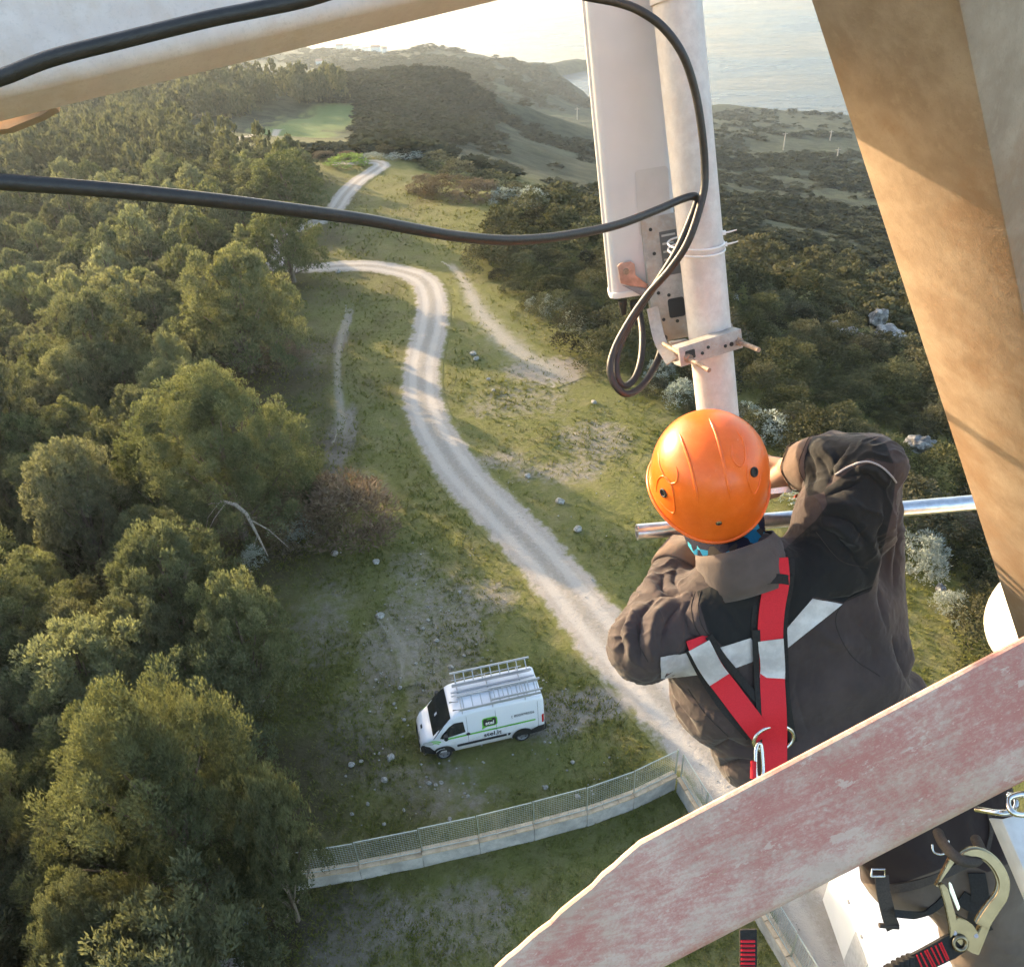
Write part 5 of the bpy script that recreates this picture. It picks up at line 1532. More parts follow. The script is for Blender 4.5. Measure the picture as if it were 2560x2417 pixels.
seam([(1592, 1560), (1598, 1610), (1620, 1655)]); seam([(2170, 1420), (2100, 1400), (2040, 1330)])
patch('reflective_band', [(1650, 1642), (1745, 1625), (1762, 1684), (1652, 1694)], M_REFL, worker, .005)
patch('reflective_band', [(1800, 1618), (1890, 1590), (1890, 1650), (1830, 1672)], M_REFL, worker)
patch('reflective_band', [(1965, 1572), (2031, 1496), (2106, 1510), (1965, 1622)], M_REFL, worker)

# body: head, neck, torso core, legs and hands in one skin
phi = R(38)
hh = math.sin(phi) * upi - math.cos(phi) * zed; hf = math.cos(phi) * upi + math.sin(phi) * zed
HC = cs(1772, 1186, 1.795)
hd = HC - hh * .045
def HP(x, f, h): return hd + rgt * x + hf * f + hh * h
bp = [(HP(0, -.02, .03), HP(0, .03, .03), .085, .083), (HP(0, .02, -.03), HP(0, .055, -.075), .068, .045), (HP(0, .092, .02), HP(0, .108, -.018), .010, .014),
      (HP(-.076, .0, -.01), HP(-.08, -.004, .02), .012, .014), (HP(.076, .0, -.01), HP(.08, -.004, .02), .012, .014), (HP(-.03, .088, -.05), HP(.03, .088, -.05), .010, .010),
      (HP(-.04, .075, .035), HP(.04, .075, .035), .018, .018),
      (HP(0, -.03, -.06), cs(1850, 1440, 1.85), .062, .068), (LS, cs(2070, 1410, 1.87), .06, .06), (cs(1830, 1560, 1.9), cs(2050, 1520, 1.9), .09, .09), (cs(1930, 1560, 1.9), cs(2150, 1930, 1.97), .11, .10),
      (cs(2150, 1930, 1.97), cs(2330, 2130, 1.98), .10, .10), (LS, LE, .05, .045), (LE, LW, .042, .032), (RS, RE, .05, .045), (RE, RW, .045, .034),
      (RW, RW + fa * .05, .034, .030), (LW, LW + la * .05, .032, .028)]
V1, f1 = surface_nets(body_fn(bp, .02), cs(1500, 1000, 1.62) - .02, np.array([cs(2480, 1000, 2.1)[0], cs(2000, 2280, 2.1)[1], 2.2]), .010)
def hand_prims(w, a, b, c, curl, side):
    """palm with four unequal fingers curling and a thumb leaving its side: a = along, b = across, c = palm side"""
    pr = [(w + a * .02, w + a * .075, .027, .026)]
    for k, (o, L_) in enumerate(((-.030, .070), (-.010, .080), (.010, .076), (.029, .060))):
        p0 = w + a * .085 + b * o
        p1 = p0 + (a * math.cos(curl * .7) + c * math.sin(curl * .7)) * L_ * .45
        p2 = p1 + (a * math.cos(curl * 1.7) + c * math.sin(curl * 1.7)) * L_ * .33
        p3 = p2 + (a * math.cos(curl * 2.5) + c * math.sin(curl * 2.5)) * L_ * .25
        pr += [(w + a * .05 + b * o * .8, p0, .013, .0105), (p0, p1, .0100, .0092), (p1, p2, .0092, .0085), (p2, p3, .0085, .0072)]
    t0 = w + a * .03 + b * side * .026; t1 = t0 + a * .030 + b * side * .026 + c * .012; t2 = t1 + a * .028 + b * side * .004 + c * .014
    pr += [(t0, t1, .014, .0115), (t1, t2, .0115, .009)]
    return pr
RH = RW + fa * .035; LH = LW + la * .03
rhp = hand_prims(RH, unit((fa + np.array([0, .55, .25]))[None])[0], unit(np.cross(unit((fa + np.array([0, .55, .25]))[None])[0], fc)[None])[0], fc * 1.0, .75, 1)
lhp = hand_prims(LH, la, unit(np.cross(la, lc)[None])[0], lc, .7, -1)
def hand_mesh(pr):
    pts_ = np.array([q for a, b, _, _ in pr for q in (a, b)])
    return surface_nets(body_fn(pr, .006), pts_.min(0) - .04, pts_.max(0) + .04, .0034)
V2, f2 = hand_mesh(rhp); V3, f3 = hand_mesh(lhp)
bme = mesh_np('body', cs2w(np.vstack([V1, V2, V3])), np.vstack([f1, f2 + len(V1), f3 + len(V1) + len(V2)]), True)
part('body', bme, M_SKIN, worker)
band('neck_gaiter', [(cs(1834, 1400, 1.82), rgt * .076, zed * .080, .05), (cs(1826, 1378, 1.825), rgt * .080, zed * .078, .04), (cs(1817, 1350, 1.84), rgt * .088, zed * .076, .04), (cs(1808, 1315, 1.86), rgt * .094, zed * .074, .03), (cs(1800, 1270, 1.87), rgt * .092, zed * .070, .03)], M_GAITER, worker)
# helmet
seg, vs = 96, []
rings = [(th, 0) for th in np.linspace(2, 90, 26)] + [(90, z) for z in (.012, .024, .034, .040)]
for th, z in rings:
    for k in range(seg):
        a = 2 * math.pi * k / seg
        sx, sy, sz = .1285, .136, .146
        st_, ct_ = math.sin(R(th)), math.cos(R(th))
        fx, fy = math.cos(a), math.sin(a)
        fl = 1 + (.10 * (z / .040) ** 2 * .35)
        drop = z * (1.15 - .55 * fx * fx) * (1 + .35 * max(0, -fy))
        sq = 1 + .035 * math.sin(2 * R(th)) ** 2
        vs.append(HC + rgt * sx * st_ * fx * fl * sq + hf * sy * st_ * fy * fl * sq + hh * (sz * ct_ * sq - drop))
V_ = np.array(vs); n_r = len(rings)
i = np.arange(n_r - 1)[:, None] * seg; k = np.arange(seg)[None]; k2 = (k + 1) % seg
f = np.stack([i + k, i + k2, i + seg + k2, i + seg + k], -1).reshape(-1, 4).tolist() + [list(range(seg))]
hme = bpy.data.meshes.new('helmet_shell'); hme.from_pydata(cs2w(V_).tolist(), [], f)
bm = bmesh.new(); bm.from_mesh(hme); bmesh.ops.recalc_face_normals(bm, faces=bm.faces); bm.to_mesh(hme); HB = BVHTree.FromBMesh(bm); bm.free()
for p_ in hme.polygons: p_.use_smooth = True
rimL = cs2w(V_[-seg:])
helmet = part('helmet', hme, M_HELMET, worker, 'bright orange ridged safety helmet')
part('rim', tube_mesh('rim', list(rimL) + [rimL[0]], .0042, 10, False), M_HELMET, helmet)
def on_helmet(name, pts, rad, mat=M_HELMET, n=8, sink=.35):
    L_ = [hit(HB, u, v) for u, v, _ in smooth_path([(a, b, 0) for a, b in pts], n)]
    L_ = np.array([np.array(a + b * rad * (1 - 2 * sink)) for a, b in L_])
    return part(name, tube_mesh(name, L_, [rad * .3] + [rad] * 6 + [rad * .2], 10), mat, helmet)
on_helmet('ridge', [(1697, 1080), (1710, 1115), (1727, 1165), (1738, 1215), (1746, 1262)], .0034, sink=.62)
on_helmet('ridge', [(1772, 1042), (1790, 1085), (1806, 1145), (1818, 1205), (1829, 1258)], .0034, sink=.62)
on_helmet('embossed_line', [(1645, 1130), (1652, 1170), (1672, 1205), (1690, 1205), (1694, 1185), (1690, 1165)], .0022, sink=.5)
on_helmet('embossed_line', [(1830, 1110), (1832, 1148), (1850, 1166), (1862, 1150), (1858, 1105), (1838, 1070)], .0022, sink=.5)
on_helmet('embossed_line', [(1640, 1230), (1645, 1200), (1658, 1190), (1675, 1205), (1684, 1240), (1686, 1280), (1670, 1275), (1648, 1252)], .002, sink=.5)
on_helmet('embossed_line', [(1868, 1160), (1870, 1200), (1884, 1235), (1898, 1210), (1900, 1180)], .002, sink=.5)
def grommet(u, v, r0, r1, name='grommet', mat=M_RUBBER):
    p_, n_ = hit(HB, u, v); T_, X_, Y_ = frame3(p_, p_ + n_, _U)
    g = part(name, tube_mesh(name, [p_ + (X_ * math.cos(a) + Y_ * math.sin(a)) * r0 + n_ * .001 for a in np.linspace(0, 6.2832, 28)], r1, 10, False), mat, helmet)
    part('hole', tube_mesh('hole', [p_ - n_ * .002, p_ + n_ * .0006], r0, 20), M_RUBBER, helmet)
    return g
grommet(1659, 1232, .0085, .0026); grommet(1885, 1180, .0085, .0026)
p_, n_ = hit(HB, 1797, 1307); part('rivet', tube_mesh('rivet', [p_ - n_ * .002, p_ + n_ * .002, p_ + n_ * .003], [.0068, .0068, .004], 16), M_STEEL, helmet)
part('rivet', tube_mesh('rivet', [p_ + n_ * .0025, p_ + n_ * .0045], .003, 12), M_RUBBER, helmet)
# harness ------------------------------------------------------------
lay('shoulder_pad', [(1938, 1395), (1937, 1449), (1926, 1507), (1920, 1570), (1920, 1592)], .078, M_BLACKWEB, worker, .004, .005)
RSTR = [(1934, 1398), (1937, 1449), (1927, 1507), (1921, 1574), (1923, 1622), (1926, 1693), (1930, 1765), (1933, 1837), (1934, 1904), (1934, 1965)]
lay('red_strap', RSTR, .054, M_RED, worker, .012, .004)
lay('keeper_band', [(1895, 1450), (1935, 1443), (1972, 1447)], .021, M_BLACKWEB, worker, .018, .003)
for du in (-34, 34):
    lay('strap_edge', [(u + du * (1 + .004 * max(0, v - 1800) * (1 if du > 0 else 0)), v) for u, v in ((1921, 1572), (1923, 1622), (1926, 1693), (1931, 1765), (1940, 1850))], .017, M_BLACKWEB, worker, .008, .003)
lay('reflective_strip', [(1922, 1594), (1923, 1622), (1925, 1660), (1926, 1690)], .0545, M_REFL, worker, .0165, .0012)
LSTR = [(1738, 1596), (1756, 1630), (1788, 1680), (1822, 1728), (1862, 1782), (1905, 1836)]
lay('red_strap', LSTR, .050, M_RED, worker, .007, .004)
lay('reflective_strip', [(1746, 1612), (1768, 1650), (1797, 1693)], .0505, M_REFL, worker, .0115, .0012)
lay('strap_edge', [(1718, 1622), (1740, 1660), (1770, 1712), (1815, 1778), (1872, 1840)], .015, M_BLACKWEB, worker, .005, .003)
lay('strap_edge', [(1770, 1588), (1800, 1635), (1830, 1672), (1862, 1712), (1890, 1745)], .017, M_BLACKWEB, worker, .005, .003)
dc_, dn_ = hit(JB, 1928, 1838)
T, X, Y = frame3(dc_, dc_ + dn_, _R)
part('d_ring', tube_mesh('d_ring', [dc_ + dn_ * .012 + X * math.cos(a) * .046 + Y * math.sin(a) * .034 for a in np.linspace(0, 6.2832, 40)], .0055, 10, False), M_STEEL, worker)
ca = [P(1893, 1862, 1.72), P(1889, 1880, 1.715), P(1890, 1935, 1.71), P(1900, 1950, 1.71), P(1908, 1930, 1.715), P(1904, 1868, 1.72), P(1898, 1858, 1.72), P(1893, 1862, 1.72)]
cb = part('carabiner', tube_mesh('carabiner', ca, .0042, 10, False, 6), M_STEEL, worker)
part('lock_sleeve', tube_mesh('lock_sleeve', [P(1884, 1902, 1.712), P(1883, 1945, 1.708)], .0065, 12), M_RED, cb)

# trousers ------------------------------------------------------------
tr_ = [(cs(2240, 2050, 1.96), cs(2400, 2010, 2.0), .118, .118), (cs(2262, 2130, 1.955), cs(2262, 2160, 1.955), .112, .105), (cs(2420, 2110, 1.97), cs(2420, 2160, 1.97), .118, .115),
       (cs(2420, 2170, 1.97), cs(2500, 2480, 1.97), .112, .088), (cs(2500, 2480, 1.97), cs(2540, 2930, 2.12), .078, .052),
       (cs(2262, 2130, 1.97), cs(2262, 2110, 2.36), .095, .075), (cs(2262, 2110, 2.36), cs(2470, 2420, 2.62), .070, .052)]
def twr(Q):
    x, y, z = Q[:, 0], Q[:, 1], Q[:, 2]
    return -(((1 - np.abs(vnoise(x * 9 + y * 5, y * 20 - x * 8, z * 12))) ** 2 - .35) * .011 + ((1 - np.abs(vnoise(x * 28, y * 28, z * 28))) ** 2 - .35) * .003)
tv, tf = surface_nets(body_fn(tr_, .03, twr), np.array([cs(2120, 1, 2.0)[0], cs(1, 1960, 1.95)[1], 1.80]), np.array([cs(2660, 1, 2.1)[0], cs(1, 2980, 2.1)[1], 2.72]), .009)
tx, ty = px(tv)
tme = mesh_np('trousers', cs2w(tv), tf, True)
fattr(tme, 'black', np.where(tv[:, 2] < 2.1, poly_sd([(2100, 2200), (2205, 2212), (2262, 2204), (2330, 2180), (2400, 2150), (2470, 2180), (2540, 2150), (2620, 2040), (2620, 1940), (2100, 1940)], tx, ty), 20) * .0009)
tb_ = bmesh.new(); tb_.from_mesh(tme); TB = BVHTree.FromBMesh(tb_); tb_.free()
part('trousers', tme, M_TROUSER, worker)
for A_, B_ in ((cs(2540, 2930, 2.12), cs(2500, 2990, 2.26)), (cs(2470, 2420, 2.62), cs(2450, 2440, 2.80))):
    vb_, fb_ = surface_nets(body_fn([(A_, B_, .052, .042), (A_, A_ - np.array([0, .06, 0]), .056, .056)], .02), np.minimum(A_, B_) - .14, np.maximum(A_, B_) + .09, .012)
    wpart('boot', vb_, fb_, M_GLOVE)
lay('belt_trim', [(2212, 2222), (2270, 2214), (2340, 2190), (2410, 2158)], .018, M_DARKWEB, worker, .003, .004, 6, TB)
lay('leg_strap', [(2235, 2282), (2290, 2286), (2340, 2262), (2372, 2225)], .016, M_BLACKWEB, worker, .003, .004, 6, TB)
for q in ([(2440, 2180), (2450, 2240), (2440, 2300)], [(2400, 2240), (2440, 2262), (2480, 2255)], [(2380, 2290), (2430, 2310), (2470, 2300)]):
    lay('leg_strap', q, .036, M_BLACKWEB, worker, .004, .004, 6, TB)
lay('back_cord', [(2470, 2030), (2478, 2070), (2466, 2130)], .008, M_DARKWEB, worker, .004, .004, 6, TB)
nrm = [-_F] * 19
sp_ = smooth_path([P(2203, 2186, 1.80), P(2208, 2230, 1.79), P(2222, 2290, 1.79), P(2232, 2318, 1.80)], 6)
stp = part('hanging_strap', ribbon_mesh('hanging_strap', sp_, .031, nrm, .003), M_DARKWEB, worker)
e0 = P(2198, 2312, 1.795); e1 = P(2246, 2316, 1.795)
part('strap_end', tube_mesh('strap_end', [e0, e1], .0055, 10), M_DARKWEB, stp)
bk0 = P(2196, 2183, 1.79)
part('buckle', tube_mesh('buckle', [P(2178, 2190, 1.79), P(2212, 2190, 1.785), P(2212, 2172, 1.785), P(2180, 2172, 1.79), P(2178, 2190, 1.79)], .003, 8, False), M_STEEL, worker)
part('wire_loop', tube_mesh('wire_loop', [P(2330, 2110, 1.76), P(2334, 2128, 1.755), P(2350, 2135, 1.75), P(2366, 2128, 1.755), P(2372, 2100, 1.76)], .0024, 8, False, 6), M_STEEL, worker)
rings_ = root('steel_rings', P(2520, 2040, 1.6), 'linked silver rings at the right edge below the red-stained brace', 'rings')
part('ring', tube_mesh('ring', [P(2440, 2022, 1.62), P(2465, 2026, 1.6), P(2500, 2031, 1.58), P(2528, 2028, 1.58), P(2540, 2010, 1.58), P(2534, 1992, 1.59), P(2520, 1986, 1.6)], .006, 12, True, 6), M_STEEL, rings_)
part('ring', tube_mesh('ring', [P(2520, 1998, 1.57), P(2520, 2012, 1.56), P(2530, 2028, 1.55), P(2550, 2036, 1.55), P(2580, 2030, 1.56), P(2590, 2000, 1.57), P(2560, 1985, 1.58), P(2530, 1990, 1.575), P(2520, 1998, 1.57)], .006, 12, False, 6), M_STEEL, rings_)

# snap hook and lanyard --------------------------------------------------
hk = root('scaffold_hook', P(2430, 2380, 1.5), 'large bronze steel scaffold hook hanging at the hip', 'snap hook')
HZ = 1.50
def hp(u, v, dz=0): return P(2000 + u * .2818, 1900 + v * .2818, HZ + dz)
me = ribbon_mesh('hook_arm', smooth_path([hp(1395, 850), hp(1450, 812), hp(1545, 798), hp(1650, 845), hp(1735, 940), hp(1782, 1060), hp(1762, 1180), hp(1690, 1285), hp(1620, 1390), hp(1590, 1450)], 8), [.012, .017, .020, .021, .022, .024, .027, .029, .030, .030], [-_F] * 73, .011)
bm = bmesh.new(); bm.from_mesh(me); bmesh.ops.bevel(bm, geom=[e for e in bm.edges if len(e.link_faces) == 2 and e.calc_face_angle(0) > .9], offset=.0034, segments=3, affect='EDGES'); bm.to_mesh(me); bm.free(); shade_auto(me, 50)
part('hook_arm', me, M_HOOK, hk)
def plate(name, pts, th, mat, parent, dz=0, bev=.0012):
    bm = bmesh.new(); vs = [bm.verts.new(hp(u, v, dz)) for u, v in pts]; f = bm.faces.new(vs)
    ex = bmesh.ops.extrude_face_region(bm, geom=[f])
    for v in ex['geom']:
        if isinstance(v, bmesh.types.BMVert): v.co += _F * th
    bmesh.ops.recalc_face_normals(bm, faces=bm.faces)
    bmesh.ops.bevel(bm, geom=bm.edges[:], offset=bev, segments=2, affect='EDGES')
    me = bm_mesh(name, bm); shade_auto(me, 35)
    return part(name, me, mat, parent)
plate('side_plate', [(1345, 1560), (1352, 1440), (1400, 1395), (1470, 1415), (1540, 1465), (1580, 1530), (1600, 1490), (1640, 1395), (1700, 1420), (1690, 1480), (1590, 1730), (1530, 1712), (1440, 1660), (1370, 1590)], .012, M_HOOK, hk, -.004)
plate('gate', [(1340, 850), (1392, 835), (1400, 870), (1260, 1065), (1240, 1130), (1205, 1120), (1240, 1050)], .009, M_HOOK, hk, -.001)
plate('gate_lever', [(1240, 1105), (1275, 1095), (1315, 1140), (1390, 1400), (1372, 1540), (1335, 1580), (1330, 1480), (1290, 1280)], .008, M_HOOK, hk, -.006)
plate('spring_lever', [(1320, 1080), (1345, 1090), (1425, 1310), (1405, 1340), (1330, 1160)], .006, M_STEEL, hk, .004)
part('eyelet', tube_mesh('eyelet', [hp(1420 + 58 * math.cos(a), 1622 + 58 * math.sin(a), -.006) for a in np.linspace(0, 6.2832, 30)], .0042, 10, False), M_HOOK, hk)
for (u, v) in ((1372, 1530), (1562, 1555), (1640, 1420)):
    part('rivet', tube_mesh('rivet', [hp(u, v, -.0055), hp(u, v, -.003)], .004, 12), M_STEEL, hk)
solo('sling_loop', tube_mesh('sling_loop', [hp(1225, 640, .06), hp(1260, 720, .03), hp(1330, 810, .0), hp(1420, 880, -.012), hp(1500, 900, -.012), hp(1570, 880, .0), hp(1600, 800, .03), hp(1560, 700, .07)], .010, 12, True, 6), M_DARKWEB, 'black webbing loop threaded through the scaffold hook', 'sling')
ly = root('lanyard', P(2240, 2420, 1.5), 'black lanyard with red stitching tied to the scaffold hook', 'lanyard')
Ls = smooth_path([hp(1440, 1615, .002), hp(1330, 1640, .002), hp(1200, 1705), hp(1050, 1780), hp(880, 1850), hp(700, 1960)], 8)
part('webbing', ribbon_mesh('webbing', Ls, [.028, .044, .042, .040, .034, .030], [-_F] * len(Ls), .006), M_BLACKWEB, ly)
for k in range(8):
    a = .30 + .045 * k; q = Ls[int(a * (len(Ls) - 1))]; q2 = Ls[int(a * (len(Ls) - 1)) + 1]
    T_ = unit((q2 - q)[None])[0]; S_ = unit(np.cross(T_, np.array(_F))[None])[0]
    part('red_stitch', tube_mesh('red_stitch', [q - S_ * .017 - np.array(_F) * .007, q + S_ * .017 - np.array(_F) * .007], .0016, 6), M_RED, ly)
for k in range(6):
    q = Ls[int((.72 + .045 * k) * (len(Ls) - 1))]
    part('elastic_fold', tube_mesh('elastic_fold', [q + np.array(_U) * .02 - np.array(_F) * .004, q - np.array(_U) * .02 - np.array(_F) * .004], .008, 10), M_BLACKWEB, ly)
# red and black strap end hanging below the brace
hs = root('shock_absorber', P(1870, 2440, 1.25), 'black strap with red ladder stitching hanging under the brace', 'strap')
part('webbing', ribbon_mesh('webbing', [P(1869, 2320, 1.25), P(1870, 2370, 1.25), P(1868, 2460, 1.25)], .026, [-_F] * 3, .004), M_BLACKWEB, hs)
for k in range(7):
    vv = 2352 + 11 * k; part('red_stitch', tube_mesh('red_stitch', [P(1852, vv, 1.246), P(1887, vv, 1.246)], .0022, 6), M_RED, hs)
# spanner in the right hand
sp0 = root('spanner', P(1930, 1235, 2.02), 'red-tipped open spanner held in the right hand beside the helmet', 'spanner')
SZ = 1.965
hdp = []
for a in np.linspace(R(-150), R(110), 20): hdp.append((1992 + 17 * math.cos(a), 1228 + 17 * math.sin(a)))
for a in np.linspace(R(110), R(-150), 20): hdp.append((1994 + 8 * math.cos(a), 1228 + 8 * math.sin(a)))
bm = bmesh.new(); vs = [bm.verts.new(P(u, v, SZ)) for u, v in hdp]; f = bm.faces.new(vs); ex = bmesh.ops.extrude_face_region(bm, geom=[f])
for v in ex['geom']:
    if isinstance(v, bmesh.types.BMVert): v.co += _F * .009
bmesh.ops.triangulate(bm, faces=[q for q in bm.faces if len(q.verts) > 4]); bmesh.ops.recalc_face_normals(bm, faces=bm.faces)
part('jaw', bm_mesh('jaw', bm), plain('red_spanner_paint', (.55, .08, .03), .4, .2, .1), sp0)
part('shaft', ribbon_mesh('shaft', [P(1875, 1246, SZ + .03), P(1920, 1228, SZ + .01), P(1978, 1222, SZ)], [.010, .012, .016], [-_F] * 3, .007), M_STEEL, sp0)
# ================================================================== van
def text_mesh(body, size, bold=0.0, align='CENTER'):
    cu = bpy.data.curves.new('lettering', 'FONT'); cu.body = body; cu.size = size; cu.align_x = align; cu.offset = bold; cu.extrude = .002; cu.resolution_u = 3
    o = bpy.data.objects.new('lettering', cu); COL.objects.link(o)
    dg = bpy.context.evaluated_depsgraph_get()
    me = bpy.data.meshes.new_from_object(o.evaluated_get(dg))
    bpy.data.objects.remove(o)
    return me
M_VAN = plain('white_van_paint', (0.74, 0.77, 0.82), .32, 0, .03, 2, .5)
t = NT('van_paint_dusty'); p = t.pos()
_h = t.new('SeparateXYZ'); t.l.new(p, _h.inputs[0])
_m = t.ramp(t.math('ADD', _h.outputs[2], t.math('MULTIPLY', t.noise(p, 3.0, 6, .75), 1.3)), 1.75, .95)
t.bsdf(t.mix(t.math('MULTIPLY', _m, .55), (0.74, 0.77, 0.82), (0.42, 0.36, 0.28)), t.math('ADD', .28, t.math('MULTIPLY', _m, .4)), 0, .5)
M_VAN = t.m
M_GLASS = plain('dark_glass', (0.018, 0.022, 0.024), .06, 0, .1, 2, .8)
M_PLASTIC = plain('black_bumper_plastic', (0.022, 0.022, 0.024), .6, 0, .15, 8)
M_GREEN = plain('bright_green_film', (0.14, 0.52, 0.05), .4, 0, .04)
M_INK = plain('black_ink', (0.025, 0.028, 0.03), .45, 0, .05)
M_WHITEF = plain('white_film', (0.85, 0.86, 0.87), .4, 0, .02)
M_TYRE = plain('tyre_rubber', (0.025, 0.024, 0.024), .85, 0, .2, 30)
M_RIM = plain('grey_steel_rim', (0.26, 0.26, 0.27), .5, .5, .1, 20)
M_TAIL = plain('red_lamp', (0.45, 0.02, 0.02), .2, 0, .05)
M_LAMP = plain('clear_lamp', (0.72, 0.74, 0.78), .1, .3, .05)
M_ALU = plain('aluminium_ladder', (0.50, 0.51, 0.53), .42, .6, .08, 30)
fw, rw = ground(1112, 1890), ground(1306, 1846)
fd = Vector((fw.x - rw.x, fw.y - rw.y, 0)); WB = fd.length; fd.normalize()
VS = WB / 3.45
vz = (gz(fw.x, fw.y) + gz(rw.x, rw.y)) / 2
lf = Vector((-fd.y, fd.x, 0))                      # van's left side
if lf.dot(Vector((0, -1, 0))) < 0: lf = -lf
mid = (fw + rw) / 2 - lf * 0.90 * VS; mid.z = vz
VM = Matrix.Translation(mid) @ Matrix((fd, lf, Vector((0, 0, 1)))).transposed().to_4x4() @ Matrix.Scale(VS, 4)
van = root('delivery_van', mid, 'white high-roof van with green stripe and ladders on its roof', 'van')
def vpart(name, me, mat, parent=van, label=None):
    me.transform(VM); return part(name, me, mat, parent, label)
# outline: x runs forward, front axle at 1.725
prof_top = [(-2.72, 2.30), (-2.69, 2.42), (-2.60, 2.49), (-1.5, 2.52), (0.4, 2.53), (0.85, 2.50), (1.12, 2.42), (1.30, 2.28), (1.60, 1.98), (1.90, 1.62), (2.10, 1.36), (2.25, 1.28), (2.45, 1.18), (2.58, 1.04), (2.66, .86), (2.70, .62), (2.68, .42)]
def ztop(x): return float(np.interp(x, [a for a, _ in prof_top], [b for _, b in prof_top]))
def halfw(x, z):
    w = 1.015 - .10 * max(0, (z - 1.25) / 1.2) ** 1.35
    w -= .05 * max(0, (.55 - z) / .3)
    if x > 1.6: w -= .34 * ((x - 1.6) / 1.1) ** 2.4
    if x < -2.6: w -= .04 * ((-2.6 - x) / .12)
    return w
xs = sorted(set([a for a, _ in prof_top] + list(np.linspace(-2.72, 2.68, 34))))
rings = []
for x in xs:
    zt = ztop(x); zb = .34; ring = []
    rr = min(.16, (zt - zb) * .3)
    for k in range(9): z = zb + (zt - rr - zb) * k / 8; ring.append((x, halfw(x, z), z))
    w = halfw(x, zt - rr)
    for k in range(1, 6):
        a = R(90 * k / 5); ring.append((x, w - rr * 1.1 * (1 - math.cos(a)), zt - rr + rr * math.sin(a)))
    for f_ in (.6, .3, 0): ring.append((x, (w - rr * 1.1) * f_, zt + .02 * (1 - f_)))
    full = ring + [(a, -b, c) for a, b, c in ring[-2::-1]]
    rings.append(full)
n = len(rings[0]); V_ = [p_ for r_ in rings for p_ in r_]; f = []
for i in range(len(rings) - 1):
    for k in range(n - 1): f.append((i * n + k, i * n + k + 1, (i + 1) * n + k + 1, (i + 1) * n + k))
    f.append((i * n + n - 1, i * n, (i + 1) * n, (i + 1) * n + n - 1))
f += [list(range(n))[::-1], [(len(rings) - 1) * n + k for k in range(n)]]
me = bpy.data.meshes.new('body'); me.from_pydata(V_, [], f)
bm = bmesh.new(); bm.from_mesh(me); bmesh.ops.recalc_face_normals(bm, faces=bm.faces); bm.to_mesh(me); bm.free(); shade_auto(me, 40)
vpart('body', me, M_VAN)
def side(name, pts, mat, eps=.008, s=1, parent=van, sub=True):
    """a flat outline laid on the van's flank"""
    bm = bmesh.new(); f_ = bm.faces.new([bm.verts.new((x, 0, z)) for x, z in pts])
    bmesh.ops.triangulate(bm, faces=[f_])
    if sub: bmesh.ops.subdivide_edges(bm, edges=bm.edges[:], cuts=2, use_grid_fill=True)
    for v in bm.verts: v.co.y = s * (halfw(v.co.x, v.co.z) + eps)
    bmesh.ops.recalc_face_normals(bm, faces=bm.faces)
    return vpart(name, bm_mesh(name, bm), mat, parent)
for s in (1, -1):
    side('door_window', [(.72, 1.44), (.78, 2.06), (1.16, 2.08), (1.40, 1.92), (1.72, 1.56), (1.82, 1.36), (1.7, 1.30)], M_GLASS, .009, s)
    side('sill_strip', [(1.14, .62), (1.14, .76), (-1.02, .76), (-1.02, .62)], M_PLASTIC, .02, s)
    side('sill_strip', [(-1.08, .62), (-1.08, .76), (-1.22, .76), (-1.16, .62)], M_PLASTIC, .02, s)
    for x in (.62, -.62):
        side('panel_seam', [(x, .62), (x + .012, .62), (x + .012, 2.3), (x, 2.3)], M_PLASTIC, .006, s)
    side('panel_seam', [(-2.45, .7), (-2.438, .7), (-2.438, 2.3), (-2.45, 2.3)], M_PLASTIC, .006, s)
    side('green_stripe', [(1.55, 1.20), (.55, 1.20), (-.6, 1.20), (-2.3, 1.20), (-2.34, 1.245), (-2.3, 1.29), (-.6, 1.29), (.55, 1.29), (1.5, 1.29)], M_GREEN, .010, s)
    side('tail_lamp', [(-2.70, .95), (-2.60, .98), (-2.60, 1.45), (-2.70, 1.48)], M_TAIL, .012, s)
    side('bumper_side', [(-2.71, .36), (-2.71, .80), (-2.45, .80), (-2.12, .66), (-2.16, .36)], M_PLASTIC, .02, s)
    side('bumper_side', [(2.2, .36), (2.12, .62), (2.3, .86), (2.6, .88), (2.67, .7), (2.67, .36)], M_PLASTIC, .02, s)
    side('headlamp', [(2.12, 1.02), (2.2, 1.22), (2.46, 1.12), (2.56, 1.0), (2.5, .94), (2.25, .96)], M_LAMP, .014, s)
    for cx in (1.725, -1.725):
        side('wheel_arch', [(cx + .48 * math.cos(a), max(.36, .36 + .50 * math.sin(a))) for a in np.linspace(-.05, math.pi + .05, 18)], M_RUBBER, .03, s, sub=False)
    for a, b in ((.30, .23), (.42, .35)):
        pts_ = [(2.06 + a * math.cos(t_), .84 + a * math.sin(t_)) for t_ in np.linspace(.7, 2.3, 10)] + [(2.06 + b * math.cos(t_), .84 + b * math.sin(t_)) for t_ in np.linspace(2.3, .7, 10)]
        side('green_arc', pts_, M_GREEN, .010, s, sub=False)
    c_ = Vector((.62, s * (halfw(.6, 1.3) + .03), 1.30))
    me = tube_mesh('door_handle', [c_ - Vector((0, s * .02, 0)), c_], .085, 14); vpart('door_handle', me, M_PLASTIC)
    mr = [Vector((1.62, s * 1.0, 1.42)), Vector((1.60, s * 1.14, 1.45)), Vector((1.58, s * 1.2, 1.5))]
    vpart('mirror', tube_mesh('mirror', mr + [Vector((1.58, s * 1.21, 1.72))], [.04, .05, .10, .09], 12), M_PLASTIC)
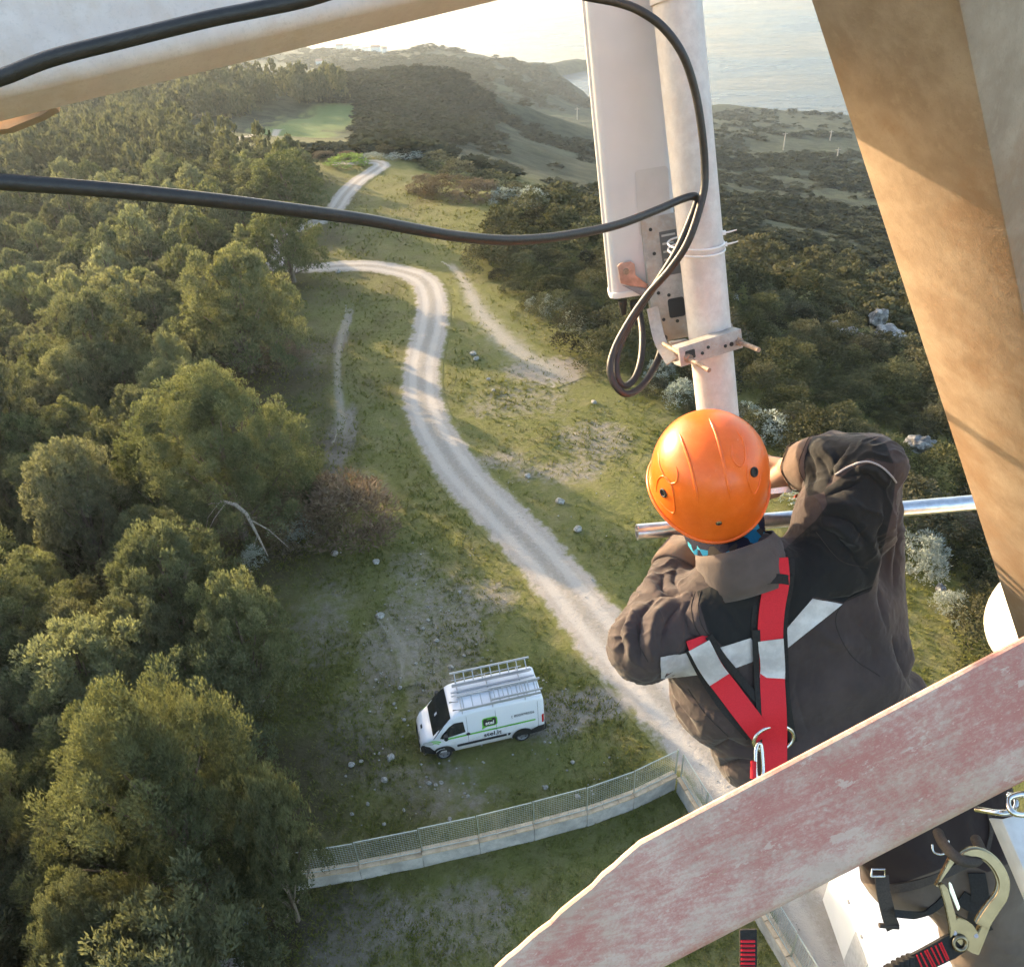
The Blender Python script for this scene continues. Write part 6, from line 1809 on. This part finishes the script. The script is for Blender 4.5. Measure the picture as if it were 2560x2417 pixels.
# speech-bubble logo and lettering on the left flank
def flank(me, x, z, eps=.012, s=1):
    """lay a flat mesh (x right, y up) on the flank so that it reads from outside"""
    for v in me.vertices:
        X_ = x - v.co.x * s; Z_ = z + v.co.y
        v.co = Vector((X_, s * (halfw(X_, Z_) + eps + v.co.z), Z_))
    return me
for s in (1, -1):
    cxl, czl = -.34, 1.72
    ring = [(cxl + a, czl + b) for a, b in rrect(.66, .52, .13, 5)]
    lg = side('logo_border', ring, M_GREEN, .010, s, sub=False)
    side('logo_tail', [(cxl + s * .36 * s, czl - .36), (cxl + .30, czl - .05), (cxl + .1, czl - .24)], M_GREEN, .010, s, sub=False)
    side('logo_panel', [(cxl + a, czl + b) for a, b in rrect(.56, .42, .10, 5)], M_INK, .015, s, lg, False)
    vpart('logo_lettering', flank(text_mesh('stel', .27, .006), cxl, czl - .13, .020, s), M_WHITEF, lg)
    pts_ = [(cxl + .14 * math.cos(t_), czl + .10 + .09 * math.sin(t_)) for t_ in np.linspace(.5, 2.6, 8)] + [(cxl + .08 * math.cos(t_), czl + .10 + .05 * math.sin(t_)) for t_ in np.linspace(2.6, .5, 8)]
    side('logo_arc', pts_, M_GREEN, .019, s, lg, False)
    vpart('lettering', flank(text_mesh('stel.it', .36, .006), -.42, .86, .012, s), M_INK)
    vpart('phone_number', flank(text_mesh('( 800978556', .20, .0), -1.78, 1.66, .012, s), M_INK)
    vpart('stripe_lettering', flank(text_mesh('servizio voce · telefonia · internet', .085, .001), -1.0, 1.215, .0135, s), plain('dark_green_ink', (.05, .22, .02), .5))
# windscreen, bonnet badge, grille, bumper
def front_patch(name, x0, x1, wf, mat, eps=.014, nx=8, ny=10, parent=van):
    vs, f = [], []
    for i in range(nx + 1):
        x = x0 + (x1 - x0) * i / nx; zt = ztop(x)
        for k in range(ny + 1):
            t_ = k / ny * 2 - 1; rr = min(.16, (zt - .34) * .3)
            w = (halfw(x, zt - rr)) * wf(i / nx)
            y = w * t_; e_ = max(0, abs(y) - (halfw(x, zt - rr) - rr * 1.1))
            z = zt + .02 * (1 - min(1, abs(t_))) - rr + math.sqrt(max(0, rr * rr - min(e_, rr * .98) ** 2 / 1.21))
            vs.append((x + eps * .6, y, z + eps * .75))
    n_ = ny + 1
    for i in range(nx):
        for k in range(ny): f.append((i * n_ + k, i * n_ + k + 1, (i + 1) * n_ + k + 1, (i + 1) * n_ + k))
    me = bpy.data.meshes.new(name); me.from_pydata(vs, [], f)
    for p_ in me.polygons: p_.use_smooth = True
    return vpart(name, me, mat, parent)
ws = front_patch('windscreen', 1.26, 2.08, lambda t_: .90 + .08 * t_, M_GLASS)
front_patch('sun_film', 1.75, 1.86, lambda t_: .12, plain('paper_note', (.55, .58, .60), .6), .02, 3, 3, ws)
front_patch('bonnet_badge', 2.44, 2.52, lambda t_: .13, M_INK, .02, 2, 3)
bm = bmesh.new()
ctr = []
for a in np.linspace(-1, 1, 15):
    y = .93 * a; x = 2.70 - .22 * abs(a) ** 2.4; ctr.append((x, y))
for z0, z1, nm, mt, ep in ((.36, .74, 'front_bumper', M_PLASTIC, .035), (.80, .93, 'grille', M_INK, .01)):
    vs = [(x + ep + (0 if z < .8 else -.03), y, z) for z in (z0, z1) for x, y in ctr]; m_ = len(ctr)
    me = bpy.data.meshes.new(nm); me.from_pydata(vs, [], [(k, k + 1, m_ + k + 1, m_ + k) for k in range(m_ - 1)]); vpart(nm, me, mt)
me = prism_mesh('rear_bumper', rrect(.12, .40, .03, 3), Vector((-2.74, -.96, .58)), Vector((-2.74, .96, .58)), Vector((1, 0, 0)), Vector((0, 0, 1))); vpart('rear_bumper', me, M_PLASTIC)
for cx in (1.725, -1.725):
    for s in (1, -1):
        wh = empty('wheel', (0, 0, 0)); wh.parent = van
        y0, y1 = s * .80, s * 1.03
        L_ = [(y0, .20), (y0, .30), (y0 + s * .02, .335), (y1 - s * .03, .335), (y1, .305), (y1, .235)]
        def lathe(nm, prof_, mt):
            vs = [(cx + r_ * math.cos(a), y, .335 + r_ * math.sin(a)) for y, r_ in prof_ for a in np.linspace(0, 2 * math.pi, 28, endpoint=False)]
            f = [(i * 28 + k, i * 28 + (k + 1) % 28, (i + 1) * 28 + (k + 1) % 28, (i + 1) * 28 + k) for i in range(len(prof_) - 1) for k in range(28)]
            me = bpy.data.meshes.new(nm); me.from_pydata(vs, [], f); shade_auto(me, 40)
            me.transform(VM); return part(nm, me, mt, wh)
        lathe('tyre', L_, M_TYRE)
        lathe('rim', [(y1 - s * .008, .236), (y1 - s * .04, .20), (y1 - s * .05, .12), (y1 - s * .01, .10), (y1 - s * .005, .05), (y1 - s * .005, .002)], M_RIM)
        for k in range(5):
            a = k * 2 * math.pi / 5; c_ = Vector((cx + .16 * math.cos(a), y1 - s * .045, .335 + .16 * math.sin(a)))
            me = tube_mesh('rim_hole', [c_, c_ + Vector((0, s * .006, 0))], .032, 10); me.transform(VM); part('rim_hole', me, M_RUBBER, wh)
for x in (.75, -.55, -1.95):
    me = tube_mesh('roof_bar', [Vector((x, -.88, 2.47)), Vector((x, -.86, 2.60)), Vector((x, .86, 2.60)), Vector((x, .88, 2.47))], .022, 10); vpart('roof_bar', me, M_ALU)
for y in (-.86, .86):
    vpart('rack_rail', tube_mesh('rack_rail', [Vector((.9, y, 2.62)), Vector((-2.2, y, 2.62))], .018, 10), M_ALU)
for y, x0 in ((.25, 1.05), (.70, .98)):
    vpart('roof_aerial', tube_mesh('roof_aerial', [Vector((x0 - .25, y, 2.51)), Vector((x0, y, 2.56)), Vector((x0 + .14, y, 2.57))], [.012, .014, .03], 8), M_PLASTIC)
def ladder(y0, y1, z0, z1, x0, x1, nr, label):
    ld = root('ladder', VM @ Vector(((x0 + x1) / 2, (y0 + y1) / 2, min(z0, z1))), label, 'ladder')
    for y, z in ((y0, z0), (y1, z1)):
        me = prism_mesh('rail', rrect(.04, .10, .006, 2), Vector((x0, y, z)), Vector((x1, y, z)), Vector((0, 1, 0)), Vector((0, 0, 1))); me.transform(VM); part('rail', me, M_ALU, ld)
    for k in range(nr):
        x = x0 + (x1 - x0) * (k + .5) / nr
        me = tube_mesh('rung', [Vector((x, y0, z0)), Vector((x, y1, z1))], .024, 8); me.transform(VM); part('rung', me, M_ALU, ld)
ladder(-.82, -.44, 3.10, 2.74, .95, -2.55, 9, 'aluminium ladder on the far side of the van roof')
ladder(.40, .90, 2.98, 2.74, .85, -2.62, 9, 'aluminium ladder on the near side of the van roof')
ladder(.44, .84, 3.10, 2.89, -.5, -2.70, 6, 'short sliding section lying on the near ladder')
pr_ = root('roof_profiles', VM @ Vector((0, 0, 2.66)), 'pair of long aluminium profiles along the middle of the van roof', 'profile')
for y in (-.16, .02):
    me = prism_mesh('profile_bar', rrect(.07, .06, .008, 2), Vector((1.05, y, 2.66)), Vector((-2.6, y, 2.66)), Vector((0, 1, 0)), Vector((0, 0, 1))); me.transform(VM); part('profile_bar', me, M_ALU, pr_)
me = prism_mesh('far_panel', rrect(.03, .26, .006, 2), Vector((.95, -.42, 2.76)), Vector((-2.5, -.42, 2.76)), Vector((0, 1, .0)), Vector((0, .25, 1)).normalized()); me.transform(VM); part('side_board', me, M_ALU, pr_)

# ================================================================== compound wall and fence
t = NT('whitewashed_concrete'); p = t.pos()
t.bsdf(t.mix(t.ramp(t.noise(p, 1.4, 6, .7), .35, .7), (0.34, 0.325, 0.305), (0.54, 0.515, 0.485)), .9, 0, .2); t.bump(t.noise(p, 8, 5, .7), .5, .03)
M_CONC = t.m
t = NT('tan_coping_stone'); p = t.pos()
t.bsdf(t.mix(t.ramp(t.noise(p, 2.5, 6, .7), .35, .7), (0.44, 0.33, 0.22), (0.62, 0.50, 0.36)), .9, 0, .2); t.bump(t.noise(p, 12, 5, .7), .4, .02)
M_COPE = t.m
M_MESHW = plain('galvanized_mesh', (0.42, 0.45, 0.40), .5, .5, .1, 20)
def box_mesh(name, lo, hi, M4=None, bev=0):
    bm = bmesh.new(); bmesh.ops.create_cube(bm, size=1)
    for v in bm.verts: v.co = Vector([(lo[i] + hi[i]) / 2 + v.co[i] * (hi[i] - lo[i]) for i in range(3)])
    if bev: bmesh.ops.bevel(bm, geom=bm.edges[:], offset=bev, segments=1, affect='EDGES')
    me = bm_mesh(name, bm)
    if M4 is not None: me.transform(M4)
    return me
WH = .72
def wall_run(PT_, label_w, label_f, steps, side_=-1):
    PT_ = [Vector((q[0], q[1], 0)) for q in PT_]; G0 = PT_[0]; npan = len(PT_) - 1
    zb = min(gz(q.x, q.y) for q in PT_)
    rtw = root('concrete_wall', G0 + Vector((0, 0, zb)), label_w, 'wall')
    rtf = root('mesh_fence', G0 + Vector((0, 0, zb + WH)), label_f, 'fence')
    for k in range(npan):
        d = PT_[k + 1] - PT_[k]; L = seg = d.length; d.normalize(); nn = Vector((d.y, -d.x, 0))
        if nn.y > 0: nn = -nn
        M4 = Matrix.Translation(PT_[k]) @ Matrix((d, -nn, Vector((0, 0, 1)))).transposed().to_4x4()
        x0, x1 = 0.0, seg
        a = PT_[k] + d * seg / 2; z0 = gz(a.x, a.y) + steps[k]
        top = z0 + WH
        part('wall_block', box_mesh('wall_block', (x0 + .004, -.10, z0 - .8), (x1 - .004, .12, top), M4, .012), M_CONC, rtw)
        nst = max(3, int(seg / .62))
        for q in range(nst):
            xa, xb = x0 + seg * q / nst, x0 + seg * (q + 1) / nst
            jz = random.uniform(-.012, .012)
            part('coping_slab', box_mesh('coping_slab', (xa + .006, -.15, top + .003 + jz), (xb - .006, .16, top + .07 + jz), M4, .008), M_COPE, rtw)
        # fence panel: frame, wires, post
        zf0, zf1 = top + .09, top + 1.38
        part('post', box_mesh('post', (x0 + .015, -.010, top + .03), (x0 + .045, .030, zf1 + .03), M4), M_MESHW, rtf)
        wires = []
        nw = int((x1 - x0 - .1) / .085)
        bmw = bmesh.new()
        def bar(lo, hi):
            r_ = bmesh.ops.create_cube(bmw, size=1)
            for v in r_['verts']: v.co = Vector([(lo[i] + hi[i]) / 2 + v.co[i] * (hi[i] - lo[i]) for i in range(3)])
        for q in range(nw + 1):
            x = x0 + .07 + (x1 - x0 - .10) * q / nw; bar((x - .0035, .010, zf0), (x + .0035, .018, zf1))
        for q in range(13):
            z = zf0 + (zf1 - zf0) * q / 12; e_ = .014 if q in (0, 12) else .0032
            bar((x0 + .06, .0 if e_ > .01 else .0225, z - e_), (x1 - .02, .03 if e_ < .01 else .034, z + e_))
        me = bm_mesh('mesh_panel', bmw); me.transform(M4); part('mesh_panel', me, M_MESHW, rtf)
    part('post', box_mesh('post', (L - .005, -.015, top + .03), (L + .04, .045, zf1 + .05), M4), M_MESHW, rtf)
ga, gb, gc_ = ground(737, 2220), ground(1684, 1968), ground(2050, 2560)
_wp = [ground(u, v) for u, v in ((737, 2220), (905, 2192), (1060, 2160), (1200, 2128), (1335, 2095), (1465, 2060), (1580, 2018), (1684, 1968))]
wall_run(_wp, 'long low whitewashed concrete wall with tan coping in front of the van', 'steel mesh fence on the low wall in front of the van', [-.06, -.05, .0, .0, .05, .04, .08])
_c0 = Vector((gb.x, gb.y, 0)) + Vector((.15, -.15, 0)); _c1 = Vector((gc_.x, gc_.y, 0))
wall_run([_c0.lerp(_c1, k / 5) for k in range(6)], 'short low wall turning the corner towards the track', 'steel mesh fence turning the corner beside the track', [.08, .06, .04, .02, .0])

# ================================================================== shelter, shed, odds and ends
s0, s1 = at_z(2118, 2235, 2.7), at_z(2192, 2430, 2.7)
d = (s1 - s0); d.z = 0; d.normalize(); nn = Vector((-d.y, d.x, 0))
if nn.x < 0: nn = -nn
o0 = s0 - d * 1.2; o0.z = 0
M4 = Matrix.Translation(o0) @ Matrix((d, nn, Vector((0, 0, 1)))).transposed().to_4x4()
M_WHITE = plain('white_shelter_paint', (0.84, 0.84, 0.82), .5, 0, .02, 1.5)
sh = root('equipment_shelter', o0, 'white flat roofed equipment shelter below the worker beside the track', 'shelter')
part('wall', box_mesh('wall', (.08, .08, -.3), (5.0, 3.4, 2.55), M4, .02), M_WHITE, sh)
part('roof', box_mesh('roof', (0, 0, 2.555), (5.1, 3.5, 2.70), M4, .03), M_WHITE, sh)
for k in range(4):
    part('roof_bolt', box_mesh('roof_bolt', (.35 + 1.0 * k, -.05, 2.6), (.43 + 1.0 * k, .0, 2.68), M4), M_GALV, sh)
part('door', box_mesh('door', (2.0, .055, .05), (2.9, .078, 2.1), M4), plain('grey_door', (.5, .5, .5), .5), sh)
h0 = ground(520, 2470); 
d = Vector((.985, .17, 0)).normalized(); nn = Vector((d.y, -d.x, 0))
M4 = Matrix.Translation((h0.x - .3, h0.y, gz(h0.x, h0.y))) @ Matrix((d, nn, Vector((0, 0, 1)))).transposed().to_4x4()
c0 = at_z(606, 2390, 1.9); c0.z = 0
M4 = Matrix.Translation((c0.x, c0.y, gz(c0.x, c0.y))) @ Matrix((-d, -nn * -1, Vector((0, 0, 1)))).transposed().to_4x4()
shd = root('shed', c0, 'small shed with pale flat roof at the bottom left edge of the compound', 'shed')
part('wall', box_mesh('wall', (.05, .05, -.2), (1.5, 1.9, 1.82), M4, .01), plain('shed_wall', (.33, .34, .34), .8, 0, .2, 3), shd)
part('roof', box_mesh('roof', (0, 0, 1.825), (1.56, 1.96, 1.90), M4, .01), plain('pale_roof_sheet', (.50, .46, .46), .7, 0, .12, 4), shd)
part('gutter', tube_mesh('gutter', [M4 @ Vector((-.03, -.02, 1.86)), M4 @ Vector((-.03, 1.98, 1.86))], .03, 8), M_MESHW, shd)
for u, v, w in ((642, 2306, .55), (622, 2327, .30)):
    b = ground(u, v); bm = bmesh.new(); bmesh.ops.create_grid(bm, x_segments=6, y_segments=5, size=w / 2)
    for v_ in bm.verts: v_.co.z = .12 + random.uniform(-.06, .09); v_.co.y *= .6
    me = bm_mesh('plastic_sheet', bm, True); o = link('plastic_sheet', me, plain('blue_plastic', (.10, .22, .48) if w > .4 else (.30, .34, .45), .4, 0, .1)); o.location = (b.x, b.y, b.z + .5)
    tag(o, 'blue plastic sheet caught in the plants above the shed' if w > .4 else 'small pale blue plastic scrap beside the blue sheet', 'plastic sheet')
# snapped branch on the broad pine
bp0 = ground(610, 1345); zt_ = 5.0
q0 = Vector((bp0.x + 1.2, bp0.y - 2.6, bp0.z + 4.1)); 
chs = [[(q0 + Vector((-1.6, .6, -.3)), .03), (q0 + Vector((-.6, .2, .1)), .07), (q0, .10), (q0 + Vector((.5, -.3, -.35)), .09), (q0 + Vector((.9, -.7, -1.4)), .06), (q0 + Vector((1.2, -.9, -2.6)), .02)],
       [(q0 + Vector((.6, -.4, -.6)), .04), (q0 + Vector((1.5, -.6, -1.2)), .03), (q0 + Vector((2.3, -.8, -2.2)), .01)], [(q0 + Vector((-.5, .1, .1)), .035), (q0 + Vector((-1.1, -.4, -.5)), .02), (q0 + Vector((-1.5, -.6, -1.1)), .008)],
       [(q0 + Vector((-.9, .3, 0)), .03), (q0 + Vector((-1.5, -.1, -.6)), .015), (q0 + Vector((-1.7, -.3, -1.2)), .006)], [(q0 + Vector((.9, -.7, -1.4)), .03), (q0 + Vector((.5, -.9, -2.2)), .012)]]
solo('fallen_branch', limb_mesh('fallen_branch', [[(np.array(a), b) for a, b in c] for c in chs], 8), M_DEADWOOD, 'pale snapped branch hanging from the broad pine', 'branch')
# far houses and power poles
M_FARW = plain('far_white_wall', (0.80, 0.78, 0.74), .8, 0, .04, .3); M_FARR = plain('far_tile_roof', (0.42, 0.26, 0.18), .9, 0, .1, .5)
for i, (u, v, w, lab) in enumerate(((850, 124, 16, 'leftmost white house on the far shore below the beam'), (872, 121, 20, 'white house second from the left on the far shore'), (892, 126, 13, 'small white house in the middle of the far village'),
        (915, 128, 17, 'white house right of the middle of the far village'), (940, 130, 22, 'widest white house of the far village'), (962, 134, 12, 'rightmost small white house of the far village'), (800, 168, 14, 'lone pale house on the slope below the far village'))):
    b = ground(u, v); d_ = proj(b)[2]; w_ = w * d_ / F_PX; an = random.uniform(-.4, .4)
    M4 = Matrix.Translation(b) @ Matrix.Rotation(an, 4, 'Z')
    hs_ = root('far_house', b, lab, 'house')
    part('wall', box_mesh('wall', (-w_ / 2, -3, -1.5), (w_ / 2, 3, 4.6), M4), M_FARW, hs_)
    part('roof', prism_mesh('roof', [(-3.4, 0), (3.4, 0), (0, 1.7)], M4 @ Vector((-w_ / 2 - .3, 0, 4.605)), M4 @ Vector((w_ / 2 + .3, 0, 4.605)), M4.to_3x3() @ Vector((0, 1, 0)), Vector((0, 0, 1))), M_FARR, hs_)
M_WOODP = plain('pole_wood', (.42, .38, .33), .9, 0, .2, 1)
for u, vb_, vt_, lab in ((1958, 376, 334, 'tall pale power pole on the slope right of the antenna pole'), (2075, 352, 328, 'short power pole near the coast beside the steel leg'), (2092, 398, 372, 'power pole nearest the steel leg on the hillside'), (1443, 300, 272, 'power pole on the slope left of the antenna panel')):
    b = ground(u, vb_); d_ = proj(b)[2]; h_ = (vb_ - vt_) * d_ / F_PX
    pl_ = root('power_pole', b, lab, 'power pole')
    part('pole_shaft', tube_mesh('pole_shaft', [b - Vector((0, 0, .5)), b + Vector((0, 0, h_))], [.42, .28], 8), M_WOODP, pl_)
    part('crossarm', tube_mesh('crossarm', [b + Vector((-1.6, 0, h_ - 1.0)), b + Vector((1.6, .3, h_ - 1.0))], .22, 6), M_WOODP, pl_)
